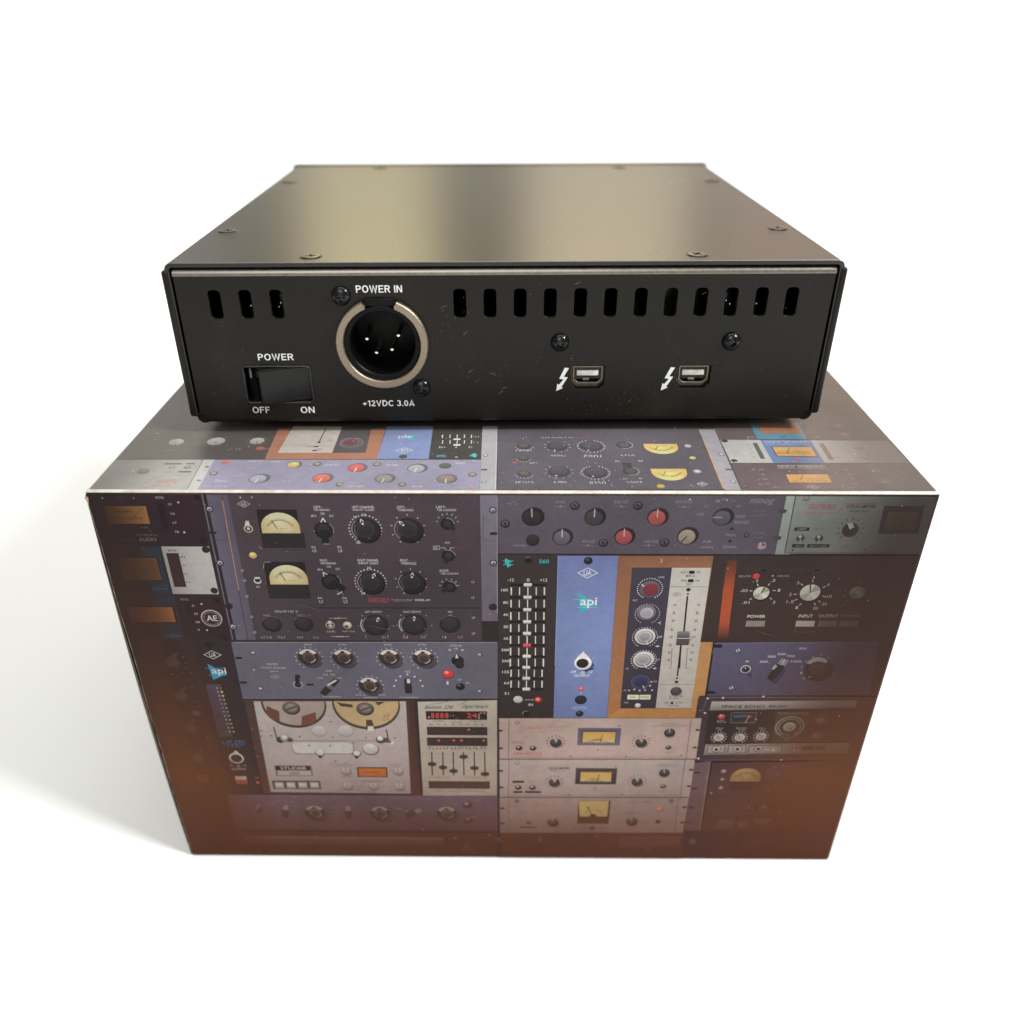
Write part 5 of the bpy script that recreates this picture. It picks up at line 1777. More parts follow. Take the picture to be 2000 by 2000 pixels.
POLY([(157.37,50.76),(162.45,51.02),(162.6,47.59),(157.48,47.33)],'5a4c48')
POLY([(157.64,50.49),(162.25,50.75),(162.36,47.87),(157.68,47.61)],'9a8e88')
POLY([(163.27,50.81),(168.51,51.07),(168.7,47.64),(163.42,47.38)],'5a4c48')
POLY([(163.54,50.54),(168.31,50.8),(168.46,47.92),(163.62,47.66)],'9a8e88')
POLY([(169.17,50.86),(178.72,51.16),(178.98,47.73),(169.37,47.42)],'5a4c48')
POLY([(169.45,50.59),(178.53,50.88),(178.74,48),(169.56,47.71)],'9a8e88')
DISC(160.02,49.13,1.34,'5c4e4a')
DISC(160.02,49.13,1.11,'b8aca6')
DISC(160.02,49.13,0.63,'7a4a44')
DISC(160.02,49.13,0.36,'241815')
DISC(166.09,49.29,1.34,'5c4e4a')
DISC(166.09,49.29,1.1,'b8aca6')
DISC(166.09,49.29,0.63,'7a4a44')
DISC(166.09,49.29,0.36,'241815')
DISC(172.06,49.45,1.34,'5c4e4a')
DISC(172.06,49.45,1.1,'b8aca6')
DISC(172.06,49.45,0.63,'7a4a44')
DISC(172.06,49.45,0.35,'241815')
LINE(173.52,49.24,175.33,49.25,0.24,'e0d4cc')
POLY([(175.93,48.48),(176.11,50.25),(177.02,48.6)],'c8bcb4')
POLY([(179.48,51.27),(184.15,51.53),(184.2,48.22),(179.5,47.95)],'8a7a74')
DISC(182.33,49.42,0.71,'5a4a46')
POLY([(181.93,48.53),(182.17,50.3),(182.92,48.76)],'b0a29a')
POLY([(184.41,50.54),(188.06,50.79),(188.14,49.14),(184.39,48.88)],'41302a')
POLY([(188.57,50.57),(190.96,50.81),(190.95,49.27),(188.53,49.14)],'54402e')
unit('printed_compressor','dark compressor with one cream meter fading into the lower right margin, where a warm glow is painted in')
POLY([(159.61,43.63),(196.52,44.79),(197.77,13.85),(160.04,13.46)],'4a3030','4c2c20')
POLY([(175.27,43.19),(187.14,43.86),(187.5,37.55),(175.96,36.87)],'523840')
METER(165.74,41.44,174.62,35.88,dim=1)
RECT(165.82,35.88,175.31,32.11,'3c2420')
DISC(163.36,40.12,0.89,'7a5c54')
DISC(163.36,40.12,0.53,'a0847a')
DISC(163.41,36.75,0.65,'7a5c54')
DISC(163.41,36.75,0.39,'a0847a')
DISC(163.4,33.11,0.73,'7a5c54')
DISC(163.4,33.11,0.44,'a0847a')
DISC(160.91,30.82,0.41,'7a5c54')
DISC(160.91,30.82,0.25,'a0847a')
POLY([(178.81,38.75),(178.96,40.25),(179.67,38.87)],'7e6058')
POLY([(177.3,32.05),(177.46,33.59),(178.18,32.17)],'7e6058')
POLY([(182.75,31.74),(182.9,33.29),(183.63,31.87)],'7e6058')
POLY([(187.31,38.13),(187.44,39.64),(188.18,38.25)],'7e6058')
POLY([(177.53,41.62),(177.69,43.1),(178.39,41.74)],'7e6058')
POLY([(180.08,41.98),(180.22,43.46),(180.94,42.1)],'7e6058')
MIC(163.99,29.07,169.51,28.35,'6a4c44')
MIC(175.89,29.42,179.59,28.7,'6a4c44')
DISC(177.53,24.92,0.75,'7a5c52')
MIC(174.9,25.82,176.56,23.68,'5e4038')
MIC(179.04,25.56,181.12,24.03,'5e4038')
LINE(160.19,29.37,187.15,30.47,0.16,'3a221c')
LINE(160.09,20.05,188.07,20.7,0.17,'3a221c')
POLY([(174.89,19.32),(181.22,19.63),(180.22,17.49),(178.49,16.71),(176.58,17.07)],'6e5048')
POLY([(164.83,19.09),(169.03,19.14),(169.88,16.11),(169.21,14.84),(164.25,15.17)],'5e3e36')
POLY([(170.54,18.02),(172.93,18.36),(174.19,15.52),(171.23,15.49)],'6a4a42')
MIC(163.85,15.81,166.26,14.79,'745850')
DISC(157.89,8.51,1.29,'5a4a4c')
ARC(169.74,10.98,1.11,-80,80,0.21,'70504a')
POLY([(173.44,9.07),(183.17,9.83),(182.85,6.55),(173.92,5.79)],'5a3426')
unit('printed_rack_rail','dark mauve rack rail printed beside the lower right compressor')
POLY([(153.46,43.3),(159.18,44.35),(159.81,14),(154.72,13.84)],'6a5054','5c403e')
LINE(158.71,43.84,159.41,14.23,0.25,'8a6048')
LINE(153.19,43.19,154.63,13.95,0.32,'3a2420')
RRECT(154.89,39.9,156.6,39.23,0.23,'3a2424')
RRECT(154.74,33.07,156.48,32.39,0.24,'3a2424')
RRECT(154.74,24.75,156.5,24.04,0.24,'3a2424')
RRECT(154.73,18.15,156.52,17.42,0.24,'3a2424')
unit('printed_levelling_amplifier','silver amplifier with red script and amber meter, topmost of three stacked on the front')
POLY([(97.6,60.79),(154.35,61.2),(154.66,45.21),(97.69,44.73)],'b4988e','b0928a')
LINE(97.55,44.63,154.67,45.11,0.18,'463634')
LINE(100.42,60.62,100.25,44.95,0.17,'6a5a58')
LINE(151.58,61,151.74,45.38,0.17,'5a4a48')
RRECT(97.38,56.31,98.63,55.64,0.24,'241a1a')
RRECT(97.42,49.34,98.69,48.66,0.25,'241a1a')
RRECT(153.21,57.02,154.38,56.35,0.24,'2a1e1c')
RRECT(153.18,50.09,154.37,49.4,0.24,'2a1e1c')
TXT('TELETRONIX',102.91,58.03,110.51,56.52,'b27a74',slant=1)
LINE(102.93,55.53,110.21,55.59,0.17,'b0807a')
LINE(110.21,55.59,111.47,57.79,0.17,'b0807a')
LINE(111.47,57.79,117.53,57.93,0.17,'b0807a')
MIC(111.9,57.52,116.73,57.05,'b08a86')
MIC(112.41,56.38,115.94,55.91,'a08482')
DISC(102.76,59.23,0.83,'8a7a78')
DISC(102.76,59.23,0.55,'9e8e8c')
TXT('POWER',101.49,51.78,104.85,50.8,'b45a52')
TXT('GAIN REDUCE',101.66,47.49,109.92,46.3,'b45a52')
DISC(103.33,49.14,1.05,'6a5854')
DISC(103.33,49.14,0.77,'2e2422')
DISC(103.19,49.43,0.35,'d0c4bc')
LINE(103.33,49.14,104.32,49.05,0.35,'3a2e2c')
DISC(107.34,49.08,1.05,'6a5854')
DISC(107.34,49.08,0.77,'2e2422')
DISC(107.2,49.37,0.35,'d0c4bc')
LINE(107.34,49.08,108.33,48.98,0.35,'3a2e2c')
TICKS(113.8,51.57,2.17,2.8,11,-130,130,0.24,'463a38')
DISC(114.03,50.89,1.68,'6a5a56')
DISC(113.8,51.47,1.68,'362a28')
DISC(113.65,51.76,1.21,'4e4240')
POLY([(112.99,53.11),(113.95,53.51),(113.86,51.86)],'a89c94')
LINE(113.8,51.67,114.38,52.93,0.17,'ece4da')
MIC(113.25,46.86,114.73,46.46,'8a7470')
TICKS(138.22,51.76,2.16,2.79,11,-130,130,0.24,'463a38')
DISC(138.48,51.09,1.67,'6a5a56')
DISC(138.23,51.67,1.67,'362a28')
DISC(138.06,51.96,1.2,'4e4240')
POLY([(137.33,53.3),(138.27,53.7),(138.26,52.06)],'a89c94')
LINE(138.21,51.86,138.73,53.12,0.17,'ece4da')
MIC(137.92,47.06,139.4,46.67,'8a7470')
RECT(119.99,57.23,132.21,50.4,'565266','625c70')
RECT(121.1,56.19,130.96,51.38,'4a3020')
RECT(121.46,55.71,130.7,51.57,'c29050','c8a066')
ARC(126.43,48.15,4.29,-50,50,0.14,'5a3a1c')
TICKS(125.73,48.14,4.39,5.09,9,-42,14,0.11,'4a3018')
LINE(126.58,51.57,127.02,54.76,0.17,'33200f')
MIC(124.29,52.83,127.22,52.44,'6a4a24')
LINE(121.36,51.24,131.14,51.32,0.14,'8a8498')
DISC(146.15,55.01,1.52,'7a6864')
DISC(145.99,55.58,1.59,'33282a')
DISC(145.81,55.96,1.1,'4e4244')
LINE(145.98,55.67,145.82,57.19,0.17,'d8d0c8')
MIC(141.19,58.43,151.07,57.95,'8a7470')
MIC(143.45,59.17,147.9,58.8,'8a7470')
DISC(146.23,49.68,0.91,'7a6862')
DISC(146.23,49.68,0.7,'33262a')
LINE(146.23,49.68,147.28,49.69,0.31,'463a38')
DISC(146.07,49.88,0.24,'d8ccc4')
MIC(145.24,47.91,146.99,47.42,'7a6662')
DISC(126.02,48.64,0.25,'4a3c3a')
DISC(118.22,46,0.25,'4a3c3a')
DISC(134.32,46.03,0.25,'4a3c3a')
DISC(150.28,46.56,0.25,'4a3c3a')
DISC(131.57,58.13,0.24,'4a3c3a')
LINE(100.6,45.36,151.41,45.88,0.11,'5a4a48')
unit('printed_levelling_amplifier','silver amplifier with black tags and amber meter, middle of three stacked on the front')
POLY([(97.62,44.43),(154.41,44.91),(154.57,29.12),(97.72,28.59)],'a6968f','9e877f')
LINE(97.57,28.48,154.58,29.01,0.18,'463634')
LINE(100.46,44.25,100.29,28.82,0.18,'6a5a58')
LINE(151.61,44.68,151.78,29.31,0.18,'5a4a48')
RRECT(97.46,40.14,98.75,39.42,0.25,'241a1a')
RRECT(97.51,33.1,98.82,32.36,0.25,'241a1a')
RRECT(153.23,41.03,154.44,40.32,0.25,'2a1e1c')
RRECT(153.29,34.13,154.51,33.4,0.25,'2a1e1c')
TXT('TELETRONIX',102.83,41.78,110.05,40.46,'b08078',slant=1)
LINE(103.06,39.21,110.6,39.27,0.18,'b0807a')
LINE(110.6,39.27,111.89,41.93,0.18,'b0807a')
LINE(111.89,41.93,118.16,42.09,0.18,'b0807a')
TXT('LEVELING AMPLIFIER',111.92,41.45,118.2,40.54,'4a3c3c')
TXT('MODEL LA-2A',112.73,40.33,117.03,39.62,'7a6a68')
DISC(102.89,43.07,0.85,'8a7a78')
DISC(102.89,43.07,0.57,'9e8e8c')
RECT(101.5,35.6,104.98,34.76,'2e2422')
RECT(101.82,31.19,104.52,30.34,'2e2422')
RECT(105.25,31.23,110.07,30.38,'2e2422')
MIC(106.21,35.53,108.38,34.91,'8a7874')
DISC(103.26,32.77,1.09,'6a5854')
DISC(103.26,32.77,0.8,'2e2422')
DISC(103.11,33.09,0.36,'d0c4bc')
LINE(103.26,32.77,104.28,32.68,0.36,'3a2e2c')
DISC(107.48,32.71,1.09,'6a5854')
DISC(107.48,32.71,0.8,'2e2422')
DISC(107.33,33.02,0.36,'d0c4bc')
LINE(107.48,32.71,108.5,32.61,0.36,'3a2e2c')
TICKS(113.88,35.17,2.24,2.89,11,-130,130,0.24,'463a38')
DISC(114.12,34.45,1.67,'6a5a56')
DISC(113.88,35.07,1.66,'362a28')
DISC(113.73,35.38,1.2,'4e4240')
POLY([(113.04,36.83),(114.03,37.25),(113.94,35.49)],'a89c94')
LINE(113.88,35.28,114.49,36.63,0.18,'ece4da')
MIC(113.3,30.55,114.83,30.13,'8a7470')
TICKS(138.33,35.71,2.23,2.88,11,-130,130,0.24,'463a38')
DISC(138.61,34.98,1.66,'6a5a56')
DISC(138.34,35.6,1.66,'362a28')
DISC(138.17,35.91,1.19,'4e4240')
POLY([(137.41,37.35),(138.38,37.77),(138.38,36.02)],'a89c94')
LINE(138.33,35.81,138.86,37.16,0.18,'ece4da')
MIC(138,31.1,139.53,30.67,'8a7470')
RECT(120.06,41.14,132.2,34.35,'473a3e','33241f')
RECT(121.21,40.02,130.91,35.39,'4a3020')
RECT(121.58,39.51,130.64,35.6,'c29050','c8a066')
ARC(126.46,31.93,4.13,-50,50,0.15,'5a3a1c')
TICKS(125.73,31.93,4.22,4.9,9,-42,14,0.11,'4a3018')
LINE(126.62,35.6,127.1,38.5,0.18,'33200f')
MIC(124.25,36.94,127.27,36.53,'6a4a24')
LINE(121.47,35.24,131.07,35.33,0.14,'8a8498')
DISC(146.22,38.77,1.57,'7a6864')
DISC(146.05,39.38,1.57,'33282a')
DISC(145.87,39.79,1.14,'4e4244')
LINE(146.04,39.48,145.88,41.11,0.18,'d8d0c8')
MIC(141.59,42.32,149.69,41.92,'8a7470')
MIC(143.94,43.03,147.84,42.63,'8a7470')
DISC(146.25,33.59,0.94,'7a6862')
DISC(146.25,33.59,0.72,'33262a')
LINE(146.25,33.59,147.34,33.6,0.33,'463a38')
DISC(146.09,33.8,0.25,'d8ccc4')
MIC(145.23,31.69,147.04,31.17,'7a6662')
DISC(126.18,32.46,0.25,'4a3c3a')
DISC(118.28,29.85,0.26,'4a3c3a')
DISC(134.27,30.1,0.26,'4a3c3a')
DISC(131.63,42,0.25,'4a3c3a')
LINE(100.65,29.25,151.35,29.84,0.11,'5a4a48')
unit('printed_levelling_amplifier','dusky silver amplifier with square cream meter, lowest of three stacked on the front')
POLY([(97.64,28.26),(154.39,28.8),(154.44,12.93),(97.75,12.33)],'967f78','86685e')
LINE(97.6,12.22,154.45,12.81,0.19,'463634')
LINE(100.51,28.08,100.33,12.59,0.18,'6a5a58')
LINE(151.27,28.56,151.85,13.13,0.18,'5a4a48')
RRECT(97.78,23.89,99.11,23.13,0.26,'241a1a')
RRECT(97.84,17.15,99.19,16.36,0.26,'241a1a')
RRECT(152.98,24.97,154.23,24.21,0.26,'2a1e1c')
RRECT(153.06,18.04,154.33,17.26,0.26,'2a1e1c')
TXT('TELETRONIX',107.76,25.7,115,24.51,'b0685c',slant=1)
DISC(102.87,26.81,0.81,'6e5c58')
DISC(149.41,27.47,0.81,'6e5c58')
MIC(136.35,26.94,143.18,26.41,'6e5a54')
MIC(135.61,22.04,140.35,21.49,'6e5a54')
RECT(121.48,27.24,131.13,16.93,'4a2e24')
POLY([(121.55,27.09),(130.58,27.18),(130.51,20.2),(122.17,20.12)],'b8935e','c09a62')
ARC(126.35,20.05,3.13,-62,62,0.15,'4a3424')
LINE(126.03,20.38,124.5,24.09,0.19,'33221a')
DISC(124.57,24.09,0.37,'33221a')
DISC(126.18,20.38,0.97,'4a2e24')
RECT(121.93,20.05,130.89,17.49,'552f22')
TICKS(114.05,17.36,2.1,2.47,10,-130,130,0.14,'5a4640')
DISC(114.25,16.81,1.65,'5e4840')
DISC(114.05,17.36,1.72,'40302c')
DISC(113.89,17.7,1.2,'5a4844')
POLY([(113.25,19.14),(114.14,19.48),(114.04,17.81)],'948078')
TICKS(138.2,17.94,2.09,2.47,10,-130,130,0.14,'5a4640')
DISC(138.43,17.39,1.65,'5e4840')
DISC(138.2,17.94,1.72,'40302c')
DISC(138.03,18.28,1.19,'5a4844')
POLY([(137.32,19.71),(138.19,20.05),(138.17,18.39)],'948078')
DISC(146.11,23.65,1.11,'9a5a4e')
DISC(146.1,23.76,0.81,'e07a68')
DISC(146.27,18.02,0.97,'6a5048')
DISC(146.11,18.13,0.6,'352420')
DISC(106.63,17.06,0.83,'5a4640')
RECT(104.09,15.38,108.77,14.7,'4a3832')
DISC(126.26,14.79,0.83,'5a3a30')
MIC(123.23,15.33,124.51,14.65,'5a463e')
MIC(128.12,15.38,129.48,14.7,'5a463e')
POLY([(97.6,12.22),(154.68,12.82),(155.39,-0.74),(97.95,-1.39)],'57301e','4e2a1a')
POLY([(96.45,10.26),(97.59,10.27),(97.89,8.31),(97.2,8.07)],'70504c')
POLY([(109.39,10.39),(110.53,10.4),(110.88,8.45),(110.2,8.21)],'70504c')
POLY([(98.5,3.51),(100.42,6.47),(102.2,3.55)],'653a2c')
POLY([(112.98,4.26),(114.81,7.21),(116.67,4.3)],'653a2c')
POLY([(142.21,3.99),(143.87,6.94),(145.89,4.03)],'653a2c')
DISC(127.75,10.93,0.83,'6a4434')
POLY([(134.77,11.46),(154.05,11.67),(153.78,7.05),(135.18,5.68)],'5e3a34')
face('top')
unit('printed_levelling_amplifier','silver amplifier printed upside-down at the left front corner of the carton top')
POLY([(-1.48,0.15),(-1.52,16.45),(22.21,16.55),(23.28,0.27)],'8e8a86')
POLY([(23.4,0.27),(22.35,16.55),(25.12,16.56),(25.93,0.28)],'aaa8a4')
LINE(22.28,16.55,23.34,0.27,0.17,'3a3634')
RECT(13.16,14.53,17.52,13.8,'3a3634')
RECT(18.57,14.55,20.92,13.97,'3a3634')
RECT(18.19,10.25,21.36,9.54,'3a3634')
MIC(14.88,10.02,16.73,9.46,'6a6664')
DISC(9.31,10.13,1.52,'5a4c48')
DISC(9.5,10.34,1.12,'6e5e58')
TICKS(9.37,9.99,2.18,2.57,10,40,320,0.2,'6e6a66')
DISC(15.67,12.36,0.87,'6e6864')
DISC(19.6,12.38,0.87,'5e5854')
DISC(15.67,12.36,0.47,'8e8884')
DISC(19.62,12.52,0.47,'8e8884')
TXT('TELETRONIX',14.58,5.81,19.75,3.79,'a05a56',rot=1)
RECT(14.06,2.86,19.18,2.59,'9a5e5a')
RRECT(23.95,12.9,25.02,12.19,0.17,'4a4644')
RRECT(24.2,5.77,25.23,5.1,0.16,'4a4644')
unit('printed_equalizer','lilac equalizer with red knobs printed upside-down along the front of the carton top')
POLY([(25.91,0.38),(25.17,16.45),(93.08,16.74),(93.2,0.7)],'7e7a8e')
KNOB(45.97,13.79,1.82,'c8a05c','57525a',30,'d8d0d0')
KNOB(62.11,12.19,2.33,'c84e48','57525a',185,'d8d0d0')
KNOB(77.14,11.91,2.43,'8c8c94','57525a',190,'d8d0d0')
KNOB(54.52,6.68,2.39,'cc5a4c','57525a',190,'d8d0d0')
KNOB(69.74,6.53,2.38,'76786e','57525a',190,'d8d0d0')
KNOB(84.86,6.44,2.38,'776860','57525a',180,'d8d0d0')
KNOB(39.02,6.34,2.39,'8a8a96','57525a',190,'d8d0d0')
DISC(51.85,14.22,1.12,'5c584e')
DISC(51.85,14.22,0.64,'8a867a')
DISC(66.94,14.05,1.12,'5c584e')
DISC(66.94,14.05,0.64,'8a867a')
DISC(59.42,3.58,1.07,'5c584e')
DISC(59.42,3.58,0.61,'8a867a')
DISC(74.47,3.55,1.07,'5c584e')
DISC(74.47,3.55,0.61,'8a867a')
DISC(91.18,8.72,1.1,'5c584e')
DISC(91.18,8.72,0.63,'8a867a')
DISC(27.22,8.99,1.1,'5c584e')
DISC(27.22,8.99,0.63,'8a867a')
DISC(84.19,13.32,1.6,'4c4e46')
DISC(28.5,15.17,1.18,'b0625e')
TXT('2.6 KHZ',53.7,14.23,57.6,13.08,'bcb8c4',rot=1)
TXT('800 HZ',69.13,14.3,72.27,13.14,'bcb8c4',rot=1)
TXT('160 HZ',61.59,3.07,65.1,2.12,'bcb8c4',rot=1)
TXT('40 HZ',76.91,3.14,79.46,2.19,'bcb8c4',rot=1)
TXT('POWER',86.71,15.31,89.12,14.37,'bcb8c4',rot=1)
LINE(54.11,15.28,56.69,15.29,0.11,'b4b0bc')
LINE(69.14,15.46,71.72,15.47,0.11,'b4b0bc')
LINE(61.87,4.13,64.33,4.14,0.1,'b4b0bc')
LINE(76.84,4.41,79.3,4.42,0.1,'b4b0bc')
DISC(91.1,2.05,0.66,'b06a6a')
MIC(87.92,2.56,90.21,1.93,'b8b4c0')
TXT('AIR',33.92,16.09,37.62,15.21,'b4aebb',rot=1)
MIC(34.55,12.45,37.21,11.74,'b4aebb')
TXT('GAIN',39.99,15.81,42.07,14.93,'b4aebb',rot=1)
TXT('moog',28.6,6.28,31.84,4.59,'a8a2b2',rot=1)
MIC(31.94,8.35,35.33,7.66,'aaa4b2')
MIC(26.98,2.79,32.72,2,'aaa4b2')
unit('printed_limiter','dark limiter with three pale knobs printed upside-down at the left of the carton top')
POLY([(-1.61,16.67),(-2.31,38.71),(41.27,38.86),(42.94,16.86)],'3c3534')
DISC(11.84,26.71,1.91,'a09c90')
LINE(11.84,26.71,12.12,24.95,0.18,'4a4640')
TICKS(11.84,26.71,2.29,2.67,9,40,320,0.16,'8a8680')
DISC(22.3,27.15,2.33,'a09c90')
LINE(22.3,27.15,22.74,25.39,0.18,'4a4640')
TICKS(22.3,27.15,2.8,3.26,9,40,320,0.16,'8a8680')
DISC(33.19,27.44,1.91,'a09c90')
LINE(33.19,27.44,33.49,25.67,0.18,'4a4640')
TICKS(33.19,27.44,2.29,2.67,9,40,320,0.16,'8a8680')
MIC(9.59,35.88,13.24,34.76,'7a7672')
MIC(13.97,35.9,18.35,34.78,'7a7672')
MIC(20.17,35.91,22.72,34.8,'7a7672')
MIC(10.46,22.2,13.23,21.2,'7a7672')
MIC(27.53,23.05,30.3,22.04,'7a7672')
MIC(36.14,23.32,38.91,22.3,'7a7672')
DISC(35.07,22.92,1.11,'a04440')
unit('printed_wood_framed_unit','wood framed fader module printed upside-down on the carton top')
POLY([(40.64,19.4),(40.97,33.68),(42.01,38.87),(42.73,17.75)],'a0543a')
POLY([(37.94,16.74),(37.02,35.26),(66.4,35.36),(66.56,16.86)],'96604a')
POLY([(40.32,20.37),(40.79,36.65),(54.24,36.7),(54.43,20.43)],'b0a498')
POLY([(54.54,20.43),(54.36,36.7),(62.43,36.73),(63.15,20.46)],'413a40')
LINE(50.06,35.3,49.84,26.67,0.29,'221c1c')
DISC(49.87,26.54,0.45,'1c1618')
DISC(58.25,26.58,2.7,'564c50')
DISC(58.29,26.71,1.86,'5e2a2e')
DOTS(58.52,26.32,2.92,22,20,340,0.15,'b8b0b0')
RECT(48.91,24.38,50.25,23.75,'241c1c')
RECT(49.09,22.13,50.36,21.51,'241c1c')
LINE(40.08,24.85,54.39,24.9,0.11,'6a6058')
MIC(47.24,24.37,48.69,23.74,'6a6058')
MIC(50.53,22.38,51.53,21.76,'6a6058')
UA(52.67,27.84,1.7,1.55,'7a7066')
unit('printed_preamp_module','blue module with a teal triangle mark printed upside-down on the carton top')
POLY([(66.54,16.98),(66.57,36.74),(79.36,36.79),(79.73,17.04)],'6c78a8')
UA(72.99,21.85,4.85,3.46,'dcdcec',1)
DISC(73.07,18.38,1.09,'3a3636')
POLY([(71.8,29.88),(74.7,31.34),(75.03,27.41)],'3aa4b0')
TXT('api',70.51,31.33,74.06,28.7,'e8e8f0',rot=1)
unit('printed_graphic_equalizer','black graphic equalizer printed upside-down on the carton top')
POLY([(79.78,17.04),(79.42,36.79),(93.07,36.84),(93.07,17.09)],'2c2826')
LINE(82.33,31.44,82.36,29.33,0.26,'d8d4ce')
LINE(84.33,31.44,84.35,29.33,0.26,'d8d4ce')
LINE(86.27,31.45,86.27,29.34,0.26,'d8d4ce')
LINE(88.22,31.46,88.2,29.35,0.26,'d8d4ce')
LINE(90.1,31.47,90.07,29.35,0.26,'d8d4ce')
LINE(82.57,27.96,82.6,25.91,0.25,'d8d4ce')
LINE(84.54,27.97,84.56,25.91,0.25,'d8d4ce')
LINE(86.46,27.97,86.46,25.92,0.25,'d8d4ce')
LINE(88.38,27.98,88.36,25.93,0.25,'d8d4ce')
LINE(90.24,27.99,90.21,25.93,0.25,'d8d4ce')
RRECT(85.38,29.08,87.25,28.17,0.17,'d0ccc6')
RRECT(85.58,25.6,87.42,24.72,0.17,'d0ccc6')
TXT('560',81.66,19.33,83.95,18,'3aa8ac',rot=1)
POLY([(90.03,18.88),(91.89,20.09),(91.75,17.8)],'38b0b4')
POLY([(90.28,19.36),(91.33,20.46),(91.64,19.36)],'38b0b4')
LINE(89.98,18.75,92.04,18.76,0.14,'38b0b4')
TXT('+12',81.83,24.26,83.61,23.26,'c8c4be',rot=1)
TXT('0',86.11,24.15,86.61,23.27,'c8c4be',rot=1)
TXT('-12',89.54,24.29,90.82,23.29,'c8c4be',rot=1)
MIC(90.58,30.48,91.95,29.82,'b8b4ae')
MIC(90.71,26.96,92.4,26.32,'b8b4ae')
DISC(86.75,18.02,0.43,'8a8680')
unit('printed_rack_rail','pale rack rail printed down the middle of the carton top')
POLY([(93.25,0.7),(92.9,36.84),(97.04,36.85),(97.13,0.72)],'918d92')
LINE(96.88,35.47,96.97,0.72,0.23,'b8b4b8')
DISC(94.15,19.01,0.71,'5c585c')
DISC(94.15,19.01,0.41,'c0bcc0')
DISC(94.14,4.92,0.67,'5c585c')
DISC(94.14,4.92,0.38,'c0bcc0')
RRECT(93.29,11.59,94.77,10.8,0.18,'3c383c')
unit('printed_compressor','dark compressor with two amber half-round meters printed upside-down on the carton top')
POLY([(97.46,1.06),(96.9,34.96),(151.42,35.16),(151.13,1.32)],'46404a')
METER(135.27,11.82,144.03,5.75,flip=1)
METER(135.47,25.91,144.31,20.02,flip=1)
DISC(104.15,24.5,1.94,'35302f')
DISC(104.16,24.82,1.17,'4a4442')
TICKS(104.15,24.5,2.24,2.62,7,110,250,0.21,'c8c0c0')
DISC(103.92,9,1.83,'35302f')
DISC(103.92,9.28,1.1,'4a4442')
TICKS(103.92,9,2.1,2.46,7,110,250,0.2,'c8c0c0')
DISC(103.88,17.32,1.48,'35302f')
DISC(103.88,17.62,0.89,'4a4442')
TICKS(103.88,17.32,1.71,2,7,110,250,0.2,'c8c0c0')
TICKS(112.82,24.38,3.13,3.57,10,40,320,0.21,'b8b0b4')
DISC(112.82,24.38,2.68,'2e2930')
DISC(112.85,24.85,2.05,'3e3840')
DISC(112.02,22.04,0.27,'e0d8dc')
TICKS(112.54,10.15,3.14,3.59,10,40,320,0.2,'b8b0b4')
DISC(112.54,10.15,2.69,'2e2930')
DISC(112.56,10.57,2.06,'3e3840')
DISC(111.79,8.07,0.26,'e0d8dc')
DOTS(121.66,24.41,3.53,22,20,340,0.21,'c8c0c4')
DISC(121.66,24.41,2.97,'2e2930')
DISC(121.7,24.89,2.27,'3e3840')
DISC(120.78,22.08,0.27,'e0d8dc')
DOTS(121.53,9.77,3.46,22,20,340,0.2,'c8c0c4')
DISC(121.53,9.77,2.91,'2e2930')
DISC(121.57,10.19,2.22,'3e3840')
DISC(120.7,7.7,0.26,'e0d8dc')
DISC(130.42,25.24,2.15,'2c282c')
DISC(130.42,25.24,1.39,'403c40')
ARC(130.42,25.24,2.15,20,200,0.17,'a8a0a4')
DISC(130.24,10.51,2.03,'2c282c')
DISC(130.24,10.51,1.31,'403c40')
ARC(130.24,10.51,2.03,20,200,0.16,'a8a0a4')
RECT(128.72,15.01,130.87,12.49,'2c282c')
MIC(101.88,22.32,106.17,21.39,'c0b8bc')
MIC(101.77,5.18,106.25,4.38,'c0b8bc')
MIC(111.03,19.45,114.76,18.55,'c0b8bc')
MIC(111.05,5.22,114.73,4.42,'c0b8bc')
MIC(119.32,19.49,123.9,18.14,'c0b8bc')
MIC(119.67,5.26,123.67,4.06,'c0b8bc')
MIC(128.85,19.68,132.41,18.77,'c0b8bc')
MIC(128.64,5.3,132,4.5,'c0b8bc')
MIC(108.66,30,117.15,29.34,'c0b8bc')
MIC(105.51,15.27,107.18,14.4,'c0b8bc')
MIC(126.97,16.38,128.14,15.5,'c0b8bc')
MIC(132.85,16.56,134.02,15.68,'c0b8bc')
MIC(127.88,6.91,128.84,6.24,'c0b8bc')
MIC(131.76,7.07,132.73,6.39,'c0b8bc')
MIC(117.87,30.19,122.47,29.37,'a04050')
DISC(101.57,14.88,0.53,'a04048')
DISC(146.91,17.8,0.81,'d8b060')
DISC(136.49,2.81,0.95,'b89040')
DISC(146.69,10.44,1.05,'8a8488')
DISC(146.69,10.44,0.59,'c8c0c4')
DISC(146.96,24.67,0.9,'a8a0a4')
UA(146.64,3.98,2.73,2.25,'c8c0c4',1)
unit('printed_rack_rail','pale rack rail with an orange edge printed at the right of the carton top')
POLY([(151.42,1.19),(151.78,35.16),(156.17,35.17),(155.25,1.21)],'8c868e')
LINE(151.77,29.33,151.22,1.71,0.35,'b8845c')
DISC(154.74,20.08,0.82,'6a646c')
DISC(154.74,20.08,0.48,'c0bac2')
DISC(154.34,5.41,0.77,'6a646c')
DISC(154.34,5.41,0.45,'c0bac2')
RRECT(153.93,12.13,155.7,11.36,0.18,'3c383e')
unit('printed_limiter','pale limiter with a blue amber-meter block printed upside-down at the right of the carton top')
POLY([(156.21,28.94),(156.49,39.5),(198.16,39.64),(200.62,29.11)],'4a4040')
POLY([(166.29,29.22),(166.73,39.53),(180.26,39.58),(179.37,29.27)],'3c7284')
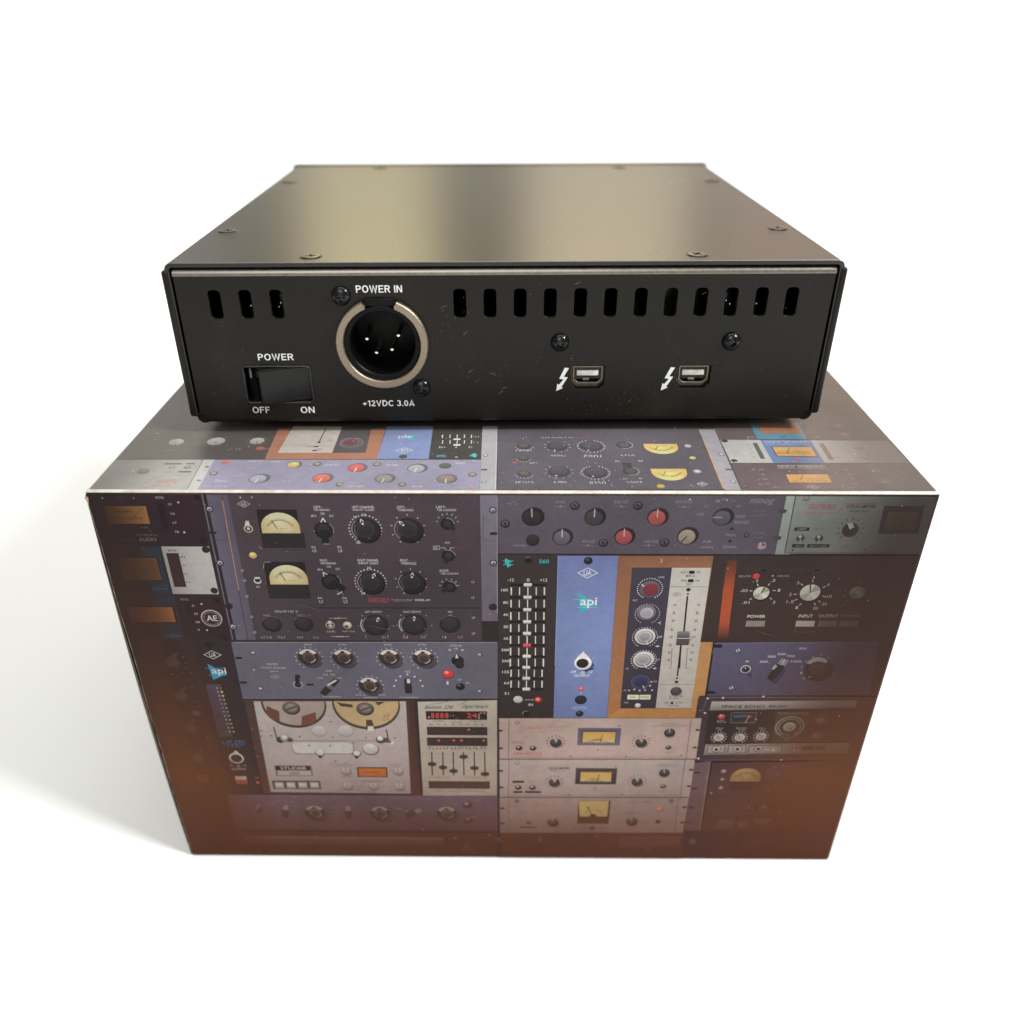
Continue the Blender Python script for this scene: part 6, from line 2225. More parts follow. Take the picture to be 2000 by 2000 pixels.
POLY([(168.2,32.52),(168.56,39.54),(179.53,39.58),(179.17,32.56)],'8a5a3c')
MIC(163.77,30.85,165.54,30.03,'a89c9a')
MIC(181.18,30.59,183.12,29.93,'a89c9a')
DISC(173.69,30.56,0.49,'205870')
DISC(190.85,37.44,1.23,'7a706a')
DISC(190.63,32.1,1.21,'7a706a')
POLY([(156.13,15.26),(156.26,28.7),(200.35,28.22),(200.94,15.46)],'a8a49e')
POLY([(166.74,15.38),(166.82,28.57),(180.15,28.63),(179.64,15.44)],'546a94')
POLY([(168.53,18.86),(168.56,24.6),(179.33,24.64),(179.1,18.53)],'5a3c28')
POLY([(168.87,19.23),(168.89,24.29),(179.02,24.33),(178.82,19.13)],'c88a4c')
LINE(173.28,23.99,171.58,20.45,0.17,'3a2414')
MIC(169.2,21.07,177.69,20.31,'8a5a2c')
MIC(169.85,22.14,177.36,21.53,'9a6a38')
TXT('UNIVERSAL AUDIO',167.63,28.12,179.29,26.67,'9ab0d8',rot=1)
MIC(167.53,26.36,178.64,25.56,'8aa0cc')
DISC(173.29,17.32,0.67,'c04048')
POLY([(164.11,17.57),(164.35,26.8),(165.53,26.8),(165.32,17.58)],'4a4644')
POLY([(181.29,17.2),(181.66,26.55),(182.98,26.55),(182.56,17.21)],'6e5e5a')
DISC(157.29,27.97,0.91,'241e20')
DISC(157.19,16.51,0.87,'241e20')
DISC(191.15,24.38,1.45,'847e78')
DISC(191.15,24.38,1.03,'a8a49c')
DISC(190.94,18.73,1.41,'847e78')
DISC(190.94,18.73,1.01,'a8a49c')
MIC(162.43,25.76,163.4,25.29,'6a6462')
MIC(162.34,23.41,163.3,22.94,'6a6462')
MIC(162.25,21.1,163.2,20.64,'6a6462')
MIC(162.19,18.68,163.13,18.24,'6a6462')
MIC(183.74,25.29,184.7,24.82,'6a6462')
MIC(183.47,23.03,184.43,22.56,'6a6462')
MIC(183.31,20.88,184.26,20.43,'6a6462')
MIC(183.09,18.62,184.03,18.17,'6a6462')
unit('printed_limiter','maroon limiter with an orange meter printed upside-down at the right front of the carton top')
POLY([(155.45,1.34),(156.18,14.9),(200.86,15.09),(201.46,1.56)],'55454a')
POLY([(167.57,4.68),(167.84,9.43),(178.61,9.47),(178.13,4.72)],'4a3028')
POLY([(167.84,4.94),(168.02,9.15),(178.33,9.2),(177.96,4.99)],'d88a4c')
LINE(172.19,9.03,170.81,6.16,0.16,'4a2814')
MIC(168.56,6.04,177.51,5.37,'9a5a2c')
MIC(170.18,7.12,176.92,6.58,'a86434')
TXT('UNIVERSAL AUDIO',167.22,14.11,178.97,12.96,'b4a8aa',rot=1)
MIC(167.08,12.82,179.41,12.11,'a89c9e')
UA(172.84,2.85,3.47,2.23,'a89c9e',1)
MIC(160.41,11.91,161.2,11.35,'c0b4b4')
MIC(162.08,11.78,162.87,11.21,'c0b4b4')
MIC(162.22,9.4,162.99,8.85,'c0b4b4')
MIC(161.89,6.93,162.66,6.39,'c0b4b4')
MIC(161.93,4.65,162.7,4.12,'c0b4b4')
MIC(160.24,4.24,161,3.72,'c0b4b4')
MIC(183.31,11.73,184.1,11.17,'c0b4b4')
MIC(183.32,9.5,184.09,8.94,'c0b4b4')
MIC(183.16,7.03,183.93,6.49,'c0b4b4')
MIC(183.06,4.75,183.82,4.22,'c0b4b4')
DISC(190.97,10.99,1.17,'746862')
DISC(191.12,5.52,1.27,'746862')
DISC(190.59,13.47,0.46,'746862')
MIC(163.4,2.81,165.13,2.29,'b4a8a8')
MIC(180.87,2.77,182.63,2.37,'a09494')
RECT(156.15,2.78,157.25,2.25,'4a3c40')
for u in units:
    me = bpy.data.meshes.new(u['name']); me.from_pydata(u['v'], [], u['f'])
    a = me.color_attributes.new('ink', 'FLOAT_COLOR', 'POINT')
    a.data.foreach_set('color', [k for c in u['c'] for k in (*c[:3], 1.0)])
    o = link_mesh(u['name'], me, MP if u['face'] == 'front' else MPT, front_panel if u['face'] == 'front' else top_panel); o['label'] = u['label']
# dust, scratches and rubbed spots on the carton
def specks(name, parent, mat, pts, label):
    bm = bmesh.new()
    for p, ux, uy, s in pts:
        n = random.randint(4, 6); a0 = random.random()*6
        vs = [bm.verts.new(p+(ux*math.cos(a0+6.283*i/n)*random.uniform(.6, 1.2)+uy*math.sin(a0+6.283*i/n))*s) for i in range(n)]
        bm.faces.new(vs)
    o = obj(name, bm, mat, parent); tag(o, label, kind='stuff'); return o
EX, EY, EZ = Vector((1, 0, 0)), Vector((0, 1, 0)), Vector((0, 0, 1))
P = []
for i in range(420):
    x = random.uniform(-.098, .098); y = .002+.075*random.random()**1.6
    if random.random() < .45: x = random.choice((random.gauss(-.045, .02), random.gauss(.075, .016), random.gauss(.0, .02)))
    if abs(x) < .098: P.append((Vector((x, y, BH+.0005)), EX, EY, random.choice((.00006, .00008, .0001, .00016))))
specks('dust', carton, M_DUST, P, 'pale dust specks scattered over the carton top')
P = [(Vector((random.uniform(-.095, .095), -.0005, random.uniform(.01, .132))), EX, EZ, random.choice((.00006, .00008, .00011))) for i in range(110)]
P += [(Vector((random.uniform(-.098, .098), -.0006, BH-.0012-abs(random.gauss(0, .0006)))), EX, EZ, random.uniform(.00006, .0002)) for i in range(14)]
specks('dust', carton, M_DUST, P, 'pale flecks and rubbed spots on the carton front')
def scratch(bm, pts, wd, up):
    prev = None
    for i, p in enumerate(pts):
        d = (pts[min(i+1, len(pts)-1)]-pts[max(i-1, 0)]).normalized(); s = d.cross(up)*wd*(0.3 if i in (0, len(pts)-1) else random.uniform(.5, 1))
        c = (bm.verts.new(p-s), bm.verts.new(p+s))
        if prev: bm.faces.new((prev[0], prev[1], c[1], c[0]))
        prev = c
bm = bmesh.new()
for pts, wd in (
    ([(45.98, 100.63), (48.61, 99.71), (51.21, 98.44)], 0.07),
    ([(75.46, 65.63), (81.27, 66.8), (86.68, 68.48), (92.82, 70.35), (95.86, 71.48)], 0.1),
    ([(85.05, 65.18), (88.18, 67.26), (92.43, 69.94)], 0.08),
    ([(53.85, 76.45), (56.22, 77.69), (57.79, 78.44)], 0.08),
    ([(164.41, 92.94), (167.38, 91.64), (170.64, 90.73)], 0.07),
    ([(78.59, 105.66), (80.81, 108.24), (82.27, 109.94)], 0.06),
    ([(46.0, 100.72), (49.1, 99.85), (51.81, 98.53)], 0.06),
    ([(62.15, 94.08), (66.41, 93.19), (70.3, 91.83)], 0.07),
    ([(35.99, 104.79), (39.26, 103.97)], 0.06),
    ([(88.65, 108.04), (89.98, 107.78)], 0.07)):
    scratch(bm, [Vector((U0_+x*MM, -.0005, z*MM)) for x, z in pts], wd*MM, EY)
o = obj('scratch', bm, M_SCUFF, carton); o['label'] = 'fine pale scratches across the carton front'; o['kind'] = 'stuff'

# ------------------------------------------------------------------ the black desktop unit
GAP = 0.003; DW, DH, DD = 0.166, 0.04273, 0.1552
dev = empty('audio_processor', (-0.00147, 0.03309, BH), 0.0169)
tag(dev, 'black metal desktop audio unit, connector side facing front, lying on the printed carton', 'audio unit')
body = empty('body', (0, 0, GAP)); body.parent = dev   # replaced below by real parts sharing this offset
bpy.data.objects.remove(body)
G0 = Vector((0, 0, GAP))
def dpart(name, bm, mat, parent=None, smooth=35, label=None):
    bmesh.ops.translate(bm, verts=bm.verts, vec=G0)
    o = obj(name, bm, mat, parent or dev, smooth)
    if label: o['label'] = label
    return o
mm = lambda pts: [(a*MM, b*MM) for a, b in pts]
# rear panel with vents and cut-outs
slots = [-72.1, -64.5, -56.85]+[-11.25+7.5*i+0.02*i for i in range(12)]
slots = [s for s in slots]
holes = [mm(rr(s-1.55, s+1.55, 28.8, 36.0, 1.0, 5)) for s in slots]
XC, XZ = -31.2, 22.3
holes += [mm(circ(XC, XZ, 11.75, 64)), mm(rr(-68.0, -50.5, 6.1, 16.35, 1.1)),]
PORTS = (17.3, 44.95)
for px in PORTS:
    holes.append(mm([(px, 15.7), (px+8.75, 15.7), (px+8.75, 10.9), (px+7.3, 9.4), (px+1.4, 9.4), (px, 10.9)]))
outer = mm([(-81.4, 39.6), (-81.4, 2.6), (-80.2, 2.6), (-80.2, 1.6), (80.2, 1.6), (80.2, 2.6), (81.4, 2.6), (81.4, 39.6)])
bm = sheet([outer]+holes, 1.2*MM, 0.16*MM)
# rounded top flange and bottom bend continue the sheet
def sweep(bm, prof, x0, x1):
    A = [bm.verts.new((x0, y, z)) for y, z in prof]; B = [bm.verts.new((x1, y, z)) for y, z in prof]
    for i in range(len(prof)-1): bm.faces.new((A[i], B[i], B[i+1], A[i+1]))
rc = 1.75
rear_bm = bm; bm = bmesh.new()
sweep(bm, mm([(0.0, 39.45)]+[(rc-rc*math.cos(math.radians(a)), 39.55+rc*math.sin(math.radians(a))) for a in range(0, 91, 9)]+[(14, 39.55+rc)]), -81.4*MM, 81.4*MM)
bmesh.ops.recalc_face_normals(bm, faces=bm.faces); flange_bm = bm; bm = rear_bm
sweep(bm, mm([(14, 0.0)]+[(1.8-1.8*math.sin(math.radians(a)), 1.8-1.8*math.cos(math.radians(a))) for a in range(0, 91, 9)]), -80.0*MM, 80.0*MM)
bmesh.ops.recalc_face_normals(bm, faces=bm.faces)
rear = dpart('rear_panel', bm, M_BLACK, None, 14, label='rear panel with vent slots, power switch, round connector and two small ports')
dpart('top_fold', flange_bm, M_EDGE_GLINT, rear, 30, 'fold along the top of the rear panel, highlight put into its metal colour')
for s in (-1, 1):
    bm = bmesh.new(); x0, x1 = sorted((s*82.25*MM, s*83.95*MM)); box_bm(bm, x0, x1, -0.55*MM, 6*MM, 2.3*MM, 40.9*MM, 0.65*MM, 4); dpart('side_flange', bm, M_BLACK)
# base tray
bm = bmesh.new(); box_bm(bm, -82.2*MM, 82.2*MM, 1.9*MM, 154.5*MM, 0.05*MM, 1.3*MM, 0.4*MM)
for s in (-1, 1): lathe(bm, mm([(0.0, -0.02), (1.55, 0.0), (1.9, 0.35), (1.9, 6.0)]), 24, 'y', (s*80.6*MM, 0.25*MM, 1.95*MM))
dpart('base_tray', bm, M_BLACK)
for s in (-1, 1):
    bm = bmesh.new(); lathe(bm, mm([(0.0, -0.06), (0.95, -0.05)]), 18, 'y', (s*81.0*MM, 0.25*MM, 2.35*MM)); dpart('corner_relief', bm, M_DARK)
# lid: top sheet folded down both sides
R1 = 1.9; th = 1.15
pr = [(-83.1, 2.2), (-83.1, DH*1000-R1)]+[(-83.1+R1-R1*math.cos(math.radians(a)), DH*1000-R1+R1*math.sin(math.radians(a))) for a in range(9, 91, 9)]
pr = pr+[(-x, z) for x, z in reversed(pr)]
R2 = R1-th
inn = [(-83.1+th, 2.2), (-83.1+th, DH*1000-R1)]+[(-83.1+R1-R2*math.cos(math.radians(a)), DH*1000-R1+R2*math.sin(math.radians(a))) for a in range(18, 91, 18)]
inn = inn+[(-x, z) for x, z in reversed(inn)]
bm = sheet([mm(pr+list(reversed(inn)))], 154.9*MM, 0.22*MM)
bmesh.ops.translate(bm, verts=bm.verts, vec=Vector((0, -0.15*MM, 0)))
lid = dpart('lid', bm, M_LID, None, 14, label='satin black lid folded down over both sides')
lid.data.materials.append(M_EDGE_GLINT)
for p in lid.data.polygons:
    if p.normal.y < -.3 and p.normal.z > .3: p.material_index = 1  # front bevel brightened to paint in its highlight line
# front bezel, seen edge-on beyond the lid
bm = bmesh.new(); box_bm(bm, -83.9*MM, 83.9*MM, 155.0*MM, 159.5*MM, -0.6*MM, DH+0.35*MM, 1.4*MM, 4)
dpart('front_bezel', bm, M_LID)
# inside: board, capacitors, dark liner
bm = bmesh.new(); box_bm(bm, -80.5*MM, 80.5*MM, 60*MM, 61*MM, 1.6*MM, 40.5*MM); dpart('inner_bulkhead', bm, M_DARK)
bm = bmesh.new(); box_bm(bm, -79*MM, 79*MM, 3*MM, 58*MM, 5.0*MM, 6.4*MM); dpart('circuit_board', bm, M_PCB)
for x, y, r, z1 in ((-64.0, 9, 2.2, 32), (-57.4, 11, 2.0, 33), (56.6, 10, 2.4, 33), (63.8, 9, 1.9, 32), (48.5, 14, 4.0, 36), (42.0, 16, 4.2, 34), (33.5, 10, 1.6, 31)):
    bm = bmesh.new(); lathe(bm, mm([(0, 6.4), (r, 6.4), (r, z1-.5), (r-.4, z1), (0, z1)]), 20, 'z', (x*MM, y*MM, 0)); dpart('capacitor', bm, M_CAP)
for x, y, z in ((-63.6, 5, 31.3), (-64.7, 5, 30.6), (-56.2, 5, 32.8), (-57.0, 5, 31.4), (-57.6, 5, 30.3), (56.5, 5, 31.4), (57.6, 5, 30.4), (63.4, 5, 31.6), (64.4, 5, 30.5)):
    bm = bmesh.new(); bmesh.ops.create_uvsphere(bm, u_segments=10, v_segments=6, radius=0.42*MM); bmesh.ops.translate(bm, verts=bm.verts, vec=Vector((x, y, z))*MM); dpart('glint_bead', bm, M_PIN)  # shiny beads added as points of light inside the vents
# feet
for x in (-62, 62):
    for y in (20, 136):
        bm = bmesh.new(); lathe(bm, mm([(0, -3.0), (5.6, -3.0), (6.0, -2.6), (6.4, 0.05), (0, 0.05)]), 28, 'z', (x*MM, y*MM, 0)); dpart('rubber_foot', bm, M_RUBBER)
# ---- screws
def cross_pts(w_, l_, rot=0.0):
    p = [(w_, w_), (l_, w_), (l_, -w_), (w_, -w_), (w_, -l_), (-w_, -l_), (-w_, -w_), (-l_, -w_), (-l_, w_), (-w_, w_), (-w_, l_), (w_, l_)]
    c, s = math.cos(rot), math.sin(rot); return [(a*c-b*s, a*s+b*c) for a, b in p]
def flush_screw():
    bm = sheet([mm(circ(0, 0, 2.45, 36)), mm(cross_pts(.26, 1.35))], 0.7*MM, 0.12*MM)       # head plane XZ, looks to -y
    lathe(bm, mm([(2.5, 0.42), (2.62, 0.2), (2.78, 0.16), (2.95, 0.3)]), 36, 'y')
    for v in bm.verts: v.co = Vector((v.co.x, v.co.z, -v.co.y+0.30*MM))                     # face up
    bmesh.ops.recalc_face_normals(bm, faces=bm.faces)
    me = bpy.data.meshes.new('screw'); bm.to_mesh(me); bm.free(); me.shade_smooth(); me.set_sharp_from_angle(angle=math.radians(35)); me.materials.append(M_LIDSCREW); return me
def dome_screw(r, hgt, cw, cl, rot):
    bm = bmesh.new(); n = 12
    prof = [(r, 0.1*MM)]+[(r*math.cos(math.radians(90*i/n)), -hgt*math.sin(math.radians(90*i/n))) for i in range(n)]+[(0.0, -hgt)]
    lathe(bm, prof, 44, 'y'); bmesh.ops.holes_fill(bm, edges=[e for e in bm.edges if e.is_boundary]); bmesh.ops.recalc_face_normals(bm, faces=bm.faces)
    a = bpy.data.meshes.new('head'); bm.to_mesh(a); bm.free(); A = bpy.data.objects.new('head', a); col.objects.link(A)
    bm = sheet([mm(cross_pts(cw, cl, rot))], hgt*2, 0); bmesh.ops.translate(bm, verts=bm.verts, vec=Vector((0, -hgt*0.45-hgt*2, 0)))
    c = bpy.data.meshes.new('cut'); bm.to_mesh(c); bm.free(); B = bpy.data.objects.new('cut', c); col.objects.link(B)
    md = A.modifiers.new('cut', 'BOOLEAN'); md.operation = 'DIFFERENCE'; md.object = B; md.solver = 'EXACT'; bpy.context.view_layer.update()
    me = bpy.data.meshes.new_from_object(A.evaluated_get(bpy.context.evaluated_depsgraph_get())); me.name = 'screw'
    bpy.data.objects.remove(A); bpy.data.objects.remove(B); me.shade_smooth(); me.set_sharp_from_angle(angle=math.radians(40)); me.materials.clear(); me.materials.append(M_SCREW); return me
fs = flush_screw()
for i, (x, y) in enumerate(((-48.2, 5.4), (48.0, 5.5), (-77.0, 35.3), (76.6, 35.0), (-77.0, 117.5), (76.6, 116.0), (-47.8, 150.0), (47.2, 148.0))):
    o = link_mesh('screw', fs, None, dev); o.location = Vector((x*MM, y*MM, DH+GAP)); o.rotation_euler = (0, 0, (0.2, 0.9, 0.5, 1.2, 0.1, 0.7, 0.4, 1.0)[i])
big_ = dome_screw(2.45*MM, 1.55*MM, .34, 1.25, 0.15); hexs = dome_screw(2.42*MM, 1.75*MM, .42, .95, 0.5)
for me, x, z, rot in ((big_, -40.6, 34.5, 0.1), (big_, -21.9, 10.05, 0.35), (hexs, 14.1, 22.2, 0.2), (hexs, 57.9, 22.3, 0.6)):
    o = link_mesh('screw', me, None, dev); o.location = Vector((x*MM, -0.05*MM, z*MM+GAP)); o.rotation_euler = (0, rot, 0)
# ---- round four-pin connector
con = empty('power_connector', (XC*MM, 0, XZ*MM+GAP)); con.parent = dev
bm = bmesh.new(); lathe(bm, mm([(9.75, 1.0), (9.75, -1.55), (9.95, -1.8), (11.5, -1.8), (11.75, -1.5), (11.75, 1.0)]), 72, 'y', (0, 0, 0), 21.5, 338.5, True)
shell = obj('metal_shell', bm, M_NICKEL, None, 35)
bpy.data.objects.remove(con); shell.name = 'connector_shell'; shell.parent = dev; shell.location = (XC*MM, 0, XZ*MM+GAP)
shell['label'] = 'round nickel power connector with four pins'
def cpart(name, bm, mat): return obj(name, bm, mat, shell, 35)
bm = bmesh.new(); lathe(bm, mm([(9.74, 3.0), (9.74, -0.55), (9.5, -0.75), (8.55, -0.75), (8.3, -0.5), (8.3, 12.0), (0.0, 12.0)]), 64, 'y'); cpart('insulator', bm, M_BORE)
bm = bmesh.new(); box_bm(bm, -3.95*MM, 3.95*MM, -0.6*MM, 8*MM, 9.6*MM, 11.7*MM, 0.3*MM); cpart('release_key', bm, M_DARK)
bm = bmesh.new()
for s in (-1, 1): box_bm(bm, (s*4.6-1.0)*MM, (s*4.6+1.0)*MM, -1.5*MM, 0.6*MM, 9.3*MM, 10.1*MM, 0.15*MM)
cpart('key_stop', bm, M_NICKEL)
bm = bmesh.new()
for a in (88, 272, 180):
    s, c = math.sin(math.radians(a)), math.cos(math.radians(a))
    for k in range(-6, 7):
        pass
    lathe(bm, mm([(9.2, -0.8), (9.72, -0.8), (9.72, 0.0), (9.2, 0.0)]), 8, 'y', (0, 0, 0), a-13, a+13, True)
cpart('latch_slot', bm, M_DARK)
for hx, hz in ((-35.05, 22.68), (-32.9, 18.98), (-28.84, 19.81), (-27.0, 23.52)):
    # tip sits 4.2 mm inside the shell
    k = 4.2/205.0; cx0, cz0 = 1.0, 92.9-XZ+XZ
    tx = hx+(hx-1.0)*k; tz = hz+(hz-53.2-0*40)*k
    bm = bmesh.new(); lathe(bm, mm([(0, 3.9), (0.4, 4.0), (0.62, 4.35), (0.66, 5.0), (0.66, 12.2)]), 16, 'y', ((tx-XC)*MM, 0, (tz-XZ)*MM)); cpart('contact_pin', bm, M_PIN)
# ---- rocker switch
bm = sheet([mm(rr(-68.1, -50.4, 6.0, 16.45, 1.15)), mm(rr(-67.75, -50.75, 6.4, 16.05, 0.7))], 1.8*MM, 0.16*MM); bmesh.ops.translate(bm, verts=bm.verts, vec=Vector((0, -.5*MM, 0)))
sw = dpart('power_switch', bm, M_BEZEL, label='black rocker power switch, pressed in at its right end')
bm = bmesh.new(); sec = [(-65.3, 3.0), (-65.15, 0.2), (-63.3, -2.7), (-62.7, -2.7), (-56.5, -0.5), (-50.95, 0.7), (-50.95, 3.0)]
A = [bm.verts.new((x*MM, y*MM, 6.55*MM)) for x, y in sec]; B = [bm.verts.new((x*MM, y*MM, 15.95*MM)) for x, y in sec]
for i in range(len(sec)): bm.faces.new((A[i], A[(i+1) % len(sec)], B[(i+1) % len(sec)], B[i]))
bm.faces.new(A); bm.faces.new(B[::-1]); bmesh.ops.recalc_face_normals(bm, faces=bm.faces)
bmesh.ops.bevel(bm, geom=bm.edges[:], offset=0.30*MM, segments=2, affect='EDGES'); dpart('rocker', bm, M_PLASTIC, sw)
bm = bmesh.new(); box_bm(bm, -67.7*MM, -50.8*MM, 3.0*MM, 3.4*MM, 6.45*MM, 16.0*MM); dpart('well', bm, M_DARK, sw)
bm = bmesh.new(); lathe(bm, mm([(0, 12.6), (0.55, 12.6), (0.6, 14.4), (0.4, 15.4), (0, 15.4)]), 16, 'z', (-66.6*MM, 1.6*MM, 0)); dpart('contact', bm, M_CAP, sw)
# ---- two small data ports with their bolt marks
def ring_poly(o, i, y0, y1, mat, name, parent):
    bm = sheet([mm(o), mm(i)], (y1-y0)*MM, 0.06*MM); bmesh.ops.translate(bm, verts=bm.verts, vec=Vector((0, y0*MM, 0))); return dpart(name, bm, mat, parent)
for px, side in zip(PORTS, ('left', 'right')):
    x0, x1 = px+.55, px+8.2
    def shp(d): return [(x0+d, 15.55-d), (x1-d, 15.55-d), (x1-d, 11.9+d*.5), (x1-1.25-d*.4, 10.85+d), (x0+1.25+d*.4, 10.85+d), (x0+d, 11.9+d*.5)]
    p = ring_poly(shp(0), shp(.28), 0.55, 6.0, M_PORT, 'data_port', dev); p['label'] = f'{side} small metal data port'
    bm = bmesh.new(); box_bm(bm, (x0+1.0)*MM, (x1-1.0)*MM, 0.75*MM, 6*MM, 12.9*MM, 14.3*MM, .1*MM); dpart('tongue', bm, M_TONGUE, p)
    bm = bmesh.new(); box_bm(bm, (x0+2.6)*MM, (x1-3.4)*MM, .9*MM, 6*MM, 11.5*MM, 12.3*MM, .1*MM); dpart('spring', bm, M_PORT, p)
    bm = bmesh.new(); box_bm(bm, (px-.3)*MM, (px+9.0)*MM, 6*MM, 6.4*MM, 9.1*MM, 16.0*MM); dpart('well', bm, M_DARK, p)
    bm = sheet([mm([(px-.05, 15.75), (px+8.8, 15.75), (px+8.8, 10.85), (px+7.35, 9.35), (px+1.35, 9.35), (px-.05, 10.85)]), mm(shp(-.12))], .5*MM, .05*MM); bmesh.ops.translate(bm, verts=bm.verts, vec=Vector((0, 1.3*MM, 0))); dpart('gasket', bm, M_GASKET, p)
def flat(name, pts, faces, dy=-0.03):
    bm = bmesh.new(); vs = [bm.verts.new((x*MM, dy*MM, z*MM)) for x, z in pts]
    for f in faces:
        try: bm.faces.new([vs[i] for i in f])
        except ValueError: pass
    bm.normal_update()
    for f in bm.faces:
        if f.normal.y > 0: f.normal_flip()
    return dpart(name, bm, M_WHITE)
BOLT_SHAPE = [(15.55, 15.38), (16.67, 15.29), (15.4, 12.89), (16.44, 12.75), (14.87, 10.05), (15.26, 9.74), (13.53, 8.94), (13.79, 11.04), (14.18, 10.64), (15.34, 12.18), (14.21, 12.36)]
for dx_, side in ((0.0, 'left'), (27.6, 'right')):
    o = flat('bolt_mark', [(x+dx_, z) for x, z in BOLT_SHAPE], [tuple(range(len(BOLT_SHAPE)))]); o['label'] = f'white lightning bolt arrow beside the {side} data port'
def arc_pts(cx, cy, rx, ry, a0, a1, n=14): return [(cx+rx*math.cos(math.radians(a0+(a1-a0)*i/n)), cy+ry*math.sin(math.radians(a0+(a1-a0)*i/n))) for i in range(n+1)]
TK = 0.152; h_ = TK/2
STROKES = {
 'P': (.62, [[(h_, 0), (h_, 1)], [(h_, 1-h_), (.36, 1-h_)]+arc_pts(.36, .70, .19, .225, 90, -90)+[(h_, .475)]]),
 'R': (.70, [[(h_, 0), (h_, 1)], [(h_, 1-h_), (.38, 1-h_)]+arc_pts(.38, .72, .19, .205, 90, -90)+[(h_, .515)], [(.34, .515), (.62, 0)]]),
 'O': (.76, [arc_pts(.38, .5, .305, .43, 0, 360, 32)]), '0': (.54, [arc_pts(.27, .5, .2, .43, 0, 360, 28)]),
 'W': (.98, [[(.07, 1), (.27, .02), (.49, .94), (.71, .02), (.91, 1)]]),
 'E': (.60, [[(.6, 1-h_), (h_, 1-h_), (h_, h_), (.6, h_)], [(h_, .52), (.54, .52)]]), 'F': (.56, [[(.56, 1-h_), (h_, 1-h_), (h_, 0)], [(h_, .52), (.5, .52)]]),
 'I': (.15, [[(h_, 0), (h_, 1)]]), 'N': (.68, [[(h_, 0), (h_, 1)], [(.09, .95), (.59, .05)], [(.68-h_, 0), (.68-h_, 1)]]),
 'V': (.70, [[(.07, 1), (.35, .02), (.63, 1)]]), 'A': (.72, [[(.07, 0), (.36, .98), (.65, 0)], [(.18, .30), (.54, .30)]]),
 'D': (.68, [[(h_, h_), (h_, 1-h_), (.30, 1-h_)]+arc_pts(.30, .5, .305, .424, 90, -90)+[(h_-.05, h_)]]), 'C': (.70, [arc_pts(.38, .5, .305, .43, 42, 318, 26)]),
 '+': (.52, [[(0, .42), (.52, .42)], [(.26, .16), (.26, .68)]]), '.': (.15, [[(h_, 0), (h_, .16)]]), '1': (.36, [[(.28, 0), (.28, 1)], [(.25, .93), (.03, .74)]]),
 '2': (.54, [arc_pts(.27, .71, .19, .215, 165, -30, 16)+[(.10, .10)], [(.02, h_), (.54, h_)]]),
 '3': (.54, [arc_pts(.25, .73, .18, .20, 160, -90, 16), arc_pts(.25, .29, .205, .22, 90, -165, 18)]), ' ': (.20, []) }
def letters(t, x0, z0, x1, z1):
    adv = 0.0; strokes = []
    for ch in t:
        wd, ss = STROKES[ch]
        strokes += [[(adv+a, b) for a, b in s] for s in ss]; adv += wd+.13
    adv -= .13; sx = (x1-x0)/adv; sz = z1-z0; bm = bmesh.new()
    for k, s in enumerate(strokes):
        prev = None; y = (-.03-.003*(k % 5))*MM
        for i, p in enumerate(s):
            a = Vector(s[max(i-1, 0)]); b = Vector(s[min(i+1, len(s)-1)]); pv = Vector(p)
            d0 = (pv-a).normalized() if i else (b-pv).normalized(); d1 = (b-pv).normalized() if i < len(s)-1 else d0
            closed = len(s) > 20 and (Vector(s[0])-Vector(s[-1])).length < 1e-6
            if closed and i in (0, len(s)-1): d0 = (Vector(s[-1])-Vector(s[-2])).normalized(); d1 = (Vector(s[1])-Vector(s[0])).normalized()
            m_ = (d0+d1).normalized(); n_ = Vector((-m_.y, m_.x)); sc_ = min(2.2, 1/max(.3, m_.dot(d1)))*TK/2
            q = [pv+n_*sc_, pv-n_*sc_]; c_ = [bm.verts.new(((x0+v.x*sx)*MM, y, (z0+v.y*sz)*MM)) for v in q]
            if prev: bm.faces.new((prev[0], prev[1], c_[1], c_[0]))
            prev = c_
    bm.normal_update()
    for f in bm.faces:
        if f.normal.y > 0: f.normal_flip()
    return dpart('lettering', bm, M_WHITE, None, None)
for t, x0, z0, x1, z1 in (('POWER IN', -36.8, 35.25, -25.4, 37.05), ('POWER', -63.6, 17.85, -54.4, 19.6), ('OFF', -67.2, 3.1, -62.6, 4.9), ('ON', -54.4, 3.05, -50.7, 4.85), ('+12VDC 3.0A', -37.7, 4.9, -24.0, 6.55)):
    o = letters(t, x0, z0, x1, z1); o['label'] = 'white lettering reading ' + t
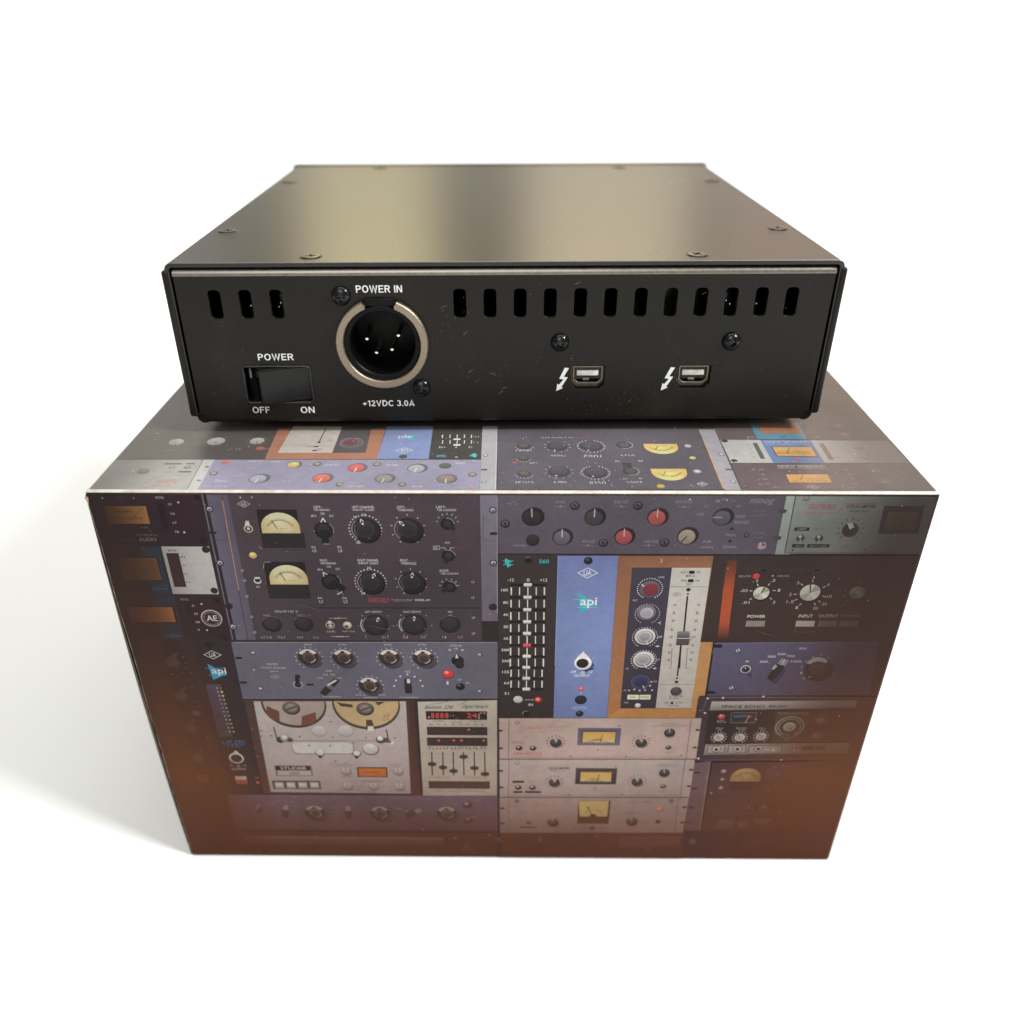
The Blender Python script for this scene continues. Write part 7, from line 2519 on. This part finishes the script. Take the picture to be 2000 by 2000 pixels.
# dust, scuffs on lid and panel
P = [(Vector((random.uniform(-.08, .08), random.uniform(.002, .15), DH+GAP+.00004)), EX, EY, random.choice((.00007, .0001, .00014, .0002))) for i in range(170)]
P += [(Vector((x*MM, y*MM, DH+GAP+.00004)), EX*1.8, EY, .00045) for x, y in ((46.0, 146.5), (66.0, 118.5), (44.5, 138.0), (60.5, 112.0))]
specks('dust', dev, M_DUST, P, 'pale dust specks on the lid')
P = [(Vector((random.uniform(-.08, .08), -.00005, GAP+random.uniform(.003, .039))), EX, EZ, random.choice((.00004, .00006, .00008))) for i in range(60)]
for cx, cz, sx, sz, n in ((22, 3.5, 9, 2.0, 40), (-8, 14, 5, 2.5, 26), (-14, 27, 3, 2.5, 26), (16, 15.5, 4, 1.5, 14), (35, 8.0, 4, 1.2, 20)):
    P += [(Vector((random.gauss(cx, sx)*MM, -.00005, GAP+min(38, max(2.2, random.gauss(cz, sz)))*MM)), EX, EZ, random.choice((.00004, .00005, .00007))) for i in range(n)]
specks('dust', dev, M_FAINT, P, 'faint dust specks on the rear panel')
bm = bmesh.new()
for i in range(12):
    cx, cz = random.choice(((-14, 28), (-8, 14), (-4, 10), (17, 17), (36, 9), (20, 38), (30, 6), (50, 30))); cx += random.gauss(0, 4); cz = min(37, max(3, cz+random.gauss(0, 2)))
    a = random.choice((-.8, -.5, .6, .5))+random.gauss(0, .2); L = random.uniform(.6, 2.2)
    scratch(bm, [Vector(((cx+L*t*math.cos(a))*MM, -.00004, GAP+(cz+L*t*math.sin(a))*MM)) for t in (0, .35, .7, 1)], .00004, EY)
for x, y, a, L in ((-14, 88, .35, 12), (55, 40, .9, 18), (20, 135, .1, 9), (-40, 20, .2, 8), (38, 75, .3, 10)):
    scratch(bm, [Vector(((x+L*t*math.cos(a))*MM, (y+L*t*math.sin(a))*MM, DH+GAP+.00004)) for t in (0, .3, .6, 1)], .00007, EZ)
o = obj('scuff', bm, M_FAINT, dev); tag(o, 'fine scuffs on the lid and rear panel', kind='stuff')
